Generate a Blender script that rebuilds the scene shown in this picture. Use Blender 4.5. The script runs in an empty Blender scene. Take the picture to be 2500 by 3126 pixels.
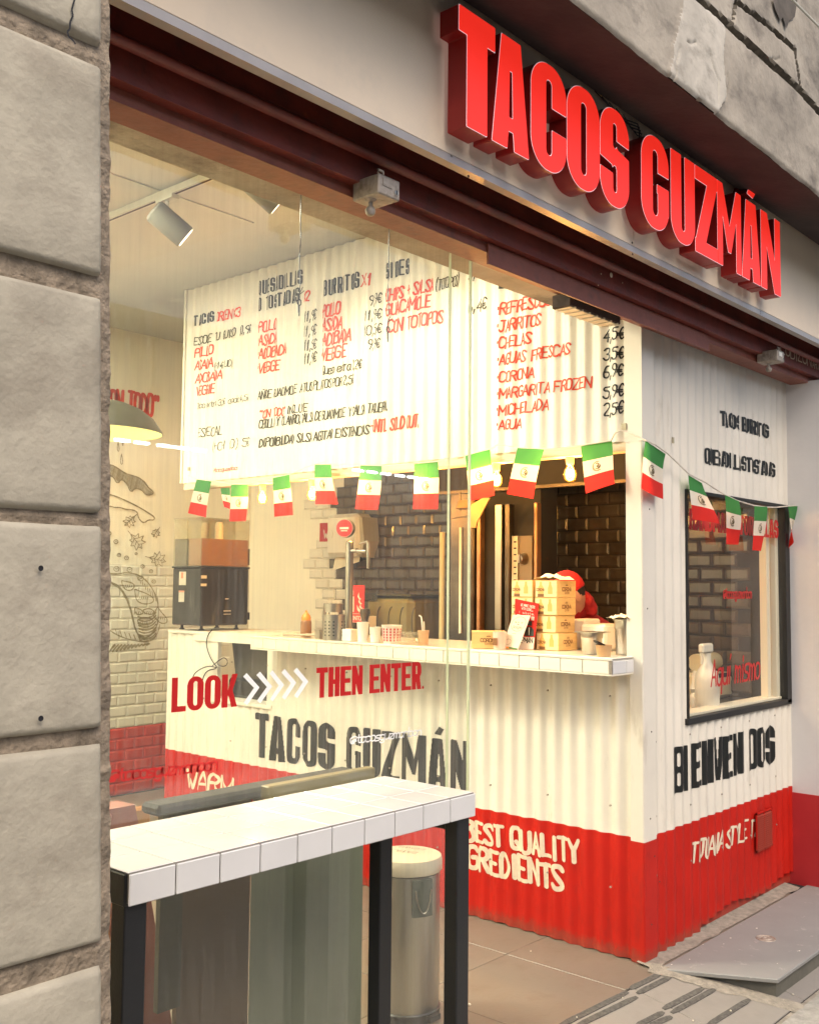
import bpy, math, random
import numpy as np
from mathutils import Vector, Matrix, noise
from mathutils.geometry import tessellate_polygon
random.seed(7)
rnd = random.random
sc = bpy.context.scene
C = sc.collection

# ---------------------------------------------------------------- camera (metres: X along the facade, Y into the shop, Z up)
CAM_H = 1.65
FPX, YAW, PITCH, ROLL = 3145.73, math.radians(41.52784), math.radians(4.00387), math.radians(.54912)
_f = Vector((math.cos(YAW) * math.cos(PITCH), math.sin(YAW) * math.cos(PITCH), math.sin(PITCH)))
_r = Vector((math.sin(YAW), -math.cos(YAW), 0))
_u = _r.cross(_f)
CR = math.cos(ROLL) * _r + math.sin(ROLL) * _u
CU = -math.sin(ROLL) * _r + math.cos(ROLL) * _u
CO = Vector((0, 0, CAM_H))
cam_d = bpy.data.cameras.new('camera')
cam = bpy.data.objects.new('camera', cam_d)
C.objects.link(cam)
cam.matrix_world = Matrix(((CR.x, CU.x, -_f.x, 0), (CR.y, CU.y, -_f.y, 0), (CR.z, CU.z, -_f.z, CAM_H), (0, 0, 0, 1)))
cam_d.sensor_fit = 'HORIZONTAL'
cam_d.sensor_width = 36
cam_d.lens = 36 * FPX / 2500
cam_d.clip_start = .05
cam_d.clip_end = 300
sc.camera = cam

# ---------------------------------------------------------------- sky, sun, exposure
w = bpy.data.worlds.new("World")
sc.world = w
w.use_nodes = True
nt = w.node_tree
nt.nodes.clear()
sky = nt.nodes.new('ShaderNodeTexSky')
sky.sky_type = 'NISHITA'
sky.sun_disc = False
SUN_EL, SUN_AZ = math.radians(52), math.radians(200)
sky.sun_elevation = SUN_EL
sky.sun_rotation = SUN_AZ
sky.air_density = 1.0
sky.dust_density = 4.0
sky.ozone_density = .4
bg = nt.nodes.new('ShaderNodeBackground')
bg.inputs[1].default_value = .105
wo = nt.nodes.new('ShaderNodeOutputWorld')
nt.links.new(sky.outputs[0], bg.inputs[0])
nt.links.new(bg.outputs[0], wo.inputs[0])
sd = bpy.data.lights.new('sun', 'SUN')
sd.energy = .62
sd.angle = math.radians(40)
sd.color = (1, .88, .72)
so = bpy.data.objects.new('sun', sd)
C.objects.link(so)
_d = Vector((math.sin(SUN_AZ) * math.cos(SUN_EL), math.cos(SUN_AZ) * math.cos(SUN_EL), math.sin(SUN_EL)))
so.rotation_euler = _d.to_track_quat('Z', 'Y').to_euler()
so.location = (0, -3, 9)
sc.view_settings.view_transform = 'Standard'
sc.view_settings.look = 'None'
sc.view_settings.gamma = 1
sc.view_settings.exposure = 1.25
sc.view_settings.use_curve_mapping = False
sc.cycles.use_denoising = True
sc.cycles.max_bounces = 10
sc.cycles.diffuse_bounces = 5
sc.cycles.transparent_max_bounces = 24
sc.cycles.sample_clamp_indirect = 6

# ---------------------------------------------------------------- reading the photograph: pixel -> point on a known plane
def ray(px, py):
    return _f + CR * ((px - 1250) / FPX) - CU * ((py - 1563) / FPX)
def at(px, py, **k):
    (a, v), = k.items()
    i = 'XYZ'.index(a)
    d = ray(px, py)
    return CO + d * ((v - CO[i]) / d[i])
def atp(px, py, p, n):
    d = ray(px, py)
    p, n = Vector(p), Vector(n)
    return CO + d * ((p - CO).dot(n) / d.dot(n))

# ---------------------------------------------------------------- materials
MATS = {}
def mk(name, col, rough=.5, var=.08, vs=4., bump=0., bs=60., metal=0., stretch=(1, 1, 1), dirt=None, emit=0, ecol=None, coat=0., spec=.5, trans=0., detail=6, sheen=0):
    if name in MATS:
        return MATS[name]
    m = bpy.data.materials.new(name)
    m.use_nodes = True
    t = m.node_tree
    b = t.nodes['Principled BSDF']
    b.inputs['Roughness'].default_value = rough
    b.inputs['Metallic'].default_value = metal
    b.inputs['Specular IOR Level'].default_value = spec
    if coat:
        b.inputs['Coat Weight'].default_value = coat
        b.inputs['Coat Roughness'].default_value = .08
    if trans:
        b.inputs['Transmission Weight'].default_value = trans
    if sheen:
        b.inputs['Sheen Weight'].default_value = sheen
    tc = t.nodes.new('ShaderNodeTexCoord')
    mp = t.nodes.new('ShaderNodeMapping')
    mp.inputs['Scale'].default_value = stretch
    t.links.new(tc.outputs['Object'], mp.inputs[0])
    n1 = t.nodes.new('ShaderNodeTexNoise')
    n1.inputs['Scale'].default_value = vs
    n1.inputs['Detail'].default_value = detail
    n1.inputs['Roughness'].default_value = .6
    t.links.new(mp.outputs[0], n1.inputs['Vector'])
    ramp = t.nodes.new('ShaderNodeValToRGB')
    ramp.color_ramp.elements[0].position = .3
    ramp.color_ramp.elements[1].position = .72
    lo = [max(0, c * (1 - var)) for c in col]
    hi = [min(1, c * (1 + var)) for c in col]
    ramp.color_ramp.elements[0].color = (*lo, 1)
    ramp.color_ramp.elements[1].color = (*hi, 1)
    t.links.new(n1.outputs[0], ramp.inputs[0])
    out = ramp.outputs[0]
    if dirt:
        dc, ds, dlo, dhi, dstr = dirt
        mp2 = t.nodes.new('ShaderNodeMapping')
        mp2.inputs['Scale'].default_value = dstr
        t.links.new(tc.outputs['Object'], mp2.inputs[0])
        n2 = t.nodes.new('ShaderNodeTexNoise')
        n2.inputs['Scale'].default_value = ds
        n2.inputs['Detail'].default_value = 8
        n2.inputs['Roughness'].default_value = .68
        t.links.new(mp2.outputs[0], n2.inputs['Vector'])
        mr = t.nodes.new('ShaderNodeMapRange')
        mr.inputs['From Min'].default_value = dlo
        mr.inputs['From Max'].default_value = dhi
        t.links.new(n2.outputs[0], mr.inputs[0])
        mx = t.nodes.new('ShaderNodeMixRGB')
        mx.inputs[2].default_value = (*dc, 1)
        t.links.new(mr.outputs[0], mx.inputs[0])
        t.links.new(out, mx.inputs[1])
        out = mx.outputs[0]
    t.links.new(out, b.inputs['Base Color'])
    if bump:
        n3 = t.nodes.new('ShaderNodeTexNoise')
        n3.inputs['Scale'].default_value = bs
        n3.inputs['Detail'].default_value = 8
        t.links.new(mp.outputs[0], n3.inputs['Vector'])
        bp = t.nodes.new('ShaderNodeBump')
        bp.inputs['Strength'].default_value = 1
        bp.inputs['Distance'].default_value = bump
        t.links.new(n3.outputs[0], bp.inputs['Height'])
        t.links.new(bp.outputs[0], b.inputs['Normal'])
    if emit:
        b.inputs['Emission Color'].default_value = (*(ecol or col), 1)
        b.inputs['Emission Strength'].default_value = emit
    MATS[name] = m
    return m

def mk_glass(name, tint=(.93, .95, .9), dust_haze=.05, dcol=(.75, .74, .66), streak=True, refl=1.0, rough=.0):
    m = bpy.data.materials.new(name)
    m.use_nodes = True
    t = m.node_tree
    t.nodes.clear()
    o = t.nodes.new('ShaderNodeOutputMaterial')
    tr = t.nodes.new('ShaderNodeBsdfTransparent')
    tr.inputs[0].default_value = (*tint, 1)
    gl = t.nodes.new('ShaderNodeBsdfGlossy')
    gl.inputs['Roughness'].default_value = rough
    lw_ = t.nodes.new('ShaderNodeLayerWeight')
    lw_.inputs[0].default_value = .5
    pw = t.nodes.new('ShaderNodeMath'); pw.operation = 'POWER'; pw.inputs[1].default_value = 5
    t.links.new(lw_.outputs['Facing'], pw.inputs[0])
    mul = t.nodes.new('ShaderNodeMath'); mul.operation = 'MULTIPLY_ADD'
    mul.inputs[1].default_value = .88 * refl
    mul.inputs[2].default_value = .075 * refl
    mul.use_clamp = True
    t.links.new(pw.outputs[0], mul.inputs[0])
    mx = t.nodes.new('ShaderNodeMixShader')
    t.links.new(mul.outputs[0], mx.inputs[0])
    t.links.new(tr.outputs[0], mx.inputs[1])
    t.links.new(gl.outputs[0], mx.inputs[2])
    df = t.nodes.new('ShaderNodeBsdfDiffuse')  # milky layer: dust, plus reflection haze painted as diffuse colour
    df.inputs[0].default_value = (*dcol, 1)
    mx2 = t.nodes.new('ShaderNodeMixShader')
    tc = t.nodes.new('ShaderNodeTexCoord')
    mp = t.nodes.new('ShaderNodeMapping')
    mp.inputs['Scale'].default_value = (30, 30, 1.1) if streak else (3, 3, 3)
    t.links.new(tc.outputs['Object'], mp.inputs[0])
    n = t.nodes.new('ShaderNodeTexNoise')
    n.inputs['Scale'].default_value = 2.2
    n.inputs['Detail'].default_value = 9
    n.inputs['Roughness'].default_value = .7
    t.links.new(mp.outputs[0], n.inputs['Vector'])
    mr = t.nodes.new('ShaderNodeMapRange')
    mr.inputs['From Min'].default_value = .38
    mr.inputs['From Max'].default_value = .8
    mr.inputs['To Min'].default_value = dust_haze * .5
    mr.inputs['To Max'].default_value = dust_haze * 2.6
    t.links.new(n.outputs[0], mr.inputs[0])
    t.links.new(mr.outputs[0], mx2.inputs[0])
    t.links.new(mx.outputs[0], mx2.inputs[1])
    t.links.new(df.outputs[0], mx2.inputs[2])
    t.links.new(mx2.outputs[0], o.inputs[0])
    return m

def emis(name, col, s):
    m = bpy.data.materials.new(name)
    m.use_nodes = True
    t = m.node_tree
    t.nodes.clear()
    o = t.nodes.new('ShaderNodeOutputMaterial')
    e = t.nodes.new('ShaderNodeEmission')
    e.inputs[0].default_value = (*col, 1)
    e.inputs[1].default_value = s
    t.links.new(e.outputs[0], o.inputs[0])
    return m

stone = mk('limestone', (.385, .35, .275), .93, .15, 9, .0024, 70, dirt=((.20, .17, .13), 3.4, .48, .80, (1, 1, 1.6)))
stone_r = mk('rough_mortar', (.25, .20, .145), .95, .45, 26, .008, 90)
plaster = mk('old_plaster', (.33, .29, .235), .9, .28, 3.5, .004, 40, dirt=((.10, .085, .07), 3.2, .5, .72, (1, 1, 1.6)))
plaster_l = mk('pale_plaster_patch', (.47, .43, .365), .9, .2, 6, .004, 30, dirt=((.18, .16, .13), 7, .5, .8, (1, 1, 2)))
shaded_soffit = mk('soffit', (.045, .030, .026), .85, .3, 6, .002, 40)  # dark tone holds the shade under the ledge
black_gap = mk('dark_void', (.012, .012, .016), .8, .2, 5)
fascia_m = mk('fascia_board', (.76, .63, .475), .5, .05, 2.2, .0004, 60, dirt=((.60, .52, .42), 2.5, .52, .85, (1, 1, 1)))
trim_m = mk('aluminium_trim', (.42, .37, .33), .35, .1, 6, metal=.5)
redpaint = mk('oxblood_paint', (.165, .026, .016), .42, .3, 7, .0015, 45, dirt=((.05, .022, .018), 9, .55, .8, (1, 1, 1)))
redpaint2 = mk('worn_red_paint', (.23, .066, .040), .5, .3, 8, .0015, 45, dirt=((.075, .035, .028), 8, .52, .78, (1, 1, 1)))
groove_m = mk('grimy_groove', (.06, .042, .033), .8, .35, 12, .002, 60)
greywood = mk('grimy_sill', (.22, .19, .145), .85, .4, 18, .003, 60)
zinc = mk('dirty_zinc', (.36, .31, .26), .55, .3, 26, .0015, 90, metal=.35, dirt=((.14, .11, .08), 22, .5, .75, (1, 1, 1)))
sign_face = mk('red_acrylic', (.60, .016, .010), .4, .05, 2, emit=.32, ecol=(1, .032, .018), spec=.25)
sign_side = mk('red_return', (.30, .010, .008), .4, .12, 5)
sign_edge = mk('white_edge_trim', (.85, .75, .78), .4, .03, 4, emit=.18, ecol=(1, .8, .85))
corr_w = mk('white_painted_sheet', (.66, .62, .54), .48, .06, 3, .0006, 30, dirt=((.36, .31, .24), 5.0, .60, .86, (2, 2, .45)))
corr_r = mk('red_painted_sheet', (.43, .012, .006), .5, .12, 3, .0008, 30, dirt=((.20, .018, .015), 6, .56, .85, (2, 2, .6)), spec=.25)
def splash(m, col, h):
    t = m.node_tree
    b = t.nodes['Principled BSDF']
    src = b.inputs['Base Color'].links[0].from_socket
    tc = t.nodes.new('ShaderNodeTexCoord'); sp = t.nodes.new('ShaderNodeSeparateXYZ'); n = t.nodes.new('ShaderNodeTexNoise')
    n.inputs['Scale'].default_value = 38; n.inputs['Detail'].default_value = 8; n.inputs['Roughness'].default_value = .75
    t.links.new(tc.outputs['Object'], sp.inputs[0]); t.links.new(tc.outputs['Object'], n.inputs['Vector'])
    a = t.nodes.new('ShaderNodeMath'); a.operation = 'MULTIPLY_ADD'; a.inputs[1].default_value = -1 / h; a.inputs[2].default_value = .45
    t.links.new(sp.outputs[2], a.inputs[0])
    s = t.nodes.new('ShaderNodeMath'); s.operation = 'ADD'; t.links.new(a.outputs[0], s.inputs[0]); t.links.new(n.outputs[0], s.inputs[1])
    r = t.nodes.new('ShaderNodeMapRange'); r.inputs['From Min'].default_value = .56; r.inputs['From Max'].default_value = .80; r.inputs['To Max'].default_value = .5
    t.links.new(s.outputs[0], r.inputs[0])
    mx = t.nodes.new('ShaderNodeMixRGB'); mx.inputs[2].default_value = (*col, 1)
    t.links.new(r.outputs[0], mx.inputs[0]); t.links.new(src, mx.inputs[1]); t.links.new(mx.outputs[0], b.inputs['Base Color'])
splash(corr_r, (.16, .07, .045), .16)
wall_w = mk('cream_wall', (.82, .77, .63), .7, .04, 2, .0008, 30)
wall_cool = mk('white_render', (.66, .64, .62), .7, .05, 3, .001, 30)
wall_r = mk('red_wall_paint', (.44, .022, .024), .6, .1, 3, .0012, 40)
ceil_m = mk('ceiling_paint', (.46, .45, .40), .85, .05, 2, .001, 20)
tile_w = mk('white_glazed_tile', (.62, .615, .61), .12, .035, 9, .0004, 14, coat=.3)
tile_c = mk('cream_glazed_tile', (.72, .68, .58), .2, .03, 8, .0003, 14, coat=.2)
tile_red = mk('red_glazed_tile', (.52, .035, .02), .3, .08, 8, .0003, 14)
tile_k = mk('black_glazed_tile', (.095, .072, .05), .22, .3, 6, .0005, 12, coat=.3)
grout_w = mk('grout', (.46, .43, .37), .9, .1, 30)
grout_k = mk('dark_grout', (.012, .010, .009), .9, .2, 30)
floor_t = mk('beige_floor_tile', (.16, .135, .105), .42, .10, 3.5, .0006, 60, dirt=((.11, .08, .055), 7, .5, .85, (1, 1, 1)))
thresh_t = mk('grey_floor_tile', (.235, .212, .185), .6, .12, 6, .001, 120, dirt=((.17, .15, .13), 6, .5, .8, (1, 1, 1)))
gritstrip = mk('antislip_strip', (.085, .078, .068), .9, .5, 70, .002, 300)
slab_m = mk('ramp_slab', (.225, .222, .212), .6, .07, 5, .0006, 180, dirt=((.46, .42, .40), 14, .6, .8, (1, 1, 1)))
slab_e = mk('ramp_edge', (.115, .11, .09), .8, .2, 12, .001, 90)
concrete = mk('pavement_concrete', (.29, .275, .25), .93, .25, 26, .006, 160, dirt=((.25, .23, .20), 9, .5, .8, (1, 1, 1)))
mortar = mk('cement_fillet', (.25, .22, .18), .95, .3, 30, .005, 130)
blacksteel = mk('black_powder_steel', (.012, .013, .015), .34, .2, 5, .0004, 140)
steel = mk('brushed_steel', (.42, .39, .34), .30, .1, 8, .0002, 50, metal=1, stretch=(1, 1, .1))
steel_d = mk('greasy_steel', (.12, .10, .08), .35, .35, 6, .0004, 30, metal=.9)
darkmetal = mk('dark_equipment', (.018, .016, .014), .75, .3, 6)
blackpl = mk('black_plastic', (.018, .017, .016), .32, .3, 7, .0006, 20, dirt=((.11, .10, .085), 5, .56, .82, (3, 3, .8)))
whitepl = mk('white_plastic', (.74, .71, .63), .38, .04, 5)
wood_y = mk('printed_carton', (.62, .40, .15), .6, .14, 9, .0006, 60, stretch=(1, 1, 6))
wood_p = mk('carton_side_print', (.70, .53, .27), .6, .10, 9, .0004, 60, stretch=(1, 1, 6))
brownp = mk('brown_print', (.17, .07, .02), .6, .1, 8)
blackp = mk('black_paint', (.010, .011, .010), .42, .3, 12)
blackp2 = mk('faded_black_paint', (.032, .030, .024), .5, .5, 24)
inkr = mk('red_brush_paint', (.62, .055, .025), .55, .25, 14)
inkk = mk('black_brush_paint', (.045, .038, .022), .6, .4, 14)
inkw = mk('cream_brush_paint', (.66, .56, .42), .55, .12, 30)
vin_r = mk('red_vinyl', (.44, .010, .010), .4, .04, 5)
vin_w = mk('white_vinyl', (.80, .80, .80), .45, .03, 5)
def paper(name, col):
    m = mk(name, col, .8, .07, 8)
    t = m.node_tree
    b = t.nodes['Principled BSDF']
    tl = t.nodes.new('ShaderNodeBsdfTranslucent')
    src = b.inputs['Base Color'].links[0].from_socket
    t.links.new(src, tl.inputs[0])
    ms = t.nodes.new('ShaderNodeMixShader')
    ms.inputs[0].default_value = .42
    t.links.new(b.outputs[0], ms.inputs[1]); t.links.new(tl.outputs[0], ms.inputs[2])
    t.links.new(ms.outputs[0], t.nodes['Material Output'].inputs[0])
    return m
paper_g = paper('green_paper', (.05, .24, .06))
paper_w = paper('white_paper', (.78, .73, .62))
paper_r = paper('red_paper', (.62, .022, .014))
emblem_m = mk('brown_print_ink', (.10, .075, .03), .7, .5, 60)
string_m = mk('bunting_tape', (.62, .56, .48), .8, .1, 20)
brass = mk('cream_socket', (.66, .48, .26), .5, .1, 10)
juice = mk('tamarind_drink', (.27, .11, .03), .35, .12, 12)
juice_d = mk('dark_drink', (.045, .025, .015), .35, .2, 12)
orange_pl = mk('orange_plastic', (.75, .25, .03), .35, .05, 8)
sauce_m = mk('brown_sauce', (.28, .12, .04), .35, .1, 8)
skin = mk('skin', (.48, .24, .15), .55, .08, 20)
cap_m = mk('red_cap_cloth', (.52, .015, .018), .85, .12, 30, .0008, 250)
hood_m = mk('red_hoodie', (.34, .012, .014), .9, .15, 25, .001, 200)
hair_m = mk('dark_hair', (.02, .014, .01), .6, .3, 80, .001, 300)
kraft = mk('kraft_paper', (.48, .30, .15), .8, .08, 20)
cloth_w = mk('white_cloth', (.70, .64, .50), .95, .08, 15, .002, 60)
brown_board = mk('brown_laminate', (.085, .058, .038), .45, .12, 4, .0004, 40)
olive_wood = mk('olive_varnished_wood', (.17, .145, .075), .5, .2, 6, .0006, 30, stretch=(.3, 3, 3))
slate = mk('worn_slate_top', (.022, .022, .020), .8, .25, 10)
greygreen = mk('grey_green_panel', (.18, .20, .155), .4, .10, 3, .0003, 20)
redstool = mk('brick_red_wood', (.23, .075, .055), .5, .12, 7)
ink_line = mk('mural_line_paint', (.30, .25, .15), .8, .2, 30)
lampblack = mk('enamel_shade_outside', (.05, .048, .032), .45, .2, 8)
lampin = mk('enamel_shade_inside', (.8, .72, .3), .5, .04, 8, emit=.5, ecol=(1, .80, .25))
street_wall = mk('opposite_wall', (.38, .36, .31), .9, .15, 1.5, .003, 20)
shutter_g = mk('green_grey_shutter', (.21, .24, .20), .6, .1, 3)
darkglass = mk('dark_window', (.02, .022, .022), .1, .1, 3)
trackwhite = mk('track_paint', (.52, .50, .42), .5, .04, 5)
kglass = mk('steel_window', (.02, .02, .02), .3, .2, 5)
glass_main = mk_glass('shop_glass', (.95, .965, .90), .060)
glass_win = mk_glass('window_glass', (.86, .86, .82), .03, (.6, .58, .52), True, 1.05)
plastic_clear = mk_glass('clear_plastic', (.96, .95, .90), .03, (.8, .76, .62), False)
glass_edge = mk('green_glass_edge', (.52, .56, .40), .2, .05, 5)
bulbglass = mk_glass('amber_bulb_glass', (1, .80, .42), .02, (.9, .6, .2), False)
filament = emis('filament', (1, .60, .20), 40)
tube_e = emis('tube_light', (.95, .97, 1), 16)
led_e = emis('bulb_and_added_panel_glow', (1, .93, .68), 3.2)
led_d = emis('added_deep_panel_glow', (1, .95, .74), 46)
spot_e = emis('spot_lens', (1, .85, .60), 4)

# ---------------------------------------------------------------- mesh building
class MB:
    def __init__(s):
        s.v, s.f, s.m = [], [], []
    def add(s, vs, fs, mi=0):
        o = len(s.v)
        s.v += [tuple(v) for v in vs]
        s.f += [tuple(o + i for i in f) for f in fs]
        s.m += [mi] * len(fs)
        return s
    def box(s, x0, x1, y0, y1, z0, z1, mi=0):
        if x0 > x1: x0, x1 = x1, x0
        if y0 > y1: y0, y1 = y1, y0
        if z0 > z1: z0, z1 = z1, z0
        vs = [(x, y, z) for z in (z0, z1) for y in (y0, y1) for x in (x0, x1)]
        return s.add(vs, [(0, 2, 3, 1), (4, 5, 7, 6), (0, 1, 5, 4), (2, 6, 7, 3), (0, 4, 6, 2), (1, 3, 7, 5)], mi)
    def hexa(s, p, mi=0):   # 8 points, bottom ring 0-3 then top ring 4-7
        return s.add(p, [(3, 2, 1, 0), (4, 5, 6, 7), (0, 1, 5, 4), (1, 2, 6, 5), (2, 3, 7, 6), (3, 0, 4, 7)], mi)
    def quad(s, a, b, c, d, mi=0):
        return s.add([a, b, c, d], [(0, 1, 2, 3)], mi)
    def tube(s, pts, r, n=8, mi=0, cap=True):
        pts = [Vector(p) for p in pts]
        rs = r if isinstance(r, (list, tuple)) else [r] * len(pts)
        rings = []
        up = Vector((0, 0, 1))
        for i, p in enumerate(pts):
            d = (pts[min(i + 1, len(pts) - 1)] - pts[max(i - 1, 0)])
            if d.length < 1e-9: d = Vector((0, 0, 1))
            d.normalize()
            a = d.cross(up)
            if a.length < .05: a = d.cross(Vector((1, 0, 0)))
            a.normalize()
            b = d.cross(a)
            rings.append([p + (a * math.cos(2 * math.pi * k / n) + b * math.sin(2 * math.pi * k / n)) * rs[i] for k in range(n)])
        vs = [q for R in rings for q in R]
        fs = [(i * n + k, i * n + (k + 1) % n, (i + 1) * n + (k + 1) % n, (i + 1) * n + k) for i in range(len(rings) - 1) for k in range(n)]
        if cap:
            fs += [tuple(range(n))[::-1], tuple((len(rings) - 1) * n + k for k in range(n))]
        return s.add(vs, fs, mi)
    def lathe(s, prof, c=(0, 0, 0), n=24, mi=0, axis='Z'):
        vs = []
        for r, z in prof:
            for k in range(n):
                a = 2 * math.pi * k / n
                x, y = r * math.cos(a), r * math.sin(a)
                if axis == 'Z': q = (c[0] + x, c[1] + y, c[2] + z)
                elif axis == 'X': q = (c[0] + z, c[1] + x, c[2] + y)
                else: q = (c[0] + x, c[1] + z, c[2] + y)
                vs.append(q)
        fs = [(i * n + k, i * n + (k + 1) % n, (i + 1) * n + (k + 1) % n, (i + 1) * n + k) for i in range(len(prof) - 1) for k in range(n)]
        return s.add(vs, fs, mi)
    def prism(s, poly, lo, hi, axis='Z', mi=0):
        n = len(poly)
        def P(a, b, h):
            return {'Z': (a, b, h), 'Y': (a, h, b), 'X': (h, a, b)}[axis]
        vs = [P(a, b, lo) for a, b in poly] + [P(a, b, hi) for a, b in poly]
        fs = [tuple(range(n))[::-1], tuple(range(n, 2 * n))] + [(i, (i + 1) % n, n + (i + 1) % n, n + i) for i in range(n)]
        return s.add(vs, fs, mi)

def rbox(x0, x1, y0, y1, z0, z1, r=.01, mb=None, mi=0):
    """box whose vertical-and-horizontal outer edges are chamfered by r"""
    mb = mb or MB()
    xs, ys, zs = (x0, x0 + r, x1 - r, x1), (y0, y0 + r, y1 - r, y1), (z0, z0 + r, z1 - r, z1)
    ring = lambda a, b: [(xs[1], ys[a]), (xs[2], ys[a]), (xs[3 - b], ys[1]), (xs[3 - b], ys[2]), (xs[2], ys[3 - a]), (xs[1], ys[3 - a]), (xs[b], ys[2]), (xs[b], ys[1])]
    R0, R1 = ring(0, 0), ring(1, 1)
    vs = [(x, y, zs[0]) for x, y in R1] + [(x, y, zs[1]) for x, y in R0] + [(x, y, zs[2]) for x, y in R0] + [(x, y, zs[3]) for x, y in R1]
    fs = [tuple(range(8))[::-1], tuple(range(24, 32))]
    for l in range(3):
        fs += [(l * 8 + k, l * 8 + (k + 1) % 8, (l + 1) * 8 + (k + 1) % 8, (l + 1) * 8 + k) for k in range(8)]
    return mb.add(vs, fs, mi)

def mesh_of(name, mb, mats, smooth=False):
    me = bpy.data.meshes.new(name)
    me.from_pydata([(float(v[0]), float(v[1]), float(v[2])) for v in mb.v], [], mb.f)
    for m in (mats if isinstance(mats, (list, tuple)) else [mats]):
        me.materials.append(m)
    if len(me.materials) > 1:
        me.polygons.foreach_set('material_index', mb.m)
    me.update()
    if smooth:
        me.polygons.foreach_set('use_smooth', [True] * len(me.polygons))
        try: me.set_sharp_from_angle(angle=math.radians(smooth if smooth > 1 else 35))
        except Exception: pass
    me.validate()
    return me
def root_loc(o):
    v = Vector((0, 0, 0))
    while o is not None:
        v = v + o.location
        o = o.parent
    return v
def obj(name, mb, mats, parent=None, smooth=False, local=False, **props):
    me = mb if isinstance(mb, bpy.types.Mesh) else mesh_of(name, mb, mats, smooth)
    o = bpy.data.objects.new(name, me)
    C.objects.link(o)
    if parent is not None:
        o.parent = parent
        if not local: o.location = -root_loc(parent)
    for k, v in props.items(): o[k] = v
    return o
def thing(name, label, cat, loc=(0, 0, 0), group=None, rotz=0):
    o = bpy.data.objects.new(name, None)
    o.empty_display_size = .1
    C.objects.link(o)
    o.location = loc
    o.rotation_euler = (0, 0, rotz)
    o['label'] = label
    o['category'] = cat
    if group: o['group'] = group
    return o
def tag(o, label, cat, group=None):
    o['label'] = label
    o['category'] = cat
    if group: o['group'] = group
    return o
def struct(o):
    o['kind'] = 'structure'
    return o
def dup(root, loc, label=None, rotz=None, group=None):
    r = root.copy(); C.objects.link(r); r.location = loc
    if rotz is not None: r.rotation_euler = (0, 0, rotz)
    if label: r['label'] = label
    if group: r['group'] = group
    for ch in list(root.children):
        c = ch.copy(); C.objects.link(c); c.parent = r
        for g in ch.children:
            d = g.copy(); C.objects.link(d); d.parent = c
    return r
def bevel(o, wdt=.003, seg=2):
    m = o.modifiers.new('bevel', 'BEVEL')
    m.width = wdt
    m.segments = seg
    m.limit_method = 'ANGLE'
    m.angle_limit = math.radians(40)
    return o

# ---------------------------------------------------------------- lettering
ST = {'A': '00 26 40,12 32', 'B': '00 06 36 45 34 03,34 42 41 30 00', 'C': '45 36 16 05 01 10 30 41', 'D': '00 06 26 44 42 20 00',
      'E': '46 06 00 40,03 33', 'F': '46 06 00,03 33', 'G': '45 36 16 05 01 10 30 41 43 23', 'H': '00 06,40 46,03 43', 'I': '20 26',
      'J': '16 46,36 31 20 10 01', 'K': '00 06,46 03 40', 'L': '06 00 40', 'M': '00 06 22 46 40', 'N': '00 06 40 46', 'Ñ': '00 06 40 46,17 37',
      'O': '16 05 01 10 30 41 45 36 16', 'P': '00 06 36 45 44 33 03', 'Q': '16 05 01 10 30 41 45 36 16,22 40', 'R': '00 06 36 45 44 33 03,23 40',
      'S': '45 36 16 05 14 32 41 30 10 01', 'T': '06 46,26 20', 'U': '06 01 10 30 41 46', 'V': '06 20 46', 'W': '06 10 23 30 46',
      'X': '00 46,06 40', 'Y': '06 23 46,23 20', 'Z': '06 46 00 40', 'Í': '20 26,27 38', 'Á': '00 26 40,12 32,27 38',
      '0': '16 05 01 10 30 41 45 36 16', '1': '14 26 20', '2': '05 16 36 45 44 00 40', '3': '05 16 36 45 33 23,33 42 41 30 10 01', '4': '36 02 42,34 30',
      '5': '46 06 04 34 43 41 30 10 01', '6': '36 16 03 01 10 30 41 42 33 03', '7': '06 46 20', '8': '23 14 05 16 36 45 34 23 12 01 10 30 41 32 23',
      '9': '43 23 04 05 16 36 45 43 20', ',': '21 1-', '.': '20 21', '(': '37 15 11 3-', ')': '17 35 31 1-', '+': '21 25,03 43', '-': '13 33', '·': '23 24',
      '€': '45 36 26 14 12 20 30 41,03 33,02 32', '"': '16 15,36 35', "'": '26 25', '!': '26 22,20 21', '/': '00 46', '>': '06 33 00',
      'a': '43 34 14 03 01 10 30 42,44 41 50', 'c': '43 34 14 03 01 10 30 41', 'o': '14 03 01 10 30 41 43 34 14', 's': '44 14 03 12 32 41 30 00',
      'g': '43 34 14 03 01 10 30 42,44 4- 3= 1= 0-', 'u': '04 01 10 30 42,44 40', 'z': '04 44 00 40', 'm': '04 00,03 14 23 20,23 34 43 40', 'n': '04 00,03 14 34 43 40',
      'b': '07 00,02 14 34 43 41 30 10 01', 't': '26 21 30 40,04 44', 'i': '24 20,26 25', 'í': '24 20,26 37', 'q': '43 34 14 03 01 10 30 42,44 4=', 'x': '04 40,00 44',
      'e': '02 42 43 34 14 03 01 10 30 41', 'r': '04 00,02 14 34', 'd': '43 34 14 03 01 10 30 42,47 40', 'l': '27 21 30',
      '@': '42 33 22 12 21 31 42 43,42 51 53 45 25 04 02 10 30', 'p': '04 0=,02 14 34 43 41 30 10 01'}
def gv(ch): return {'-': -1, '=': -2}.get(ch, None) if ch in '-=' else int(ch)
ROUND = set('BCDGJOPQRSU0235689abcdegmnopqrstu@€()')
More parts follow.
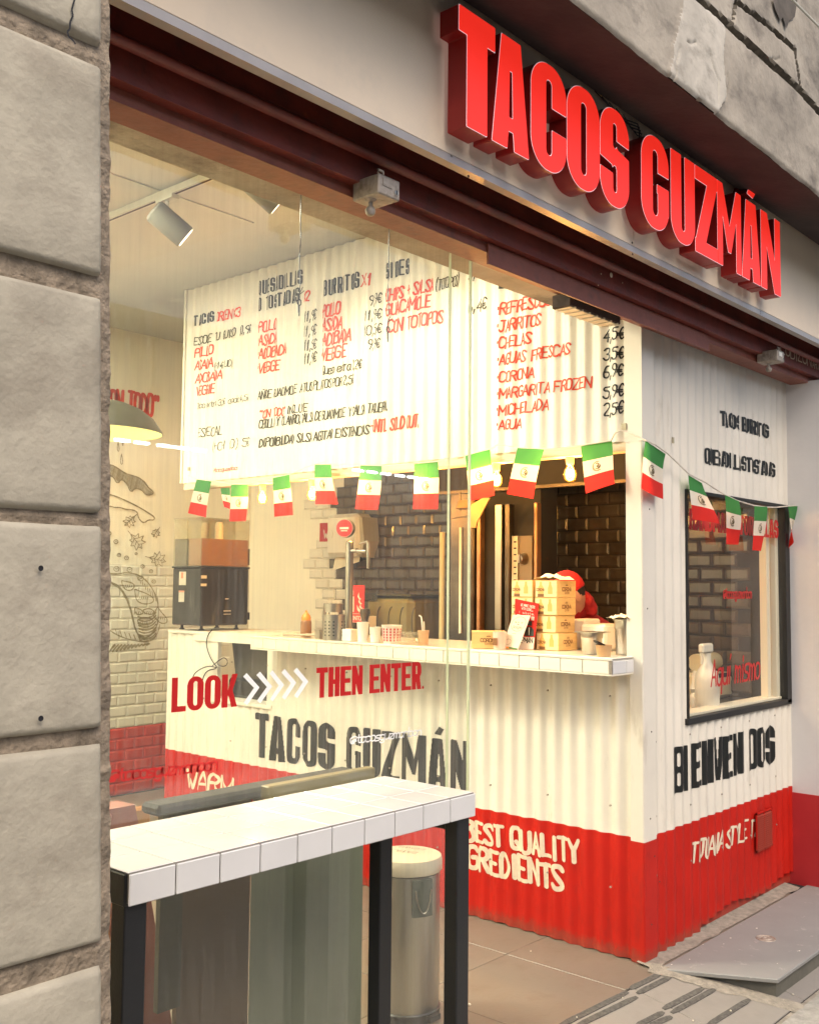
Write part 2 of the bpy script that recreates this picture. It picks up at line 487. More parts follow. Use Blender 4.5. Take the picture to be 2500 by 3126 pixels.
def chaikin(p, n=2):
    for _ in range(n):
        q = [p[0]]
        for a, b in zip(p, p[1:]):
            q += [(a[0] * .75 + b[0] * .25, a[1] * .75 + b[1] * .25), (a[0] * .25 + b[0] * .75, a[1] * .25 + b[1] * .75)]
        q.append(p[-1])
        p = q
    return p
def char_strokes(ch):
    out = []
    for st in ST.get(ch, '').split(','):
        pts = [(gv(t[0]) / 4, gv(t[1]) / 6) for t in st.split() if t]
        if len(pts) > 1:
            if ch in ROUND: pts = chaikin(pts, 2)
            out.append(pts)
    return out
def seg_dist(px, py, a, b):
    ax, ay = a; bx, by = b
    dx, dy = bx - ax, by - ay
    L = dx * dx + dy * dy + 1e-12
    t = np.clip(((px - ax) * dx + (py - ay) * dy) / L, 0, 1)
    return np.hypot(px - ax - t * dx, py - ay - t * dy)

def S_box(x, y, x0, x1, y0, y1, r=0.):
    cx, cy, hx, hy = (x0 + x1) / 2, (y0 + y1) / 2, (x1 - x0) / 2 - r, (y1 - y0) / 2 - r
    qx, qy = np.abs(x - cx) - hx, np.abs(y - cy) - hy
    return np.hypot(np.maximum(qx, 0), np.maximum(qy, 0)) + np.minimum(np.maximum(qx, qy), 0) - r
def S_poly(x, y, pts):
    d = np.full(x.shape, 1e9)
    ins = np.zeros(x.shape, bool)
    n = len(pts)
    for i in range(n):
        a, b = pts[i], pts[(i + 1) % n]
        d = np.minimum(d, seg_dist(x, y, a, b))
        c = ((a[1] > y) != (b[1] > y)) & (x < (b[0] - a[0]) * (y - a[1]) / (b[1] - a[1] + 1e-12) + a[0])
        ins ^= c
    return np.where(ins, -d, d)
U_, I_, N_ = np.minimum, np.maximum, lambda a: -a
def block_char(ch, x, y, w, t, r=None):
    """signed distance of a heavy condensed capital in the box [0,w] x [0,1]; t is the stem width"""
    if r is None: r = w * .46
    B = lambda *a: S_box(x, y, *a)
    ri = max(.001, (w - 2 * t) * .49)
    slot = B(t, w - t, t * .62, 1 - t * .62, ri)
    if ch in 'OQ':
        d = I_(B(0, w, 0, 1, r), N_(slot))
        return U_(d, S_poly(x, y, [(w * .5, .16), (w * .72, .2), (w * 1.02, -.06), (w * .72, -.08)])) if ch == 'Q' else d
    if ch == 'D': return I_(U_(B(0, w, 0, 1, r), B(0, w * .5, 0, 1)), N_(slot))
    if ch == 'C': return I_(B(0, w, 0, 1, r), N_(U_(slot, B(t, w + .1, .40, .60))))
    if ch == 'G':
        d = I_(B(0, w, 0, 1, r), N_(U_(slot, B(t, w + .1, .44, .62))))
        return U_(d, U_(B(w - t, w, .2, .50), B(w * .56, w, .40, .50)))
    if ch == 'U': return I_(U_(B(0, w, 0, 1, r), B(0, w, .5, 1)), N_(U_(slot, B(t, w - t, .5, 1.1))))
    if ch == 'S':
        d = B(0, w, 0, 1, r)
        up = U_(B(t, w - t, .60, 1 - t * .62, ri), S_poly(x, y, [(t, .72), (w - t * .9, .60), (w + .1, .54), (w + .1, .66), (w - t, .68)]))
        lo = U_(B(t, w - t, t * .62, .42, ri), S_poly(x, y, [(w - t, .30), (t * .9, .42), (-.1, .47), (-.1, .36), (t, .34)]))
        return I_(d, N_(U_(up, lo)))
    if ch == 'T': return U_(B(0, w, 1 - t * .8, 1), B((w - t) / 2, (w + t) / 2, 0, 1))
    if ch == 'L': return U_(B(0, t, 0, 1), B(0, w, 0, t * .75))
    if ch == 'I': return B(0, t, 0, 1)
    if ch == 'H': return U_(U_(B(0, t, 0, 1), B(w - t, w, 0, 1)), B(0, w, .42, .58))
    if ch in 'EF':
        d = U_(U_(B(0, t, 0, 1), B(0, w, 1 - t * .62, 1)), B(0, w * .92, .43, .58))
        return U_(d, B(0, w, 0, t * .62)) if ch == 'E' else d
    if ch == 'Z': return U_(U_(B(0, w, 1 - t * .66, 1), B(0, w, 0, t * .66)), S_poly(x, y, [(0, t * .5), (t * 1.02, t * .5), (w, 1 - t * .5), (w - t * 1.02, 1 - t * .5)]))
    if ch == 'N': return U_(U_(B(0, t * .86, 0, 1), B(w - t * .86, w, 0, 1)), S_poly(x, y, [(0, 1), (t * .95, 1), (w, 0), (w - t * .95, 0)]))
    if ch == 'M': return U_(U_(B(0, t * .8, 0, 1), B(w - t * .8, w, 0, 1)), U_(S_poly(x, y, [(0, 1), (t * .8, 1), (w * .5, .52), (w * .56, .2), (w * .44, .2)]), S_poly(x, y, [(w, 1), (w - t * .8, 1), (w * .5, .52), (w * .44, .2), (w * .56, .2)])))
    if ch == 'V': return S_poly(x, y, [(0, 1), (t, 1), (w * .5, .30), (w - t, 1), (w, 1), (w * .62, 0), (w * .38, 0)])
    if ch in 'AÁ':
        d = S_poly(x, y, [(0, 0), (w * .24, 1), (w * .76, 1), (w, 0), (w - t * .92, 0), (w - t * .99, .16), (t * .99, .16), (t * .92, 0)])
        hole = S_poly(x, y, [(t * 1.02, .29), (w - t * 1.02, .29), (w * .53, .70), (w * .47, .70)])
        d = I_(d, N_(hole))
        return U_(d, S_poly(x, y, [(w * .30, 1.08), (w * .62, 1.06), (w * .86, 1.20), (w * .5, 1.23)])) if ch == 'Á' else d
    if ch in 'RPB':
        hr = w * .4
        d = U_(I_(B(0, w, .42, 1, hr), B(0, w, 0, 1)), B(0, w * .5, .42, 1))
        d = U_(d, B(0, t, 0, 1))
        d = I_(d, N_(B(t, w - t, .56, 1 - t * .62, ri * .8)))
        if ch == 'R': d = U_(d, S_poly(x, y, [(w * .35, .46), (w * .85, .48), (w, 0), (w - t, 0)]))
        if ch == 'B':
            d2 = U_(B(0, w * 1.02, 0, .56, hr), B(0, w * .5, 0, .56))
            d = U_(d, d2)
            d = I_(I_(d, N_(B(t, w - t, t * .62, .43, ri * .8))), N_(B(t, w - t, .58, 1 - t * .62, ri * .8)))
        return d
    if ch == 'K': return U_(B(0, t, 0, 1), U_(S_poly(x, y, [(t * .8, .36), (w - t * .95, 1), (w, 1), (t * 1.5, .34)]), S_poly(x, y, [(t * .9, .50), (t * 1.6, .62), (w, 0), (w - t, 0)])))
    if ch == '.': return np.hypot(x - t * .5, y - t * .42) - t * .45
    return np.full(x.shape, 1.)

def runs_mesh(mb, D, xs, ys, surf, mi=0):
    """turn a signed-distance grid D[x, y] into quads laid on surf(u, v)"""
    dx = xs[1] - xs[0]
    for i in range(len(xs)):
        col = D[i]
        ins = col < 0
        if not ins.any(): continue
        ed = np.flatnonzero(np.diff(ins.astype(np.int8)))
        st = []
        if ins[0]: st.append(ys[0])
        for e in ed:
            a, b = col[e], col[e + 1]
            st.append(ys[e] + (ys[e + 1] - ys[e]) * a / (a - b))
        if ins[-1]: st.append(ys[-1])
        u0, u1 = xs[i] - dx / 2, xs[i] + dx / 2
        for k in range(0, len(st) - 1, 2):
            mb.add([surf(u0, st[k]), surf(u1, st[k]), surf(u1, st[k + 1]), surf(u0, st[k + 1])], [(0, 1, 2, 3)], mi)
def lettering(mb, text, surf, h, width, stroke=.12, font='brush', slant=.0, step=None, wob=.0, cw=.62, gap=.16, mi=0, lower=None):
    """write text from (0,0); h = cap height, width = whole length in metres"""
    n = len(text)
    step = step or max(.0015, h / 75)
    adv = []
    for ch in text:
        if font == 'block': a = {'I': .62, '.': .55, 'M': 1.35, ' ': .55, 'L': .85, 'V': 1.05, 'A': 1.05, 'Á': 1.05}.get(ch, 1.)
        else: a = {'I': .55, '.': .4, ',': .5, ' ': .75, 'M': 1.25, "'": .4, '·': .5, '1': .7, 'i': .5, 'í': .5, 'm': 1.2, 'l': .5, '(': .7, ')': .7, '@': 1.2}.get(ch, 1.)
        adv.append(a)
    unit = width / (sum(adv) + 1e-9)
    x = 0.
    for ch, a in zip(text, adv):
        cwid = unit * a
        if ch != ' ':
            wch = cwid * (1 - gap)
            pad = stroke * h * 1.2
            jit = (rnd() - .5) * wob * h
            sc_ = 1 + (rnd() - .5) * wob
            xs = np.arange(-pad, wch + pad, step)
            ys = np.linspace(-.45 * h if font == 'brush' else -.12 * h, 1.32 * h, 60)
            X, Y = np.meshgrid(xs, ys, indexing='ij')
            if font == 'block':
                tt = stroke
                D = block_char(ch, X / h, Y / h, wch / h, min(tt, wch / h * .42)) * h
            else:
                D = np.full(X.shape, 9.)
                for pl in char_strokes(ch):
                    for p, q in zip(pl, pl[1:]):
                        wv = 1 + .35 * (p[0] != q[0])
                        D = np.minimum(D, seg_dist(X, Y, (p[0] * wch, p[1] * h * sc_), (q[0] * wch, q[1] * h * sc_)) - stroke * h * .5 * (1.15 if abs(q[0] - p[0]) < .15 else .95))
            x0 = x
            runs_mesh(mb, D, xs, ys, lambda u, v: surf(x0 + u + slant * v, v + jit), mi)
        x += cwid
    return mb
# ================================================================= SETTING
XK, YK, XW, YB, ZC = 4.16, 2.29, 5.85, 7.05, 3.64      # kiosk corner, shop line, far wall, back wall, ceiling
ZCNT, ZPAN = 1.336, 2.312                              # counter top, bottom of menu panel

# street and pavement
g = MB(); g.box(-12, 34, -6.2, 1.70, -.35, -.10)
struct(obj('pavement', g, concrete))
g = MB(); g.box(-12, 34, 1.70, 2.0, -.35, -.1035)
struct(obj('pavement_edge', g, mortar))
# sloping threshold of grey tiles with grit strips
SL0, SL1 = (2.20, -.004), (1.72, -.098)
sn = Vector((0, -(SL0[1] - SL1[1]), (SL0[0] - SL1[0]))).normalized()
def slope(px, py, lift=0.):
    p = atp(px, py, (0, SL0[0], SL0[1]), sn)
    return p + sn * lift
th = MB()
th.hexa([(-1, SL1[0], -.3), (4.9, SL1[0], -.3), (4.9, 2.2, -.3), (-1, 2.2, -.3), (-1, SL1[0], SL1[1] - .004), (4.9, SL1[0], SL1[1] - .004), (4.9, 2.2, SL0[1] - .004), (-1, 2.2, SL0[1] - .004)])
tho = struct(obj('threshold', th, grout_k))
xs_ = [-.9 + .6 * i + .002 for i in range(10)]
me_t = None
for i, x in enumerate(xs_):
    m = MB()
    y0, y1 = SL1[0] + .002, SL0[0] - .002
    zz = lambda y: SL1[1] + (y - SL1[0]) / (SL0[0] - SL1[0]) * (SL0[1] - SL1[1])
    m.hexa([(x, y0, zz(y0) - .01), (x + .596, y0, zz(y0) - .01), (x + .596, y1, zz(y1) - .01), (x, y1, zz(y1) - .01), (x, y0, zz(y0)), (x + .596, y0, zz(y0)), (x + .596, y1, zz(y1)), (x, y1, zz(y1))])
    bevel(obj('tile', m, thresh_t, tho), .002, 1)
z6 = lambda x, y: (1700 + x * .406, 2700 + y * .406)
for (a, b, wd) in [((20, 1069), (530, 815), 34), ((548, 792), (775, 680), 34), ((150, 1069), (600, 852), 34), ((603, 826), (850, 702), 32), ((600, 1069), (800, 966), 32), ((800, 942), (1100, 785), 30), ((700, 1069), (860, 1000), 28), ((862, 972), (1190, 790), 26), ((1130, 1069), (1448, 870), 26)]:
    m = MB()
    A = slope(*z6(*a), .003); B = slope(*z6(*b), .003)
    d = (B - A).normalized(); nn = sn.cross(d).normalized() * .0125
    n = 9
    L, R = [], []
    for i in range(n):
        t = i / (n - 1)
        e = 1 if 0 < i < n - 1 else .55
        p = A.lerp(B, t)
        j = 1 + .1 * (rnd() - .5)
        L.append(p + nn * e * j); R.append(p - nn * e * (1 + .1 * (rnd() - .5)))
    vs = L + R[::-1]
    lo = [v - sn * .006 for v in vs]
    k = len(vs)
    m.add(vs + lo, [tuple(range(k))] + [(i, i + k, (i + 1) % k + k, (i + 1) % k) for i in range(k)])
    obj('grip_strip', m, gritstrip, tho)

# floor of the shop, laid with square tiles
g = MB(); g.box(-1, 6.5, 2.2, 7.2, -.3, -.006)
flo = struct(obj('floor', g, grout_k))
ftile = mesh_of('floor_tile', rbox(0, .597, 0, .597, -.012, 0, .002), floor_t)
for i in range(10):
    for j in range(8):
        x, y = .55 + .6 * i - .3, 2.203 + .6 * j
        if x > 5.6: continue
        o = obj('tile', ftile, None, flo, local=True)
        o.location = (x, y, 0)

# raised ramp slab in front of the kiosk
sl = thing('ramp', 'grey raised stone ramp slab with dark edge lying under the BIENVENIDOS wall', 'ramp', (4.6, 2.0, -.1))
m = MB()
P = [(4.15, 2.215), (4.385, 1.785), (7.2, 1.785), (7.2, 2.215)]
m.prism(P, -.016, .002)
bevel(obj('top_slab', m, slab_m, sl), .003, 1)
P2 = [(4.19, 2.21), (4.40, 1.80), (7.2, 1.80), (7.2, 2.21)]
m = MB(); m.prism(P2, -.30, -.0165); obj('base', m, slab_e, sl)
c = at(2420, 2870, Z=.003); c = at(1600 + 1415 * .522, 2250 + 1180 * .522, Z=.003)
m = MB(); m.lathe([(.0, .001), (.010, .001), (.012, .003), (.022, .003), (.024, .0005), (.036, .0005), (.039, .003), (.045, .003), (.047, 0)], (c.x, c.y, .002), 28); obj('drain_cap', m, zinc, sl, smooth=True)
m = MB()
for px, py in ((2146, 2885), (2209, 2883), (2434, 2905), (2440, 2904), (2373, 2943), (2050, 2946), (2230, 2865), (2105, 2930), (2310, 2835)):
    c = at(px, py, Z=.003); r_ = .002 + .003 * rnd()
    m.add([(c.x + r_ * (1 + rnd() * .6) * math.cos(a), c.y + r_ * math.sin(a), .0032) for a in [k * math.pi / 3 for k in range(6)]], [tuple(range(6))])
obj('paint_specks', m, whitepl, sl)['kind'] = 'stuff'
lit = [((1433, 3068), .006), ((1760, 3110), .003), ((2115, 3120), .003), ((1900, 3050), .003), ((2230, 3090), .004), ((2420, 3040), .004), ((1620, 2905), .003)]
m = MB()
for (px, py), r_ in lit:
    c = slope(px, py, .004) if px > 1700 else at(px, py, Z=.004)
    m.lathe([(0, -.003), (r_, -.001), (r_ * .8, r_ * .6), (0, r_ * .8)], c, 7)
obj('litter', m, cloth_w)['kind'] = 'stuff'
# cement fillet between slab and wall
m = MB()
N = 60
for i in range(N):
    x0, x1 = 4.13 + 1.65 * i / N, 4.13 + 1.65 * (i + 1) / N
    y0, y1 = 2.222 + .016 * noise.noise((x0 * 9, 0, 0)), 2.222 + .016 * noise.noise((x1 * 9, 0, 0))
    m.add([(x0, y0, .0035), (x1, y1, .0035), (x1, 2.31, .014), (x0, 2.31, .014)], [(0, 1, 2, 3)])
struct(obj('cement_fillet', m, mortar))
m = MB()
for i in range(40):
    t0, t1 = i / 40, (i + 1) / 40
    a0, a1 = Vector((4.13, 2.25, 0)).lerp(Vector((4.42, 1.70, -.112)), t0), Vector((4.13, 2.25, 0)).lerp(Vector((4.42, 1.70, -.112)), t1)
    w0, w1 = .05 + .03 * noise.noise((t0 * 9, 3, 0)), .05 + .03 * noise.noise((t1 * 9, 3, 0))
    m.add([a0 + Vector((-w0, -.02, .006)), a1 + Vector((-w1, -.02, .006)), a1 + Vector((.03, .0, .016)), a0 + Vector((.03, 0, .016))], [(0, 1, 2, 3)])
struct(obj('cement_seam', m, mortar))

# ceiling and the two room walls
m = MB(); m.box(-1, 6.2, 2.38, 7.3, ZC, ZC + .2)
ce = struct(obj('ceiling', m, ceil_m))
m = MB(); p0, p1 = at(341, 828, Z=ZC), at(341, 828, Z=ZC)
m.box(-.5, p0.x, 4.35, p0.y, ZC - .006, ZC - .001); obj('ceiling_panel', m, mk('ceiling_panel_paint', (.46, .44, .38), .85, .04, 2), ce)
m = MB(); m.box(-1, XW + .2, YB, YB + .15, 0, ZC)
bw = struct(obj('back_wall', m, wall_w))
m = MB(); m.box(XW, XW + .15, YK + .06, YB, 0, ZC)
sw = struct(obj('side_wall', m, wall_w))
m = MB(); m.box(-.2, -.05, 2.4, YB, 0, ZC)
struct(obj('left_wall', m, wall_w))

# metro tiles: back wall (cream above, red below)
TH, TW = .0845, .169
def metro(w_, h_, d_, e_=.012):
    m = MB()
    m.add([(0, 0, 0), (w_, 0, 0), (w_, 0, h_), (0, 0, h_), (e_, -d_, e_), (w_ - e_, -d_, e_), (w_ - e_, -d_, h_ - e_), (e_, -d_, h_ - e_)],
          [(4, 5, 6, 7), (0, 1, 5, 4), (1, 2, 6, 5), (2, 3, 7, 6), (3, 0, 4, 7)])
    return m
mt_c = mesh_of('metro_cream', metro(TW - .004, TH - .004, .007), tile_c)
mt_r = mesh_of('metro_red', metro(TW - .004, TH - .004, .007), tile_red)
ztop = at(345, 2225, Y=YB).z
m = MB(); m.box(-1, XW, YB - .004, YB - .001, ztop, 1.78); obj('grout', m, mk('pale_grout', (.60, .55, .44), .8), bw)
m = MB(); m.box(-1, XW, YB - .004, YB - .001, 0, ztop); obj('grout', m, wall_r, bw)
nred = max(1, round(ztop / TH))
rowz = lambda k: ztop + (k - nred) * TH
for k in range(0, 21):
    z = rowz(k)
    for i in range(9):
        x = 4.05 + i * TW + (TW / 2 if k % 2 else 0)
        o = obj('tile', mt_r if k < nred else mt_c, None, bw, local=True)
        o.location = (x, YB - .004, z)
# mural drawn on the back wall above and over the tiles
def wallpt(px, py, lift=.012): return at(px, py, Y=YB - lift)
z7 = lambda x, y: (300 + x * .348, 1350 + y * .348)
mural = MB()
def mline(pts, r=.0065, sm=1, zf=z7):
    q = [tuple(zf(*p)) for p in pts]
    if sm: q = chaikin(q, 2)
    P3 = [wallpt(*p) for p in q]
    for a, b in zip(P3, P3[1:]):
        d = b - a
        if d.length < 1e-6: continue
        n_ = Vector((-d.z, 0, d.x)).normalized() * r * .62 * (.7 + .6 * rnd())
        mural.add([a - n_, b - n_, b + n_, a + n_], [(0, 1, 2, 3)])
# dripping sauce, tortilla, leaves, onion cubes, taco
for cx, cy, s in ((175, 40, 1), (205, 150, 1.1), (215, 10, .5)):
    mline([(cx, cy - 45 * s), (cx - 9 * s, cy), (cx - 6 * s, cy + 35 * s), (cx + 4 * s, cy + 42 * s), (cx + 10 * s, cy + 20 * s), (cx + 3 * s, cy - 20 * s), (cx, cy - 45 * s)], .005)
out = [(60, 195), (130, 200), (190, 240), (250, 280), (340, 300), (400, 340), (440, 400), (485, 430), (480, 460), (420, 465), (395, 430), (350, 405), (310, 410), (300, 435), (275, 425), (260, 375), (220, 330), (195, 330), (180, 358), (155, 350), (140, 310), (100, 290), (60, 280)]
mline(out, .007)
for i in range(44):
    x = 95 + i * 8.8
    yt = np.interp(x, [60, 130, 190, 250, 340, 400, 440, 485], [192, 205, 243, 282, 302, 342, 402, 440])
    yb = np.interp(x, [60, 140, 180, 220, 260, 300, 350, 395, 420, 480], [280, 305, 352, 335, 380, 432, 405, 430, 462, 462])
    if yb - yt > 14: mline([(x + 14, yt + 4), (x - 8, yb - 3)], .0055, 0)
mline([(60, 450), (150, 470), (260, 520), (360, 570), (440, 620), (495, 655), (490, 685), (440, 680), (410, 705), (380, 700), (350, 660), (345, 610), (290, 590), (240, 590), (190, 570), (150, 575), (110, 560), (60, 565)], .0075)
def leaf(cx, cy, s, a):
    pts = [(-1, 0), (-.5, -.25), (-.55, -.7), (-.15, -.45), (0, -1), (.25, -.5), (.7, -.75), (.6, -.25), (1, 0), (.6, .2), (.75, .65), (.25, .45), (0, .8), (-.2, .4), (-.6, .5), (-.5, .2), (-1, 0)]
    c_, s_ = math.cos(a), math.sin(a)
    T = lambda p: (cx + s * (p[0] * c_ - p[1] * s_), cy + s * (p[0] * s_ + p[1] * c_))
    mline([T(p) for p in pts], .005, 0)
    mline([T((-1.5, 0)), T((.8, 0))], .005, 0)
    for q in (-.4, 0, .4): mline([T((q, 0)), T((q + .25, -.4))], .004, 0); mline([T((q, 0)), T((q + .25, .35))], .004, 0)
leaf(335, 870, 80, .9); leaf(520, 1030, 75, .25); leaf(275, 690, 60, 2.4); leaf(505, 795, 42, 2.2)
for cx, cy, s in ((155, 872, 20), (182, 990, 18), (248, 1015, 20), (333, 978, 12), (388, 1090, 18), (464, 1133, 17), (488, 1222, 18), (275, 1118, 24), (160, 1112, 26), (375, 1195, 26), (95, 800, 20)):
    mline([(cx + s * math.cos(t * 1.05 + cx), cy + s * .9 * math.sin(t * 1.05 + cx)) for t in range(7)], .0055, 0)
    mline([(cx - s * .4, cy - s * .2), (cx + s * .2, cy + s * .1), (cx + s * .5, cy - s * .4)], .004, 0)
mline([(60, 1140), (150, 1160), (260, 1140), (360, 1165), (440, 1230), (500, 1330), (530, 1440), (525, 1560), (500, 1660), (440, 1715), (380, 1720), (330, 1660), (310, 1560), (280, 1430), (235, 1330), (180, 1260), (110, 1225), (60, 1210)], .008)
mline([(110, 1230), (200, 1290), (270, 1420), (300, 1540), (325, 1650), (360, 1705), (430, 1720), (500, 1650), (530, 1560)], .010)
for i in range(9):
    y = 1500 + i * 26
    mline([(345 + i * 2, y + 30), (400, y + 48), (470, y + 34), (510, y - 10)], .009)
for a in ([(205, 1215), (310, 1235), (320, 1275), (270, 1310), (215, 1275), (205, 1215)], [(320, 1290), (430, 1330), (490, 1370), (480, 1410), (400, 1425), (330, 1390), (320, 1290)], [(320, 1450), (380, 1470), (400, 1500), (350, 1520), (320, 1490)], [(395, 1470), (450, 1455), (500, 1490), (470, 1515), (400, 1500)], [(345, 1560), (395, 1535), (475, 1550), (480, 1590), (400, 1610), (350, 1600)], [(520, 1445), (560, 1500), (608, 1550), (600, 1590), (545, 1590), (510, 1555), (480, 1525)]):
    mline(a + [a[0]], .0075)
    cx = sum(p[0] for p in a) / len(a); cy = sum(p[1] for p in a) / len(a)
    for k in range(5): mline([(cx - 40 + k * 18, cy + 26), (cx - 30 + k * 18, cy - 4)], .005, 0)
for i in range(9): mline([(340 + i * 22, 1175 + i * 22), (352 + i * 22, 1215 + i * 26)], .005, 0)
mline([(100, 1650), (160, 1690), (260, 1730), (370, 1752), (450, 1740), (520, 1690), (540, 1600)], .007)
for i in range(6): mline([(150 + 40 * i, 1640 + 12 * i), (168 + 40 * i, 1700 + 8 * i)], .006, 0)
for i in range(11):
    mline([(90 + i * 33, 1850 - i * 7), (120 + i * 33, 1805 - i * 4), (150 + i * 30, 1775)], .012, 0)
obj('mural_drawing', mural, ink_line, bw)
# "CON TODO" written on the back wall
m = MB()
p0 = wallpt(318, 1238, .006); p1 = wallpt(478, 1250, .006)
hL = .17
xs0 = wallpt(296, 1238).x
lettering(m, '"CON TODO"', lambda u, v: (xs0 + u, YB - .006, p0.z - .03 + v), hL, p1.x + .03 - xs0, .15, slant=.02, wob=.08)
obj('lettering', m, inkr, bw)

# black metro tiles on the side wall behind the kiosk, ragged edge towards the white wall
TWk, THk = .157, .082
def side_tile(w_, h_, d_, e_=.012):
    q = metro(w_, h_, d_, e_); m = MB(); m.v = [(v[1], v[0], v[2]) for v in q.v]; m.f = q.f; m.m = q.m
    return m
tk = side_tile(TWk - .004, THk - .004, .009, .013)
mt_km = mesh_of('metro_black', tk, tile_k)
mt_kw = mesh_of('metro_white', side_tile(TWk - .004, THk - .004, .007), tile_c)
m = MB(); m.box(XW - .006, XW - .002, YK + .13, 5.98, .9, 2.75); obj('dark_grout', m, grout_k, sw)
stuff_k = MB()
cnt = 0
edge_rows = [0, 1, 0, 2, 1, 3, 2, 2, 1, 1, 0, 1, 1, 2, 3, 1, 0, 0, 1, 2, 1, 0]
for k in range(22):
    z = .95 + k * THk
    ymax = 5.90 - edge_rows[k] * TWk * .5
    y = YK + .14 - (TWk / 2 if k % 2 else 0)
    while y + TWk < ymax:
        y += TWk
        if 3.25 < y < 4.3 or z > 2.6 or cnt >= 296:
            stuff_k.add([(XW - .006 + v[0], y + v[1], z + v[2]) for v in tk.v], tk.f)
        else:
            o = obj('tile', mt_km, None, sw, local=True); o.location = (XW - .006, y, z); cnt += 1
    for j in range(1, 3):          # pale tiles that complete the ragged edge
        o = obj('tile', mt_kw, None, sw, local=True); o.location = (XW - .006, y + j * TWk, z)
s_ = obj('tile_field', stuff_k, tile_k, sw); s_['kind'] = 'stuff'

# the return wall right of the kiosk
m = MB(); m.box(5.86, 6.3, 1.97, YK + .2, .50, 2.83); rw = struct(obj('return_wall', m, wall_cool))
m = MB(); m.box(5.857, 6.3, 1.967, YK + .2, -.3, .50); obj('painted_base', m, wall_r, rw)
m = MB(); m.box(5.852, 5.857, 2.09, 2.094, -.1, 1.6); obj('panel_joint', m, grout_w, rw)

# ================================================================= BUILDING FRONT
YF = 1.60
lean = lambda z: 1.018 + (z - .893) * -.0345
z1 = lambda x, y: (x * .725, y * .725)
pill = thing('stone_pillar', 'weathered limestone pillar of big plastered blocks at the left edge of the shop front', 'pillar', (.6, 1.9, 0))
m = MB()
N = 260
for i in range(N):
    z0, z1_ = -.1 + 4.6 * i / N, -.1 + 4.6 * (i + 1) / N
    e0 = .044 + .004 * noise.noise((0, 0, z0 * 14)) + .003 * noise.noise((0, 5, z0 * 45)); e1 = .044 + .004 * noise.noise((0, 0, z1_ * 14)) + .003 * noise.noise((0, 5, z1_ * 45))
    f0 = 1.0
    xa, xb = (lean(z0) * f0 + e0 * .8), (lean(z1_) * f0 + e1 * .8)
    y0 = 1.618 + .008 * noise.noise((3, 0, z0 * 30)); y1 = 1.618 + .008 * noise.noise((3, 0, z1_ * 30))
    m.add([(-.2, y0, z0), (xa - .03, y0 - .004, z0), (xa, y0 + .004, z0), (xa + .002, 2.36, z0), (-.2, y1, z1_), (xb - .03, y1 - .004, z1_), (xb, y1 + .004, z1_), (xb + .002, 2.36, z1_)], [(0, 1, 5, 4), (1, 2, 6, 5), (2, 3, 7, 6)])
obj('rough_core', m, stone_r, pill)
joints = [((0, 11), (308, 134), (0, 62), (304, 192)), ((0, 776), (301, 841), (0, 827), (300, 899)), ((0, 1527), (296, 1567), (0, 1592), (290, 1601)), ((0, 2244), (300, 2228), (0, 2316), (300, 2272)), ((0, 2972), (300, 2888), (0, 3061), (300, 2957))]
jz = []
for a, b, c, d in joints:
    jz.append((at(*b, Y=YF).z, at(*d, Y=YF).z))
tops = [4.5] + [j[1] for j in jz]
bots = [j[0] for j in jz] + [-.12]
for k, (zt, zb) in enumerate(zip(tops, bots)):
    if zt - zb < .03: continue
    m = MB()
    NX, NZ = 44, max(10, int((zt - zb) / .018))
    X0 = -.15
    def dep(u, v, x, z):
        # u,v distance to the right edge and to the nearer horizontal edge
        e = max(0, min(u, .012)) / .012
        h_ = max(0, min(v, .012)) / .012
        prof = (1 - (1 - e) ** 2) ** .5 * (1 - (1 - h_) ** 2) ** .5
        n_ = noise.fractal(Vector((x * 5, z * 5, k * 3.7)), 1., 2., 6) * .0022 + noise.noise(Vector((x * 40, z * 40, k))) * .0006
        return YF + .020 * (1 - prof) + n_
    vs = []
    for j in range(NZ + 1):
        tz = j / NZ
        tz = tz if 0 < j < NZ else tz
        z = zb + (zt - zb) * tz
        if j == 1: z = zb + .006
        if j == 2: z = zb + .014
        if j == NZ - 1: z = zt - .006
        if j == NZ - 2: z = zt - .014
        xe = lean(z) + .010
        for i in range(NX + 1):
            tx = i / NX
            x = X0 + (xe - X0) * tx
            if i == NX - 1: x = xe - .004
            if i == NX - 2: x = xe - .012
            if i == NX - 3: x = xe - .026
            wobx = .004 * noise.noise(Vector((2, z * 12, k))) if i == NX else 0
            y = dep(xe - x, min(z - zb, zt - z), x, z)
            vs.append((x + wobx, y, z + (.006 * noise.noise(Vector((x * 3, k, 0))) if j in (0, NZ) else 0)))
    fs = [(j * (NX + 1) + i, j * (NX + 1) + i + 1, (j + 1) * (NX + 1) + i + 1, (j + 1) * (NX + 1) + i) for j in range(NZ) for i in range(NX)]
    m.add(vs, fs)
    # back ring so the block is solid
    ob = obj('stone', m, stone, pill, smooth=70)
    if k == 0:
        ob['label'] = 'cracked top block'
        cr = MB()
        pts = [(300 - 0, -5), (312 * .725, 30), (300 * .725, 75), (292 * .725, 115), (300 * .725, 140), (320 * .725, 175)]
        pts = [(315, -8), (302, 40), (308, 62), (296, 88), (294, 120), (284, 130), (290, 152), (310, 170), (318, 184)]
        P3 = [at(x * .725, y * .725, Y=YF - .004) for x, y in pts]
        for a, b in zip(P3, P3[1:]):
            d = (b - a); n_ = Vector((-d.z, 0, d.x)).normalized() * .0016
            cr.add([a - n_, b - n_, b + n_, a + n_], [(0, 1, 2, 3)])
        obj('crack', cr, black_gap, pill)
m = MB()
for px, py in ((124, 1735), (124, 2194)):
    c = at(px, py, Y=YF - .0065); m.lathe([(0, 0), (.0035, 0), (.0035, -.001), (.0048, -.001)], (c.x, c.y, c.z), 14, axis='Y')
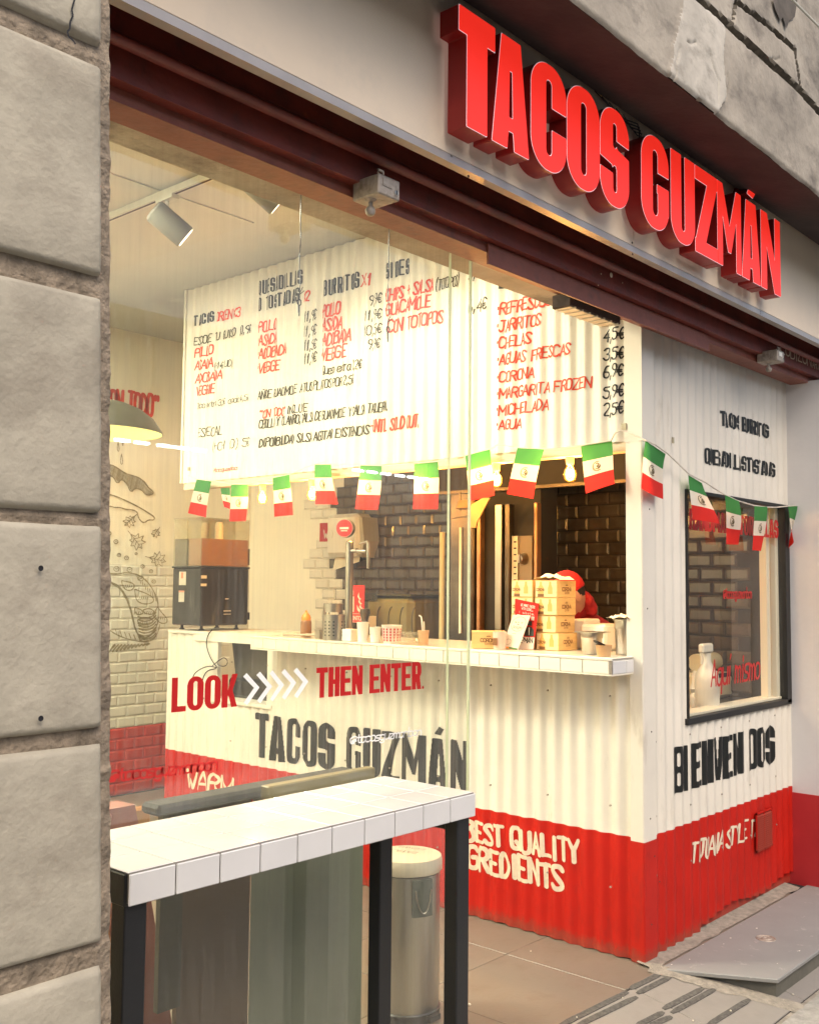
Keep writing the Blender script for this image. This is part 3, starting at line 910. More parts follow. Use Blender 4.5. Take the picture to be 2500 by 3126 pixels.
obj('wall_plug', m, black_gap, pill)

# overhanging stone ledge above the sign
lz0 = 3.385
led = thing('stone_ledge', 'peeling plastered stone ledge above the red letter sign', 'ledge', (4, 1.8, 3.4))
pz = lambda x, y: at(1750 + x * .435, y * .435, Y=YF)
patch = [(760, -40), (745, 120), (700, 260), (690, 420), (660, 520), (720, 600), (800, 650), (930, 740), (1010, 800), (1070, 690), (1060, 520), (1040, 330), (1075, 210), (1000, 110), (930, 60), (880, -40)]
pp = [(q.x, q.z) for q in [pz(*p) for p in chaikin(patch + [patch[0]], 2)]]
GR = []
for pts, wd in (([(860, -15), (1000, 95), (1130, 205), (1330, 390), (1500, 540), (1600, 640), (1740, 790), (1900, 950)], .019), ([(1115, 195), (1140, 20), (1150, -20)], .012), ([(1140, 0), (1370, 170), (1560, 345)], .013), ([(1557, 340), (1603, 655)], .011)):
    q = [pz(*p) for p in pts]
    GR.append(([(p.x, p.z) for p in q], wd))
CR_ = [[(740, 330), (715, 450), (712, 560)], [(945, 360), (975, 470), (1010, 560), (1012, 740)], [(1085, 520), (1095, 600), (1070, 700)], [(790, 285), (815, 305), (848, 295)], [(1400, 400), (1425, 415), (1450, 402)]]
CRK = [[(q.x, q.z) for q in [pz(*p) for p in pl]] for pl in CR_]
X0, X1, Z0, Z1 = .9, 7.5, lz0, 4.75
xs_l = np.concatenate([np.linspace(.9, 2.2, 24)[:-1], np.linspace(2.2, 4.9, 330)[:-1], np.linspace(4.9, 7.5, 30)])
zs_l = np.concatenate([np.linspace(lz0, 4.15, 110)[:-1], np.linspace(4.15, 4.75, 10)])
XX, ZZ = np.meshgrid(xs_l, zs_l, indexing='ij')
gd = np.full(XX.shape, 9.)
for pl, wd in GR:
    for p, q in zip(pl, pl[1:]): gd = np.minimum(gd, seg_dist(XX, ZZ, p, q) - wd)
cd_ = np.full(XX.shape, 9.)
for pl in CRK:
    for p, q in zip(pl, pl[1:]): cd_ = np.minimum(cd_, seg_dist(XX, ZZ, p, q))
pd_ = S_poly(XX, ZZ, pp)
vs, mi = [], []
nz_ = len(zs_l)
for i, x in enumerate(xs_l):
    for j, z in enumerate(zs_l):
        n1_ = noise.fractal(Vector((x * 2.2, z * 2.2, 9)), 1., 2., 5)
        n2_ = noise.noise(Vector((x * 17, z * 17, 2)))
        y = YF + n1_ * .005 + n2_ * .0016
        g_ = gd[i, j] + n2_ * .005
        y += .028 * min(1, max(0, -g_ / .008))
        if pd_[i, j] + n2_ * .01 < 0: y -= .006
        y += .008 * max(0, 1 - cd_[i, j] / .006)
        zz_ = z
        if j == 0: zz_ = z + .006 * noise.fractal(Vector((x * 6, 0, 2)), 1., 2., 4); y += .010
        if j == 1: y += .003
        vs.append((x, y, zz_))
m = MB()
m.v = vs
for i in range(len(xs_l) - 1):
    for j in range(nz_ - 1):
        m.f.append((i * nz_ + j, (i + 1) * nz_ + j, (i + 1) * nz_ + j + 1, i * nz_ + j + 1))
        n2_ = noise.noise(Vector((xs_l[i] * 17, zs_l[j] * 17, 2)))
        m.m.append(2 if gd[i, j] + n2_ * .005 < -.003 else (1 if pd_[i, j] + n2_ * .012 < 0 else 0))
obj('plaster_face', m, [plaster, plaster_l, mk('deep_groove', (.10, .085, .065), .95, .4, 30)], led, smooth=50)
m = MB(); P3 = [pz(*p) for p in [(1385, -10), (1400, 60), (1440, 150), (1455, 120), (1480, 200), (1500, 150), (1540, 120), (1560, -10)]]
P3 = [Vector((p.x, YF - .009, p.z)) for p in P3]; k = len(P3); m.add([tuple(p) for p in P3], [tuple(range(k))]); obj('damp_stain', m, mk('damp_plaster', (.10, .085, .07), .95, .3, 18), led)
m = MB(); m.tube([at(1750 + 1520 * .435, -10, Y=YF - .06), at(2510, 90, Y=YF - .06)], .005, 8); tag(obj('overhead_wire', m, trackwhite), 'thin pale cable crossing the top right corner of the facade', 'cable')
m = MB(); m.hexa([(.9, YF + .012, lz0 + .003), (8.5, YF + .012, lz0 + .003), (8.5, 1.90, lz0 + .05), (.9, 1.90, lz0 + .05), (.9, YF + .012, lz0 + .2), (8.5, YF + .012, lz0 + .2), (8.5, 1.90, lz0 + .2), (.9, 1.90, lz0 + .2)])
obj('soffit', m, shaded_soffit, led)
m = MB(); m.box(.9, 8.5, 1.9, 2.3, 3.50, 3.7); m.box(.9, 8.5, 1.99, 2.02, 3.4, 3.6); obj('shadow_gap', m, black_gap, led)  # black boxes stand in for the shade in this gap
m = MB(); m.box(-1, 9, 1.62, 2.6, 4.7, 5.2); m.box(-1, 9, 2.3, 2.7, 2.98, 4.7); obj('wall_behind', m, plaster, led)

# fascia boards
YP = 1.95
fas = thing('fascia', 'smooth beige fascia boards behind the red letters', 'fascia', (3, YP, 3.2))
seam = at(1250 + 945 * .725, 1060 * .725, Y=YP).x
for x0, x1 in ((.93, seam - .002), (seam + .002, 8.0)):
    m = MB(); m.box(x0, x1, YP, YP + .018, 2.966, 3.492); bevel(obj('board', m, fascia_m, fas), .0015, 1)
m = MB(); m.box(.93, 8, YP - .003, YP + .03, 2.938, 2.9625); obj('metal_trim', m, trim_m, fas)
m = MB()
for px, py in ((1377, 475), (1430, 537), (1930, 740), (1931, 775), (2321, 951), (2320, 957)):
    c = at(px, py, Y=YP - .002); m.lathe([(0, -.001), (.004, -.001), (.0045, .001)], c, 10, axis='Y')
obj('screw', m, groove_m, fas)
m = MB()
for k in range(5):
    a = at(1250 + (780 + 30 * k) * .725, (380 + 25 * k) * .725, Y=YP - .02); 
    b = at(1250 + (960 + 6 * k) * .725, (520 + 14 * k) * .725, Y=YP - .02)
    c = at(1250 + (965 - 8 * k) * .725, (600 + 4 * k) * .725, Y=YP - .01)
    q = chaikin([tuple(a), tuple(a.lerp(b, .5) + Vector((0, 0, -.04))), tuple(b), tuple(c)], 2) if False else [a, a.lerp(b, .3) + Vector((0, 0, -.015)), a.lerp(b, .7) + Vector((0, 0, -.02)), b, b.lerp(c, .5) + Vector((.012, 0, 0)), c]
    m.tube(q, .0022, 5)
tag(obj('loose_wires', m, groove_m), 'thin loose wires hanging on the fascia above the S and G', 'wires')

# roller shutter housing, a long painted steel lintel
def mz(mv, y): return CAM_H + mv * y
lin = thing('shutter_lintel', 'long oxblood red steel shutter lintel with grimy groove over the shop opening', 'lintel', (3, 2.1, 2.9))
X0, X1 = .95, 7.2
def band(name, pts, mat, **k):
    m = MB()
    n = len(pts)
    NX = 1
    m.add([(X0, y, z) for y, z in pts] + [(X1, y, z) for y, z in pts], [(i, i + n, i + 1 + n, i + 1) for i in range(n - 1)])
    return obj(name, m, mat, lin, **k)
m = MB(); m.box(X0, X1, 2.03, 2.28, mz(.654, 2.10), 3.30); obj('recess_shadow', m, black_gap, lin)  # black box stands in for the shadow in the recess above the flange
band('top_flange', [(2.105, mz(.668, 2.105)), (2.10, mz(.6267, 2.10)), (2.10, mz(.622, 2.1))], redpaint)
rid = []
for k in range(9):
    a = math.pi * (.5 + k / 8)
    rid.append((2.095 + .024 * math.cos(a), (mz(.6265, 2.07) + mz(.6135, 2.07)) / 2 + .0155 * math.sin(a)))
band('rolled_ridge', rid, redpaint, smooth=60)
m = MB(); m.box(X0, X1, 2.12, 2.30, mz(.568, 2.12), mz(.615, 2.12)); obj('face_plate', m, redpaint, lin)
m = MB(); m.box(X0, X1, 2.098, 2.122, mz(.6125, 2.1), mz(.6155, 2.1)); obj('shadow_line', m, groove_m, lin)
m = MB(); m.box(X0, X1, 2.165, 2.30, mz(.5585, 2.165) - .0005, mz(.572, 2.165) - .004); obj('guide_groove', m, groove_m, lin)
m = MB(); m.box(X0, X1, 2.16, 2.262, mz(.5412, 2.16), mz(.5575, 2.16)); obj('bottom_bar', m, redpaint2, lin)
m = MB()
N = 200
for i in range(N):
    x0, x1 = X0 + (X1 - X0) * i / N, X0 + (X1 - X0) * (i + 1) / N
    b0 = .004 * noise.noise((x0 * 16, 1, 1)); b1 = .004 * noise.noise((x1 * 16, 1, 1))
    z = mz(.5338, 2.285)
    m.add([(x0, 2.263, z + .03), (x1, 2.263, z + .03), (x1, 2.263, z - .006 + b1), (x0, 2.263, z - .006 + b0), (x1, 2.30, z - .002 + b1), (x0, 2.30, z - .002 + b0)], [(3, 2, 1, 0), (5, 4, 2, 3)])
obj('grimy_edge', m, greywood, lin)
a, b = at(1491, 803, Y=2.15), at(2165, 1045, Y=2.15)
t_ = at(1491, 768, Y=2.15)
m = MB(); m.box(a.x, b.x, 2.150, 2.158, a.z - .002, mz(.5575, 2.16) - .004); obj('patch_plate', m, redpaint2, lin)
m = MB()
for px, py in ((1250 + 850 * .725, 1157 * .725), (1250 + 807 * .725, 1152 * .725), (1250 + 897 * .725, 1190 * .725), (1250 + 795 * .725, 1200 * .725)):
    c = at(px, py, Y=2.117); r_ = .011 if m.v == [] else .003
    m.lathe([(0, -.001), (r_ * .8, -.001), (r_, .001)], c, 9, axis='Y')
obj('paint_chip', m, fascia_m, lin)
# scratched signature on the plate
m = MB()
bz_ = at(2420, 1094, Y=2.1165).z
xa_, xb_, xc_ = at(2383, 1060, Y=2.1165).x, at(2478, 1100, Y=2.1165).x, at(2500, 1110, Y=2.1165).x
hh_ = at(2420, 1050, Y=2.1165).z - bz_
lettering(m, 'LOBIZON', lambda u, v: (xa_ + u, 2.1165, bz_ + v), hh_, xb_ - xa_, .085, wob=.08)
lettering(m, 'ART', lambda u, v: (xb_ + .01 + u, 2.1165, bz_ + v), hh_ * .62, xc_ - xb_, .10, wob=.1)
q = [at(2200 + x * .174, 900 + y * .174, Y=2.155) for x, y in ((1375, 1240), (1420, 1290), (1490, 1330), (1555, 1315))]
m.tube(q, .003, 5)
obj('scratched_name', m, inkw, lin)
# lock boxes
def lockbox(label, px, py, s=1., paint=None):
    c = at(px, py, Y=2.04)
    t = thing('lock_box', label, 'lock', (c.x, 2.04, c.z), 'lock boxes on the shutter lintel')
    wx, hz, dy = .094 * s, .062 * s, .11
    m = rbox(0, wx, 0, dy, 0, hz, .004); obj('housing', m, zinc, t, local=True)
    m = MB(); m.tube([(-.004, .0, hz * .96), (-.004, .0, hz + .007), (.018, .0, hz + .007), (.018, 0, hz * .96)], .004, 6); obj('hinge_pin', m, zinc, t, local=True, smooth=True)
    m = MB(); m.box(.018, wx * .62, -.002, .001, hz * .45, hz * .82); obj('plate', m, paint or zinc, t, local=True)
    m = MB(); m.lathe([(0, -.002), (.007, -.002), (.0085, 0), (.0085, .002)], (wx * .82, 0, hz * .36), 16, axis='Y'); obj('keyhole_ring', m, steel, t, local=True, smooth=True)
    m = MB(); m.box(wx * .82 - .0012, wx * .82 + .0012, -.0035, -.002, hz * .26, hz * .46); obj('key_slot', m, black_gap, t, local=True)
    m = MB(); m.lathe([(0, -.05), (.010, -.048), (.015, -.040), (.016, -.032), (.012, -.024), (.007, -.022), (.007, -.008), (.014, -.006), (.019, 0)], (.026, .058, 0), 18); obj('bolt', m, zinc, t, local=True, smooth=True)
    return t
lockbox('dirty zinc lock box with hanging bolt in the middle of the red lintel', 1156, 587)
lockbox('rusty lock box with pale label beside the scratched name on the lintel', 2374, 1099, .95, whitepl)
# small door-closer lamp under the lintel
a, b = at(1742, 905, Y=2.20), at(1895, 962, Y=2.20)
fx = thing('ribbed_light', 'small ribbed metal light fixture under the red lintel above the drinks list', 'light fixture', (a.x, 2.2, a.z))
m = rbox(0, b.x - a.x, 0, .09, -.035, .02, .004); obj('housing', m, groove_m, fx, local=True)
for i in range(7):
    m = MB(); x = .03 + i * (b.x - a.x - .06) / 6; m.box(x, x + .006, -.003, .088, -.041, -.034); obj('rib', m, trackwhite, fx, local=True)
m = MB(); m.box(.012, b.x - a.x - .012, .008, .08, -.038, -.0345); obj('diffuser', m, mk('cream_diffuser', (.6, .55, .42), .4), fx, local=True)

# ================================================================= THE SIGN
def march(D, xs, ys):
    """closed contours of D<0 by marching squares"""
    nx, ny = D.shape
    def ip(a, b, va, vb): return a + (b - a) * (va / (va - vb))
    segs = {}
    E = {}
    for i in range(nx - 1):
        for j in range(ny - 1):
            v = (D[i, j], D[i + 1, j], D[i + 1, j + 1], D[i, j + 1])
            c = sum((1 << k) for k in range(4) if v[k] < 0)
            if c in (0, 15): continue
            e = {0: ('h', i, j), 1: ('v', i + 1, j), 2: ('h', i, j + 1), 3: ('v', i, j)}
            T = {1: [(3, 0)], 2: [(0, 1)], 3: [(3, 1)], 4: [(1, 2)], 5: [(3, 2), (1, 0)], 6: [(0, 2)], 7: [(3, 2)], 8: [(2, 3)], 9: [(2, 0)], 10: [(0, 3), (2, 1)], 11: [(2, 1)], 12: [(1, 3)], 13: [(1, 0)], 14: [(0, 3)]}[c]
            for p, q in T: segs[e[p]] = e[q]
    def pt(k):
        t, i, j = k
        if t == 'h': return (ip(xs[i], xs[i + 1], D[i, j], D[i + 1, j]), ys[j])
        return (xs[i], ip(ys[j], ys[j + 1], D[i, j], D[i, j + 1]))
    loops = []
    while segs:
        s = next(iter(segs)); L = []; k = s
        while k in segs:
            nxt = segs.pop(k); L.append(pt(k)); k = nxt
        if len(L) > 6:
            # drop nearly collinear points
            R = [L[0]]
            for a, b in zip(L[1:], L[2:] + [L[0]]):
                p = R[-1]
                if abs((a[0] - p[0]) * (b[1] - p[1]) - (a[1] - p[1]) * (b[0] - p[0])) > 2.0e-7: R.append(a)
            loops.append(R)
    return loops
YS = 1.86
sign = thing('shop_sign', 'big red illuminated letters reading TACOS GUZMÁN on the fascia', 'sign', (3.3, YS, 3.01))
k_ = 1.86 / 1.8
LET = [('T', 2.225, 2.40), ('A', 2.384, 2.577), ('C', 2.586, 2.789), ('O', 2.792, 2.997), ('S', 3.0, 3.196), ('G', 3.285, 3.495), ('U', 3.512, 3.712), ('Z', 3.715, 3.915), ('M', 3.915, 4.145), ('Á', 4.150, 4.345), ('N', 4.353, 4.568)]
SZ0, SZ1 = 3.014, 3.378
for ch, xa, xb in LET:
    xa, xb = xa * k_ , xb * k_
    h = SZ1 - SZ0
    wl = (xb - xa) / h
    st = .0035
    ys = np.arange(-.05, 1.28 if ch == 'Á' else 1.05, .012)
    xs = np.arange(-.05, wl + .05, .0085)
    X, Y = np.meshgrid(xs, ys, indexing='ij')
    D = block_char(ch, X, Y, wl, {'M': .175, 'N': .205, 'Z': .25, 'T': .28}.get(ch, .243))
    def build(D, y0, y1, mats, caps=True):
        m = MB()
        for_l = march(D + 1e-6, xs, ys)
        loops = [[Vector((xa + p[0] * h, 0, SZ0 + p[1] * h)) for p in L] for L in for_l]
        off = 0
        flat = []
        for L in loops:
            n = len(L)
            vs = [(p.x, y0, p.z) for p in L] + [(p.x, y1, p.z) for p in L]
            m.add(vs, [(i, (i + 1) % n, n + (i + 1) % n, n + i) for i in range(n)], 0)
            flat.append(L)
        if caps:
            pts = [p for L in flat for p in L]
            # outer loops and their holes: tessellate every outer contour with the holes inside it
            def area(L): return sum(a.x * b.z - b.x * a.z for a, b in zip(L, L[1:] + L[:1])) / 2
            ar = [area(L) for L in flat]
            sgn = math.copysign(1, max(ar, key=abs))
            outs = [i for i, a in enumerate(ar) if a * sgn > 0]
            for oi in outs:
                O = flat[oi]
                bx = (min(p.x for p in O), max(p.x for p in O), min(p.z for p in O), max(p.z for p in O))
                grp = [O] + [flat[i] for i, a in enumerate(ar) if a * sgn < 0 and bx[0] < flat[i][0].x < bx[1] and bx[2] < flat[i][0].z < bx[3]]
                tri = tessellate_polygon([[Vector((p.x, p.z, 0)) for p in L] for L in grp])
                P_ = [p for L in grp for p in L]
                m.add([(p.x, y0, p.z) for p in P_], [t for t in tri], 1)
        return m
    lt = obj('letter', build(D, YS, YS + .072, None), [sign_side, sign_edge], sign, smooth=30)
    lt['label'] = 'red channel letter ' + ch
    obj('face', build(D + .0065, YS - .0025, YS + .0005, None), [sign_face, sign_face], lt)
    m = MB()
    m.tube([(xa + wl * h * .5, YS + .06, SZ0 + .12 * h), (xa + wl * h * .5, YP, SZ0 + .12 * h)], .006, 6)
    if ch == 'T': m.tube([(xa + wl * h * .5, YS + .06, SZ0 + .8 * h), (xa + wl * h * .5, YP, SZ0 + .8 * h)], .006, 6)
    obj('standoff', m, blacksteel, lt)
# ================================================================= KIOSK OF CORRUGATED SHEET
PITCH_, AMP = .0845, .0072
phA = 2.33
AMPB = .0061
wA = lambda y: AMP * math.cos(2 * math.pi * (y - phA) / PITCH_)
wB = lambda x: AMPB * math.cos(2 * math.pi * (x - 4.267) / PITCH_)
surfA = lambda y0, z0, off=.0022: (lambda u, v: (XK - wA(y0 - u) - off, y0 - u, z0 + v))
surfB = lambda x0, z0, off=.0022: (lambda u, v: (x0 + u, YK - wB(x0 + u) - off, z0 + v))
kio = thing('kiosk', 'white and red corrugated metal taco kiosk with a serving hatch and window', 'kiosk', (XK, YK, 0))
ZR = .535                       # height of the red paint
def sheet(name, axis, a0, a1, z0, z1, zr=ZR, fl=None):
    m = MB()
    n = max(6, int((a1 - a0) / PITCH_ * 14))
    f = (lambda a, z: (XK - wA(a), a, z)) if axis == 'A' else (lambda a, z: (a, YK - wB(a), z))
    for i in range(n):
        p, q = a0 + (a1 - a0) * i / n, a0 + (a1 - a0) * (i + 1) / n
        lv = [(z0, 0)] 
        e0 = .004 * noise.noise((p * 11, 2, 0)); e1 = .004 * noise.noise((q * 11, 2, 0))
        b0 = fl(p) if fl else z0; b1 = fl(q) if fl else z0
        if z0 < zr < z1:
            m.add([f(p, b0), f(q, b1), f(q, zr + e1), f(p, zr + e0)], [(0, 1, 2, 3)], 1)
            m.add([f(p, zr + e0), f(q, zr + e1), f(q, z1), f(p, z1)], [(0, 1, 2, 3)], 0)
        else:
            m.add([f(p, b0), f(q, b1), f(q, z1), f(p, z1)], [(0, 1, 2, 3)], 1 if z1 <= zr else 0)
    return obj(name, m, [corr_w, corr_r], kio, smooth=75)
yl = 5.85
cav0, cav1 = at(835, 2000, X=XK).y, at(640, 2000, X=XK).y
zsill = at(760, 2150, X=XK).z
sheet('corrugated_sheet', 'A', YK + .045, cav0, .004, 1.27, fl=lambda y: .004 + .006 * noise.noise((y * 7, 0, 0)))
sheet('corrugated_sheet', 'A', cav0, cav1, .004, zsill)
sheet('corrugated_sheet', 'A', cav1, yl, .004, 1.31)
mp_ = sheet('menu_panel', 'A', YK + .045, 5.72, ZPAN, ZC - .005)
m = MB(); m.box(XK - .018, XK + .03, 5.715, 5.735, ZPAN, ZC - .004); obj('panel_edge', m, corr_w, kio)
# sheet on the street side, around its window
wx0, wx1 = 4.585, 5.80
wz0, wz1 = 1.022, 2.105
fl = lambda x: .03 + (.035 if int((x - 4.3) / PITCH_ * 1.0) % 3 else 0) * (1 if x > 4.75 else 0) + .01
sheet('corrugated_sheet', 'B', XK + .095, wx0, .006, 3.1)
sheet('corrugated_sheet', 'B', wx0, 5.86, .045, wz0, fl=lambda x: .05 + .018 * math.sin(x * 9) if x > 4.7 else .012)
sheet('corrugated_sheet', 'B', wx0, wx1, wz1, 3.1)
sheet('corrugated_sheet', 'B', wx1, 5.86, wz0, 3.1)
m = MB(); m.box(4.6, 5.86, YK + .016, YK + .022, .004, .12); obj('base_flashing', m, corr_r, kio)
# flat corner flashing
def flash(z0, z1, mi_):
    m = MB(); r = .006
    m.add([(XK - .011, YK + .055, z0), (XK - .011, YK - .012 + r, z0), (XK - .011 + r, YK - .012, z0), (XK + .10, YK - .012, z0), (XK - .011, YK + .055, z1), (XK - .011, YK - .012 + r, z1), (XK - .011 + r, YK - .012, z1), (XK + .10, YK - .012, z1)], [(0, 1, 5, 4), (1, 2, 6, 5), (2, 3, 7, 6)])
    return m
obj('corner_flashing', flash(.002, ZR - .012, 0), corr_r, kio); obj('corner_flashing', flash(ZR - .012, 2.305, 0), corr_w, kio)
m = MB(); m.add([(XK - .013, YK + .075, 2.306), (XK - .013, YK - .014, 2.306), (XK + .10, YK - .014, 2.306), (XK - .013, YK + .075, 3.2), (XK - .013, YK - .014, 3.2), (XK + .10, YK - .014, 3.2)], [(0, 1, 4, 3), (1, 2, 5, 4)]); obj('corner_flashing', m, corr_w, kio)
m = MB()
for x, z in ((4.21, .16), (4.205, .62), (4.22, 1.0), (4.24, .45), (4.285, .33), (4.19, 1.55), (4.215, 2.0)):
    m.lathe([(0, -.003), (.003, -.002), (.0042, 0)], (x, YK - .012, z), 8, axis='Y')
obj('screw', m, groove_m, kio)
m = MB()
for k in range(9):
    y = YK + .16 + k * .169 * 2
    for z in (.30, .66, 1.15):
        m.lathe([(0, .0045), (.004, .004), (.005, 0)], (XK - AMP, y + .004 * rnd(), z + .01 * rnd()), 8, axis='X') if False else m.tube([(XK - AMP - .004, y, z), (XK - AMP + .004, y, z)], .0045, 8)
for k in range(5):
    x = 4.267 + k * .338
    for z in (.36, .62, .95): m.tube([(x, YK - AMPB - .003, z), (x, YK - AMPB + .004, z)], .0045, 8)
obj('sheet_screws', m, zinc, kio)['kind'] = 'stuff'
for y in ():
    m = MB(); m.box(XK - AMP - .0012, XK - AMP + .003, y, y + .004, .02, 1.262); obj('sheet_seam', m, groove_m, kio)
# vertical post of the hatch
m = MB(); m.box(XK + .004, XK + .14, YK + .02, YK + .075, 1.30, ZPAN); obj('hatch_post', m, wall_w, kio)
m = MB(); m.box(XK - .009, XK + .004, YK - .01, YK + .072, 1.262, ZPAN); obj('hatch_post', m, corr_w, kio)
# head beam under the menu panel and kiosk ceiling
m = MB(); m.box(XK + .006, XK + .075, YK + .02, 5.72, 2.268, ZPAN + .002); obj('head_beam', m, mk('painted_beam', (.62, .50, .36), .6, .06, 4), kio)
# counter: core, cream tiles on the front edge
XC = 3.962
YC0, YC1 = 2.328, 4.75
m = MB(); m.box(XC + .006, XK + .42, YC0 + .006, YC1, 1.268, 1.330); obj('counter_core', m, grout_w, kio)
m = rbox(XC, XK + .42, YC0, YC1, 1.3305, 1.336, .0025); obj('counter_top', m, tile_c, kio)
m = rbox(XC - .004, XC + .008, YC0 - .003, YC1 + .004, 1.323, 1.3372, .003); obj('nosing', m, tile_c, kio)
cb = [4.75, 4.64, 4.525, 4.41, 4.30, 4.185, 4.067 + .0, 3.953, 3.84, 3.727, 3.613, 3.50, 3.387, 3.274, 3.161, 3.05, 2.934, 2.818, 2.705, 2.59, 2.475, 2.34]
for a, b in zip(cb, cb[1:]):
    m = rbox(XC - .002, XC + .006, b + .0012, a - .0012, 1.266, 1.3225, .002); obj('tile', m, tile_c, kio)
for x0, x1 in ((XC + .012, XC + .125), (XC + .128, XK - .004)):
    m = rbox(x0, x1, YC0 - .002, YC0 + .006, 1.266, 1.3225, .002); obj('tile', m, tile_w, kio)
m = MB(); m.box(XC - .001, XC + .011, YC0, YC0 + .012, 1.266, 1.326); obj('worn_corner', m, mortar, kio)
m = MB(); m.box(XC, XK - .002, YC0, YC1, 1.258, 1.2655); obj('under_trim', m, tile_c, kio)
# low end wall and deck on the left
m = MB(); m.box(XK - .014, XK + .5, cav0 - .05, yl - .02, 1.312, 1.33); m.box(XK - .012, XK + .01, cav0 - .05, yl - .3, 1.27, 1.312); obj('side_deck', m, corr_w, kio)
m = MB(); m.box(XK + .03, XK + .06, cav1 - .02, yl, 0, 1.31); obj('inner_board', m, wall_w, kio)
m = MB(); m.box(XK - .012, XK + .12, cav0, cav1, zsill - .012, zsill + .01); obj('cavity_sill', m, corr_w, kio)
m = MB(); m.box(XK - .004, XK + .02, cav1 - .09, cav1, zsill, 1.27); m.box(XK - .004, XK + .02, cav0, cav0 + .05, zsill, 1.27); obj('cavity_frame', m, corr_w, kio)

# painted writing on the sheets
def writeA(text, px, py, px2, h, mat, stroke=.14, font='brush', slant=.10, wob=.10, **k):
    p = at(px, py, X=XK); q = at(px2, py, X=XK)
    m = MB()
    lettering(m, text, surfA(p.y, p.z), h, p.y - q.y, stroke, font, slant, wob=wob, **k)
    return m
def W(name, items, mat):
    M = MB()
    for it in items:
        q = writeA(*it[0], **(it[1] if len(it) > 1 else {})) if isinstance(it[0], tuple) else it
        M.add(q.v, q.f)
    return obj(name, M, mat, kio)
z3 = lambda x, y: (300 + x * .406, 600 + y * .406)
z4 = lambda x, y: (900 + x * .348, 650 + y * .348)
z5 = lambda x, y: (1400 + x * .406, 700 + y * .406)
zA = lambda x, y: (500 + x * .29, 700 + y * .29)
zB = lambda x, y: (550 + x * .29, 1100 + y * .29)
z9 = lambda x, y: (1380 + x * .3596, 1350 + y * .3596)
z8 = lambda x, y: (800 + x * .377, 1350 + y * .377)
def T(zf, x, y, x2, text, h, **k):
    a = zf(x, y); b = zf(x2, y)
    f_ = {'zA': .33, 'zB': .31, 'z4': .43, 'z5': .43}[[n for n in ('zA', 'zB', 'z4', 'z5') if globals()[n] is zf][0]]
    return writeA(text, a[0], a[1], b[0], h * f_, None, **k)
def group(name, mat, L):
    M = MB()
    for q in L: M.add(q.v, q.f)
    return obj(name, M, mat, kio)
thin = dict(stroke=.10, wob=.10)
med = dict(stroke=.15, wob=.10)
# column 1
group('menu_lettering', blackp2, [T(zA, 325, 1022, 535, 'TACOS', .22, font='block', stroke=.22, slant=0, wob=0)])
group('menu_lettering', inkr, [T(zA, 560, 970, 800, 'ORDEN X3', .175, stroke=.15),
    T(zA, 335, 1352, 520, 'POLLO', .185, **med), T(zA, 335, 1485, 520, 'ASADA', .185, **med), T(zB, 165, 243, 440, 'ADOBADA', .19, **med), T(zB, 168, 375, 360, 'VEGGIE', .19, **med)])
group('menu_lettering', inkk, [T(zA, 330, 1222, 925, 'ESCOGE TU GUISO 10,9€', .155, stroke=.13), T(zA, 520, 1478, 730, '(+1€ UD)', .13, **thin),
    T(zB, 172, 515, 720, 'Taco extra 3,5€ asada 4,5€', .13, stroke=.09), T(zB, 178, 815, 440, '·ESPECIAL', .185, **thin), T(zB, 330, 955, 740, '(+CH 10), 5€', .175, stroke=.09)])
group('menu_lettering', inkr, [T(zB, 355, 1178, 605, '@tacosguzmanbcn', .085, stroke=.12)])
# column 2
group('menu_lettering', blackp2, [T(zA, 1000, 695, 1462, 'QUESADILLAS', .275, font='block', stroke=.20, slant=0, wob=0), T(zA, 1000, 868, 1440, 'O TOSTADAS', .265, font='block', stroke=.20, slant=0, wob=0)])
group('menu_lettering', inkr, [T(zA, 1478, 765, 1535, 'X2', .18, **med), T(zA, 990, 1090, 1190, '·POLLO', .19, **med), T(zA, 992, 1232, 1200, '·ASADA', .19, **med), T(zA, 990, 1370, 1300, '·ADOBADA', .19, **med), T(zA, 990, 1520, 1225, '·VEGGIE', .19, **med)])
group('menu_lettering', inkk, [T(zA, 1485, 975, 1615, '11,9€', .18, **thin), T(zA, 1475, 1130, 1615, '11,9€', .18, **thin), T(zA, 1485, 1280, 1615, '11,5€', .18, **thin), T(zA, 1485, 1420, 1615, '11,9€', .18, **thin),
    T(zB, 830, 412, 1830, 'AÑADE GUACAMOLE A TUS PLATOS POR 2,5€', .165, stroke=.12), T(zB, 1130, 565, 1345, 'INCLUYE', .15, stroke=.12),
    T(zB, 838, 718, 2190, 'CEBOLLA Y CILANTRO, SALSA DE GUACAMOLE Y SALSA TAQUERA.', .165, stroke=.13), T(zB, 838, 915, 1990, 'DISPONIBILIDAD SALSA AGOTAR EXISTENCIAS', .165, stroke=.15)])
group('menu_lettering', inkr, [T(zB, 838, 612, 1120, '"CON TODO"', .155, **med), T(z4, 655, 1925, 1085, '-UNTIL SOLD OUT.', .15, stroke=.16)])
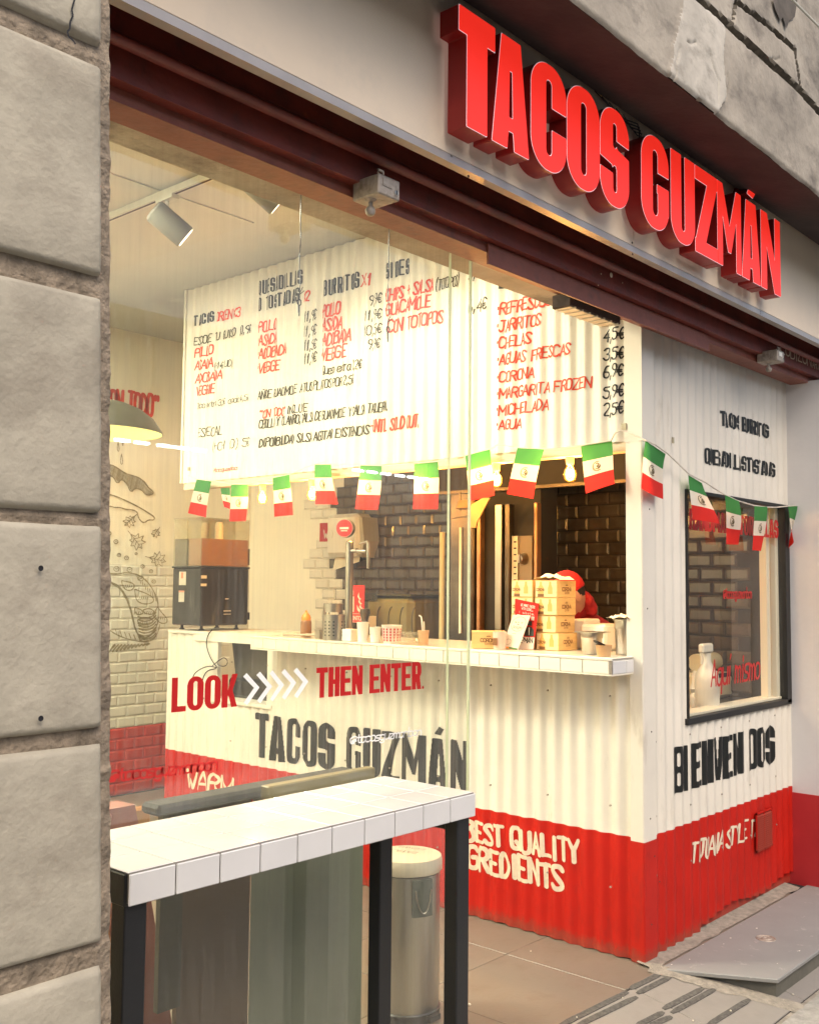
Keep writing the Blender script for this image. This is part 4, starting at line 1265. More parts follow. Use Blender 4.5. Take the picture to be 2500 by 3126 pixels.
# column 3, 4
group('menu_lettering', blackp2, [T(z4, 255, 735, 575, 'BURRITOS', .225, font='block', stroke=.17, slant=0, wob=0), T(z4, 800, 583, 1015, 'SIDES', .21, font='block', stroke=.2, slant=0, wob=0)])
group('menu_lettering', inkr, [T(z4, 580, 645, 680, 'X1', .15, **med), T(z4, 235, 920, 395, '·POLLO', .165, **med), T(z4, 235, 1045, 412, '·ASADA', .165, **med), T(z4, 235, 1170, 490, '·ADOBADA', .165, **med), T(z4, 225, 1300, 460, '·VEGGIE', .165, **med),
    T(z4, 785, 780, 1220, '·CHIPS + SALSA', .15, **med), T(z4, 785, 905, 1190, '·GUACAMOLE', .15, **med), T(z4, 820, 1052, 1300, 'CON TOTOPOS', .155, **med)])
group('menu_lettering', inkk, [T(z4, 655, 810, 762, '9,9€', .13, **thin), T(z4, 615, 950, 762, '11,9€', .13, **thin), T(z4, 610, 1080, 762, '10,5€', .13, **thin), T(z4, 645, 1200, 750, '9,9€', .13, **thin),
    T(z4, 250, 1420, 580, 'Queso extra 2,2€', .12, stroke=.11), T(z4, 1240, 680, 1450, '(TOTOPOS)', .13, stroke=.09), T(z4, 1520, 590, 1690, '3,4€', .15, **thin), T(z4, 1520, 880, 1690, '6,4€', .15, **thin)])
# drinks
group('menu_lettering', blackp2, [T(z5, 305, 450, 620, 'DRINKS', .15, font='block', stroke=.2, slant=0, wob=0)])
group('menu_lettering', inkr, [T(z5, 292, 648, 700, '·REFRESCOS', .135, **med), T(z5, 288, 778, 625, '·JARRITOS', .13, **med), T(z5, 288, 900, 548, '·CHELAS', .125, **med), T(z5, 290, 1025, 848, '·AGUAS FRESCAS', .125, **med),
    T(z5, 288, 1155, 568, '·CORONA', .12, **med), T(z5, 288, 1280, 1000, '·MARGARITA FROZEN', .12, **med), T(z5, 285, 1402, 678, '·MICHELADA', .12, **med), T(z5, 285, 1512, 475, '·AGUA', .11, **med)])
pr = dict(stroke=.12, wob=.12, slant=.12)
group('menu_lettering', blackp, [T(z5, 830, 625, 980, '3,5€', .13, **pr), T(z5, 1080, 700, 1245, '2,9€', .13, **pr), T(z5, 1090, 845, 1245, '4,5€', .13, **pr), T(z5, 1090, 985, 1242, '3,5€', .13, **pr), T(z5, 1090, 1120, 1235, '6,9€', .13, **pr), T(z5, 1088, 1270, 1240, '5,9€', .13, **pr), T(z5, 1088, 1400, 1238, '2,5€', .13, **pr)])
# big name on the lower sheet, and white brush writing on the red
p = at(778, 2300, X=XK); q = at(1440, 2300, X=XK)
zt_, zb_ = at(790, 2180, X=XK).z, at(790, 2310, X=XK).z
group('wall_lettering', blackp, [lettering(MB(), 'TACOS GUZMÁN', surfA(p.y, zb_ - .005), zt_ - zb_ + .01, p.y - q.y, .20, 'block', gap=.10, wob=.03)])
a1 = at(1425, 2570, X=XK); b1 = at(1785, 2570, X=XK)
group('wall_lettering', inkw, [lettering(MB(), 'BEST QUALITY', surfA(a1.y, .372), .095, a1.y - b1.y - .02, .19, slant=-.04, wob=.12, gap=.24),
    lettering(MB(), 'INGREDIENTS', surfA(a1.y + .085, .235), .105, a1.y - b1.y - .02, .19, slant=-.04, wob=.12, gap=.24),
    lettering(MB(), 'WARM', surfA(at(570, 2390, X=XK).y, at(570, 2400, X=XK).z), .11, .5, .16, slant=.05, wob=.1)])
zW = lambda x, y: (2000 + x * .371, 900 + y * .371)
def TB(zf, x, y, x2, y2, text, h, mat, **k):
    a = at(*zf(x, y), Y=YK); b = at(*zf(x2, y2), Y=YK)
    m = MB(); lettering(m, text, surfB(a.x, a.z), h, b.x - a.x, **k)
    return obj('wall_lettering', m, mat, kio)
TB(zW, 538, 1075, 932, 1165, 'TACOS BURRITOS', at(*zW(540, 935), Y=YK).z - at(*zW(540, 1060), Y=YK).z, blackp, font='block', stroke=.29, gap=.03, wob=.04)
TB(zW, 412, 1385, 985, 1480, 'QUESADILLAS TOSTADAS', at(*zW(415, 1248), Y=YK).z - at(*zW(415, 1380), Y=YK).z, blackp, font='block', stroke=.29, gap=.03, wob=.04)
zE = lambda x, y: (1600 + x * .522, 2250 + y * .522)
a = at(*zE(860, 348), Y=YK); b = at(*zE(1455, 175), Y=YK); c_ = at(*zE(860, 62), Y=YK)
m = MB(); lettering(m, 'BIENVENIDOS', surfB(a.x + .018, a.z + .005), c_.z - a.z - .01, b.x - a.x, .30, 'block', gap=.01, wob=.03); obj('wall_lettering', m, blackp, kio)
a = at(*zE(1000, 745), Y=YK); b = at(*zE(1400, 620), Y=YK)
m = MB(); lettering(m, 'TIJUANA STYLE TACOS', surfB(a.x - .03, a.z + .015), .085, b.x - a.x + .12, .15, slant=.12, wob=.14); obj('wall_lettering', m, inkw, kio)
# vent grille
a = at(*zE(1357, 450), Y=YK - .015); b = at(*zE(1452, 655), Y=YK - .015)
vg = thing('vent_grille', 'red louvred vent grille screwed to the red base of the kiosk', 'vent', (a.x, YK - .015, b.z))
vw, vh = b.x - a.x, at(*zE(1357, 450), Y=YK - .015).z - at(*zE(1357, 680), Y=YK - .015).z
vz = at(*zE(1357, 680), Y=YK - .015).z - b.z
m = MB(); m.box(0, vw, -.003, .006, vz, vz + .008); m.box(0, vw, -.003, .006, vz + vh - .008, vz + vh); m.box(0, .008, -.003, .006, vz, vz + vh); m.box(vw - .008, vw, -.003, .006, vz, vz + vh); m.box(vw * .5 - .004, vw * .5 + .004, -.003, .006, vz, vz + vh); obj('frame', m, corr_r, vg, local=True)
m = MB(); m.box(0, vw, .0045, .006, vz, vz + vh); obj('backing', m, mk('dark_red_void', (.06, .006, .005), .7), vg, local=True)
sl_ = MB(); sl_.hexa([(.008, -.006, 0), (vw - .008, -.006, 0), (vw - .008, .004, .006), (.008, .004, .006), (.008, -.006, .002), (vw - .008, -.006, .002), (vw - .008, .004, .008), (.008, .004, .008)])
slm = mesh_of('slat', sl_, corr_r)
for i in range(17):
    o = obj('slat', slm, None, vg, local=True); o.location = (0, 0, vz + .012 + i * (vh - .024) / 17)

# window in the street side
win = thing('kiosk_window', 'black framed kiosk window with red HANDMADE TORTILLAS vinyl', 'window', (4.6, YK, wz0))
fr_ = mk('black_gasket', (.012, .012, .012), .5, .3, 9)
def bar(n, x0, x1, z0, z1, y0=YK - .014, y1=YK + .05, mt=fr_):
    m = MB(); m.box(x0, x1, y0, y1, z0, z1); return bevel(obj(n, m, mt, win), .002, 1)
bar('frame_left', wx0, wx0 + .006, wz0, wz1); bar('frame_right', wx1 - .01, wx1 + .05, wz0 - .02, wz1)
bar('frame_bottom', wx0 - .01, wx1 + .05, wz0 - .028, wz0 + .002); bar('frame_top', wx0, wx1 + .05, wz1 - .003, wz1 + .016)
m = MB(); m.quad((wx0, YK + .012, wz0), (wx1, YK + .012, wz0), (wx1, YK + .012, wz1), (wx0, YK + .012, wz1)); obj('pane', m, glass_win, win)
bar('reveal', wx0, wx1, wz0 + .002, wz0 + .016, YK + .022, YK + .12, wall_w); bar('reveal', wx1 - .05, wx1 - .002, wz0, wz1, YK + .03, YK + .06, wall_w)
m = MB(); m.box(wx1 - .13, wx1 - .085, YK + .05, YK + .09, wz0, wz1); obj('mullion', m, wall_w, win)
zV = lambda x, y: (1950 + x * .371, 1450 + y * .371)
gy = YK + .0105
a = at(*zV(418, 450), Y=gy); b = at(*zV(1150, 505), Y=gy); c_ = at(*zV(418, 275), Y=gy)
m = MB(); lettering(m, 'HANDMADE TORTILLAS', lambda u, v: (a.x + u, gy, a.z + v), c_.z - a.z, b.x - a.x, .26, 'block', gap=.04); obj('vinyl_lettering', m, vin_r, win)
a2 = at(*zV(695, 1015), Y=gy); b2 = at(*zV(930, 1015), Y=gy)
m = MB(); lettering(m, '@tacosguzmanbcn', lambda u, v: (a2.x + u, gy, a2.z + v), .048, b2.x - a2.x, .15, slant=.1); obj('vinyl_lettering', m, vin_r, win)
a3 = at(*zV(595, 1770), Y=gy); b3 = at(*zV(1000, 1700), Y=gy)
m = MB(); lettering(m, 'Aquí mismo', lambda u, v: (a3.x + u, gy, a3.z + .02 + v), .125, b3.x - a3.x, .10, slant=.12, wob=.05); obj('vinyl_lettering', m, vin_r, win)
# inside of the kiosk: side partition, floor, shelf under the window
m = MB(); m.box(4.45, 5.84, YK + .10, 2.9, .98, 1.005); tag(obj('prep_shelf', m, steel_d), 'steel prep shelf behind the kiosk window', 'shelf')
m = MB(); m.box(4.62, 5.84, YK + .03, YK + .05, 0, wz0 - .03); m.box(4.28, 4.585, YK + .03, YK + .05, 0, 2.6); struct(obj('kiosk_inner_wall', m, wall_w))
m = MB(); m.box(XK + .05, 5.84, YK + .06, 5.6, 2.64, 2.68); struct(obj('kiosk_ceiling', m, mk('dark_ceiling', (.09, .08, .07), .8, .2, 5)))
t = thing('kiosk_light', 'flat warm light under the dark ceiling inside the kiosk', 'ceiling light', (5.0, 3.3, 2.64))
m = MB(); m.box(4.85, 5.2, 2.75, 4.3, 2.615, 2.64); obj('frame', m, trackwhite, t)
m = MB(); m.box(4.87, 5.18, 2.77, 4.28, 2.612, 2.6145); obj('diffuser', m, emis('kiosk_light_glow', (1, .74, .42), 5), t)
m = MB(); m.box(XK + .62, 5.84, 2.92, 4.4, .93, .965); tag(obj('back_counter', m, steel_d), 'low steel back counter inside the kiosk hatch', 'counter')

# ================================================================= SHOP GLASS
gl_ = thing('shop_window', 'tall clear glass pane with LOOK THEN ENTER vinyl beside the shop entrance', 'window', (2, YK, 0))
GX = 2.915
m = MB(); m.quad((.95, YK, 0), (GX, YK, 0), (GX, YK, 2.9), (.95, YK, 2.9)); obj('pane', m, glass_main, gl_)
m = MB(); m.box(GX - .001, GX + .0022, YK - .0005, YK + .0105, .0, 2.90); obj('pane_edge', m, glass_edge, gl_)
m = MB(); m.box(GX - .075, GX - .073, YK + .035, YK + .045, .0, 2.90); obj('pane_edge', m, glass_edge, gl_)
gv_ = YK - .0012
def G(text, a, b, top, mat, font='block', stroke=.23, **k):
    A_, B_, T_ = at(*a, Y=gv_), at(*b, Y=gv_), at(*top, Y=gv_)
    dz = (B_.z - A_.z) / (B_.x - A_.x)
    m = MB(); lettering(m, text, lambda u, v: (A_.x + u, gv_, A_.z + v + dz * u), T_.z - A_.z, B_.x - A_.x, stroke, font, **k)
    return obj('vinyl_lettering', m, mat, gl_)
zL = lambda x, y: (480 + x * .3016, 1900 + y * .3016)
zM = lambda x, y: (800 + x * .406, 1950 + y * .406)
G('LOOK', (523, 2176), (727, 2157), (523, 2070), vin_r, gap=.06, step=.0016)
G('THEN ENTER.', (965, 2132), (1304, 2102), (958, 2040), vin_r, gap=.07, step=.0016)
m = MB()
for cx0, yt, yb, xm, ym, xt in ((870, 520, 845, 1035, 660, 905), (1005, 505, 825, 1165, 650, 1040), (1137, 490, 808, 1285, 635, 1165), (1257, 478, 790, 1408, 612, 1290), (1380, 465, 775, 1530, 600, 1413)):
    out = [(cx0, yt + 30), (xt, yt - 5), (xm, ym), (xt + 5, yb - 5), (cx0 + 5, yb - 30), (xm - 55, ym + 5)]
    P3 = [at(*zL(*p), Y=gv_) for p in out]
    m.add([tuple(p) for p in P3], [(0, 1, 2, 5), (5, 2, 3, 4)])
obj('vinyl_chevron', m, vin_w, gl_)
G('@tacosguzmanbcn', (1068, 2272), (1286, 2244), (1068, 2247), vin_w, 'brush', .14, slant=.16, gap=.05, wob=.05)
G('@tacosguzmanbcn', (330, 2388), (664, 2350), (330, 2350), mk('translucent_red_vinyl', (.50, .012, .012), .5), 'brush', .15, slant=.12, gap=.05, wob=.05)
# wires with eyelets hanging inside the glass
def wire(px, y0, y1, label):
    a, b = at(px, y0, Y=2.42), at(px, y1, Y=2.42)
    t = thing('hanging_wire', label, 'wire', (b.x, 2.42, b.z), 'wires hanging behind the glass')
    top = 2.95 - b.z; n = 14
    pts = [(.004 * math.sin(k * 1.3) * (k / n), 0, top * (1 - k / n)) for k in range(n + 1)]
    m = MB(); m.tube(pts, .0018, 5); obj('strand', m, blacksteel, t, local=True)
    m = MB(); m.tube([(.008 * math.cos(k * math.pi / 5), 0, .035 + .010 * math.sin(k * math.pi / 5)) for k in range(11)], .0022, 5); m.tube([(0, 0, .025), (0, 0, 0), (0, 0, -.01)], .0025, 5); obj('eyelet', m, blacksteel, t, local=True)
    m = MB(); m.tube([(0, 0, .06), (.022, 0, .078)], .0014, 4); m.tube([(0, 0, .062), (.014, 0, .088)], .0014, 4); obj('knot', m, blacksteel, t, local=True)
wire(913, 560, 955, 'dark wire with knotted eyelet hanging beside QUESADILLAS on the menu')
wire(1184, 680, 1035, 'dark wire with small eyelet hanging over SIDES on the menu')

# ================================================================= TILED TABLE
TZ = 1.037
TX0, TX1, TY0, TY1 = 1.272, 2.458, 1.905, 2.272
zfr = at(403.5, 2768, Y=TY0).z
tb = thing('high_table', 'narrow high table with white tiled top on black steel legs in front of the glass', 'table', (1.865, 2.09, -.06))
m = MB(); m.box(TX0 + .004, TX1 - .004, TY0 + .004, TY1, zfr + .004, TZ - .0015); obj('top_core', m, mk('grey_grout', (.22, .205, .18), .9, .2, 30), tb)
txb = [1.272, 1.392, 1.513, 1.632, 1.75, 1.868, 1.986, 2.104, 2.222, 2.341, 2.458]
tyb = [1.909, 2.040, 2.170, TY1]
for a, b in zip(txb, txb[1:]):
    m = rbox(a + .0014, b - .0014, TY0 - .002, TY0 + .0035, zfr, TZ - .004, .0022); obj('tile', m, tile_w, tb)
    for c1, c2 in zip(tyb, tyb[1:]):
        m = rbox(a + .0018, b - .0018, c1 + .0018, c2 - .0018, TZ - .004, TZ + (rnd() - .5) * .0005, .0015); obj('tile', m, tile_w, tb)
m = rbox(TX1 - .0035, TX1 + .002, TY0 + .001, TY1, zfr, TZ - .004, .002); obj('tile', m, tile_w, tb)
def leg(x, y, x2, y2, w=.05):
    m = rbox(x, x + w, y, y + w, -.09, zfr + .002, .003); obj('leg', m, blacksteel, tb)
lw = at(450, 2770, Y=TY0 + .012).x - (TX0)
for x, y in ((TX0, TY0 + .012), (TX1 - lw - .012, TY0 + .012), (TX0, TY1 - .06), (TX1 - lw - .012, TY1 - .05)):
    m = rbox(x, x + lw, y, y + .05, -.09, zfr + .002 if y > 2 or x > 1.5 else TZ - .006, .003); obj('leg', m, blacksteel, tb)
m = rbox(TX0 - .0035, TX0 + .04, TY0 + .010, TY1, zfr - .002, TZ - .005, .002); m2 = rbox(TX1 - .06, TX1 - .02, TY0 + .06, TY1, zfr - .04, zfr + .0, .002, m); rbox(TX0 + .05, TX1 - .06, TY1 - .05, TY1 - .005, zfr - .045, zfr, .002, m2)
obj('frame', m2, blacksteel, tb)
# ================================================================= BUNTING
def string(name, pts, label, r=.0035):
    m = MB(); m.tube(pts, r, 6)
    return tag(obj(name, m, string_m, smooth=True), label, 'string')
FA, FB = XK - .05, YK - .045
sa = [(573, 1452), (601, 1463), (650, 1468), (705, 1479), (756, 1479), (800, 1466), (833, 1459), (886, 1449), (940, 1425), (962, 1418), (990, 1411), (1015, 1418), (1100, 1420), (1164, 1422), (1264, 1416), (1335, 1409), (1421, 1391), (1497, 1372), (1520, 1357), (1580, 1367), (1662, 1372), (1715, 1370), (1772, 1361), (1865, 1346), (1878, 1322), (1893, 1314)]
def atA(x, y, d=0.): return at(x, y, X=FA - d)
def atB(x, y, d=0.): return at(x, y, Y=FB - d)
string('bunting_string', [atA(x, y - 1) for x, y in sa] + [at(1925, 1322, X=XK - .03), atB(1972, 1345)], 'cream tape string holding the flags along the serving hatch')
sb = [(1972, 1345), (2000, 1357), (2039, 1385), (2075, 1420), (2104, 1448), (2153, 1472), (2180, 1490), (2211, 1509), (2249, 1528), (2301, 1543), (2336, 1548), (2370, 1549), (2403, 1545), (2432, 1544), (2450, 1541)]
string('bunting_string', [atB(x, y) for x, y in sb], 'thin sagging string holding the flags across the kiosk window')
def flag(label, P, on='A', bend=.012, d=0.):
    g = (lambda x, y: atA(x, y, d)) if on == 'A' else (lambda x, y: atB(x, y, d))
    TL, TR, BR, BL = [g(*p) for p in P]
    nrm = Vector((-1, 0, 0)) if on == 'A' else Vector((0, -1, 0))
    loc = (TL + TR) / 2
    t = thing('paper_flag', label, 'flag', loc, 'Mexican paper flags strung along the kiosk')
    ph = rnd() * 6
    def S(u, v, off=0.):
        p = TL.lerp(TR, u).lerp(BL.lerp(BR, u), v)
        return p + nrm * (bend * math.sin(u * 3.3 + ph) * v + bend * .9 * math.sin(v * 3 + ph * 2) * (.4 + u) + .006 * v + off) - loc
    for nm, v0, v1, mt in (('green_band', 0, .335, paper_g), ('white_band', .335, .665, paper_w), ('red_band', .665, 1, paper_r)):
        m = MB(); NU, NV = 6, 4
        vs = [S(i / NU, v0 + (v1 - v0) * j / NV) for j in range(NV + 1) for i in range(NU + 1)]
        m.add(vs, [(j * (NU + 1) + i, j * (NU + 1) + i + 1, (j + 1) * (NU + 1) + i + 1, (j + 1) * (NU + 1) + i) for j in range(NV) for i in range(NU)])
        obj(nm, m, mt, t, local=True, smooth=80)
    m = MB()
    def E(x, y): return S(.5 + x * .62, .5 + y * .62 * .62, .0016)
    def stroke(pts, w):
        for a, b in zip(pts, pts[1:]):
            dx, dy = b[0] - a[0], b[1] - a[1]; L = math.hypot(dx, dy) + 1e-9; nx, ny = -dy / L * w, dx / L * w
            m.add([E(a[0] - nx, a[1] - ny), E(b[0] - nx, b[1] - ny), E(b[0] + nx, b[1] + ny), E(a[0] + nx, a[1] + ny)], [(0, 1, 2, 3)])
    R = .27
    stroke([(R * math.cos(a), R * math.sin(a)) for a in [math.pi * (.30 + k * .11) for k in range(13)]], .020)
    stroke([(R * .82 * math.cos(a), R * .82 * math.sin(a)) for a in [math.pi * (.35 + k * .11) for k in range(8)]], .012)
    for q in ([(-.10, -.14), (-.02, -.19), (.05, -.12), (.0, -.04), (-.06, .02)], [(.05, -.12), (.13, -.06), (.15, .06), (.08, .14)], [(-.05, .0), (.02, .08), (.10, .13)], [(-.12, .10), (-.02, .14), (.08, .16)], [(.0, -.06), (.08, .0), (.12, .10)], [(-.02, .02), (.05, .06), (.12, .02)]):
        stroke(q, .026)
    obj('emblem', m, emblem_m, t, local=True)
    return t
flag('paper flag tilted behind, second from the far left of the bunting', [(672, 1490), (697, 1488), (716, 1560), (690, 1548)], 'A', d=-.03)
flag('leftmost paper flag, hanging above the drinks dispenser tanks', [(601, 1463), (647, 1470), (631, 1580), (575, 1567)], 'A', .006)
flag('paper flag hanging straight over the drinks dispenser, left of the first bulb', [(705, 1479), (756, 1479), (752, 1590), (705, 1592)], 'A', .006)
flag('paper flag between the first and second glowing bulb from the left', [(833, 1459), (886, 1449), (892, 1572), (841, 1578)], 'A', .006)
flag('creased paper flag touching the second glowing bulb from the left', [(962, 1418), (1015, 1418), (1028, 1539), (966, 1540)], 'A', .012)
flag('paper flag right above the round red beer tap disc', [(1100, 1420), (1164, 1422), (1154, 1556), (1090, 1554)], 'A', .008)
flag('paper flag just left of the edge of the glass pane', [(1264, 1416), (1335, 1409), (1337, 1554), (1267, 1554)], 'A', .008)
flag('paper flag cut by the glass edge, left of a glowing bulb', [(1421, 1391), (1497, 1372), (1512, 1512), (1432, 1530)], 'A', .006)
flag('paper flag hanging between the two rightmost glowing bulbs', [(1580, 1367), (1662, 1372), (1630, 1523), (1549, 1508)], 'A', .008)
flag('large paper flag tilted right of the rightmost glowing bulb', [(1772, 1361), (1865, 1346), (1883, 1478), (1790, 1507)], 'A', .008)
flag('paper flag at the white corner of the kiosk, left of the window', [(1972, 1345), (2039, 1385), (2020, 1524), (1945, 1492)], 'B', .012)
flag('flared paper flag at the top left corner of the kiosk window', [(2104, 1450), (2153, 1474), (2178, 1600), (2113, 1586)], 'B', .014)
flag('narrow paper flag with folded red end in the middle of the kiosk window', [(2211, 1511), (2249, 1530), (2252, 1663), (2218, 1661)], 'B', .014)
flag('paper flag at the right part of the kiosk window', [(2301, 1545), (2336, 1547), (2328, 1682), (2292, 1680)], 'B', .010)
flag('twisted paper flag over the right frame of the kiosk window', [(2403, 1547), (2432, 1545), (2422, 1674), (2414, 1650)], 'B', .016)
hk = mk('clear_hook', (.32, .28, .18), .4)
c = atA(1893, 1303); m = MB(); m.box(XK - .02, XK - .011, c.y - .012, c.y + .012, c.z - .01, c.z + .02); obj('adhesive_hook', m, hk, kio)
c = at(582, 1432, X=XK); m = MB(); m.box(XK - .016, XK - .011, c.y - .012, c.y + .012, c.z - .012, c.z + .012); obj('adhesive_hook', m, hk, kio)
c = at(1850 + 710 * .278, 900 + 1598 * .278, Y=YK); m = MB(); m.box(c.x - .009, c.x + .009, YK - .014, YK - .010, c.z - .014, c.z + .014); obj('adhesive_hook', m, hk, kio)

# ================================================================= LAMPS
def bulb(px, py, xb, label, first=[None]):
    c = at(px, py, X=xb)
    if first[0] is None:
        t = thing('light_bulb', label, 'light bulb', c, 'bare amber bulbs under the menu beam')
        prof = [(.0, -.045), (.014, -.043), (.026, -.033), (.032, -.016), (.032, -.004), (.027, .012), (.018, .028), (.013, .038)]
        m = MB(); m.lathe(prof, (0, 0, 0), 20); obj('glass', m, bulbglass, t, local=True, smooth=80)
        m = MB(); m.lathe([(0, -.022), (.008, -.018), (.011, -.002), (.008, .014), (0, .018)], (0, 0, 0), 10); obj('filament', m, filament, t, local=True, smooth=80)
        m = MB(); m.lathe([(.014, .036), (.018, .040), (.021, .075), (.026, .088), (.030, .094), (0, .094)], (0, 0, 0), 18); obj('socket', m, brass, t, local=True, smooth=50)
        ld = bpy.data.lights.new('bulb_light', 'POINT'); ld.energy = 9; ld.color = (1, .56, .20); ld.shadow_soft_size = .035
        lo = bpy.data.objects.new('glow', ld); C.objects.link(lo); lo.parent = t
        first[0] = t
        return t
    return dup(first[0], c, label)
XB_ = XK + .045
bulb(1740, 1443, XB_, 'glowing amber bulb left of the largest paper flag')
bulb(1515, 1461, XB_, 'glowing amber bulb just right of the glass edge, half behind a flag')
bulb(953, 1505, XB_, 'glowing amber bulb behind the glass above the beer tap')
bulb(801, 1517, XB_, 'leftmost glowing amber bulb above the drinks dispenser')
bulb(1110, 1490, XB_, 'glowing amber bulb hidden behind the paper flag above the tap disc')
bulb(1300, 1478, XB_, 'glowing amber bulb hidden behind the flag left of the glass edge')

# track with spotlights on the ceiling
A_, B_ = at(337, 667, Z=3.60), at(768, 500, Z=3.60)
tx = (A_.x + B_.x) / 2
trk = thing('lighting_track', 'pale ceiling lighting track seen through the top of the glass', 'lighting track', (tx, 4, 3.6))
m = MB(); m.box(tx - .018, tx + .018, 2.7, 6.6, 3.60, 3.635); obj('rail', m, trackwhite, trk)
m = MB(); m.box(tx - .006, tx + .006, 2.7, 6.6, 3.5985, 3.6005); obj('slot', m, groove_m, trk)
m = MB(); m.tube([(tx, 2.6, ZC - .004), (tx, 2.61, 3.62)], .004, 6); obj('hanger', m, trackwhite, trk)
def spot(label, px, py, ptx, pty, first=[None]):
    top = at(px, py, Z=3.60)
    y = top.y
    t = thing('track_spotlight', label, 'spotlight', (tx, y, 3.598), 'spotlights on the ceiling track')
    m = MB(); m.box(-.022, .022, -.07, .07, -.02, .0); m.tube([(0, 0, -.02), (0, 0, -.085)], .010, 8); obj('adapter', m, trackwhite, t, local=True)
    body = MB()
    d = Vector((.78, -.36, -.62)).normalized()
    c0 = Vector((-.02, .02, -.10)) - d * .05
    pts = [c0, c0 + d * .012, c0 + d * .20, c0 + d * .205]
    body.tube(pts, [.050, .062, .062, .058], 20)
    obj('head', body, mk('grey_spot_body', (.17, .165, .135), .5, .05, 6), t, local=True, smooth=40)
    ln = MB(); e = c0 + d * .207; ln.tube([e, e + d * .001], .052, 20); obj('lens', ln, spot_e, t, local=True)
    sd_ = bpy.data.lights.new('spot_beam', 'SPOT'); sd_.energy = 26; sd_.color = (1, .86, .56); sd_.spot_size = math.radians(75); sd_.spot_blend = .8; sd_.shadow_soft_size = .05
    so_ = bpy.data.objects.new('beam', sd_); C.objects.link(so_); so_.parent = t; so_.location = e + d * .02
    so_.rotation_euler = (-d).to_track_quat('Z', 'Y').to_euler()
spot('grey track spotlight, the left one seen through the glass', 545, 612, 0, 0)
spot('grey track spotlight, the right one under the lintel', 800, 490, 0, 0)
# unseen light panels added to brighten the room, at the shop front (out of sight behind the lintel) and a row deeper in
def panel(label, x, y, w_, l_, s=None):
    s = s or led_e
    t = thing('added_ceiling_light', label, 'ceiling light', (x, y, ZC))
    m = MB(); m.box(-w_ / 2 - .015, w_ / 2 + .015, -l_ / 2 - .015, l_ / 2 + .015, -.03, -.002); obj('frame', m, trackwhite, t, local=True)
    m = MB(); m.box(-w_ / 2, w_ / 2, -l_ / 2, l_ / 2, -.034, -.031); obj('diffuser', m, s, t, local=True)
panel('added unseen warm light panel behind the shutter lintel near the drinks list', 2.9, 3.0, .6, .6)
panel('added unseen warm light panel behind the shutter lintel at the left', 1.9, 2.95, .6, .6)
panel('added unseen warm light panel deep in the room near the left wall', 1.3, 5.0, .6, .6, led_d)
panel('added unseen warm light panel in the middle of the room', 2.1, 4.3, .6, .6, led_d)
panel('added unseen warm light panel near the back wall', 2.2, 5.9, .6, .6, led_d)
# pendant with enamel shade
c = at(232, 1300, Y=5.2); rim = at(497, 1325, Y=5.2)
ce_ = at(330, 1312, Y=5.2)
R_ = .30
R_ = .36
pc = at(300, 1322, Y=5.2)
pd = thing('pendant_lamp', 'dark enamel dome pendant lamp glowing yellow inside, at the left edge of the glass', 'lamp', pc)
po = [(R_, 0), (R_ * .985, .02), (R_ * .86, .085), (R_ * .66, .14), (R_ * .42, .175), (R_ * .22, .19), (.05, .20), (.045, .26), (0, .27)]
m = MB(); m.lathe(po, (0, 0, 0), 40); obj('shade', m, lampblack, pd, local=True, smooth=60)
m = MB(); m.lathe([(R_ * .985, .001), (R_ * .96, .02), (R_ * .84, .08), (R_ * .64, .132), (R_ * .40, .166), (0, .185)], (0, 0, 0), 40); obj('shade_lining', m, lampin, pd, local=True, smooth=60)
m = MB(); m.tube([(0, 0, .26), (0, 0, ZC - pc.z)], .006, 6); obj('cord', m, blacksteel, pd, local=True)
m = MB(); m.lathe([(0, 0), (.04, .02), (.045, .06), (.02, .12), (0, .12)], (0, 0, .03), 16); obj('bulb', m, led_e, pd, local=True, smooth=60)

# ================================================================= THINGS ON AND IN THE KIOSK
ZT = 1.337
# drinks dispenser
fx_ = XK - .03
cf = at(610, 1922, X=fx_)
dd = thing('drinks_dispenser', 'black two tank cold drinks dispenser with brown drink on the low end of the kiosk', 'drinks dispenser', (fx_, cf.y, ZT))
zt0, zt1, zt2 = at(610, 1728, X=fx_).z - cf.z, at(610, 1580, X=fx_).z - cf.z, at(610, 1640, X=fx_).z - cf.z
DW, DY = .40, .31
m = rbox(.0, DW, .0, DY, .028, zt0 - .004, .008); obj('base', m, blackpl, dd, local=True)
for x, y in ((.05, .05), (.34, .05), (.05, .26), (.34, .26)):
    m = MB(); m.lathe([(.018, 0), (.018, .006), (.010, .012), (.010, .03)], (x, y, -.002), 12); obj('foot', m, blackpl, dd, local=True)
m = rbox(-.006, DW + .006, -.006, DY + .006, zt0 - .006, zt0 + .006, .003); obj('rim', m, blackpl, dd, local=True)
for y0, y1, mt, n in ((.004, .152, juice, 'drink'), (.158, DY - .004, juice_d, 'drink')):
    tk_ = MB(); w4 = .004
    for q in ((0, DW, y0, y0 + w4), (0, DW, y1 - w4, y1), (0, w4, y0, y1), (DW - w4, DW, y0, y1)): tk_.box(*q, zt0 + .006, zt1)
    tko = obj('tank', tk_, plastic_clear, dd, local=True)
    m = rbox(w4 + .001, DW - w4 - .001, y0 + w4 + .001, y1 - w4 - .001, zt0 + .008, zt2, .003); obj(n, m, mt, tko, local=True)
    m = rbox(-.003, DW + .003, y0 - .002, y1 + .002, zt1, zt1 + .008, .002); obj('lid', m, plastic_clear, tko, local=True)
    m = MB(); m.lathe([(.028, 0), (.028, zt1 - zt0 - .04), (.02, zt1 - zt0 - .02), (0, zt1 - zt0 - .02)], (DW * .5, (y0 + y1) / 2, zt0 + .008), 16); obj('paddle_core', m, whitepl, tko, local=True, smooth=40)
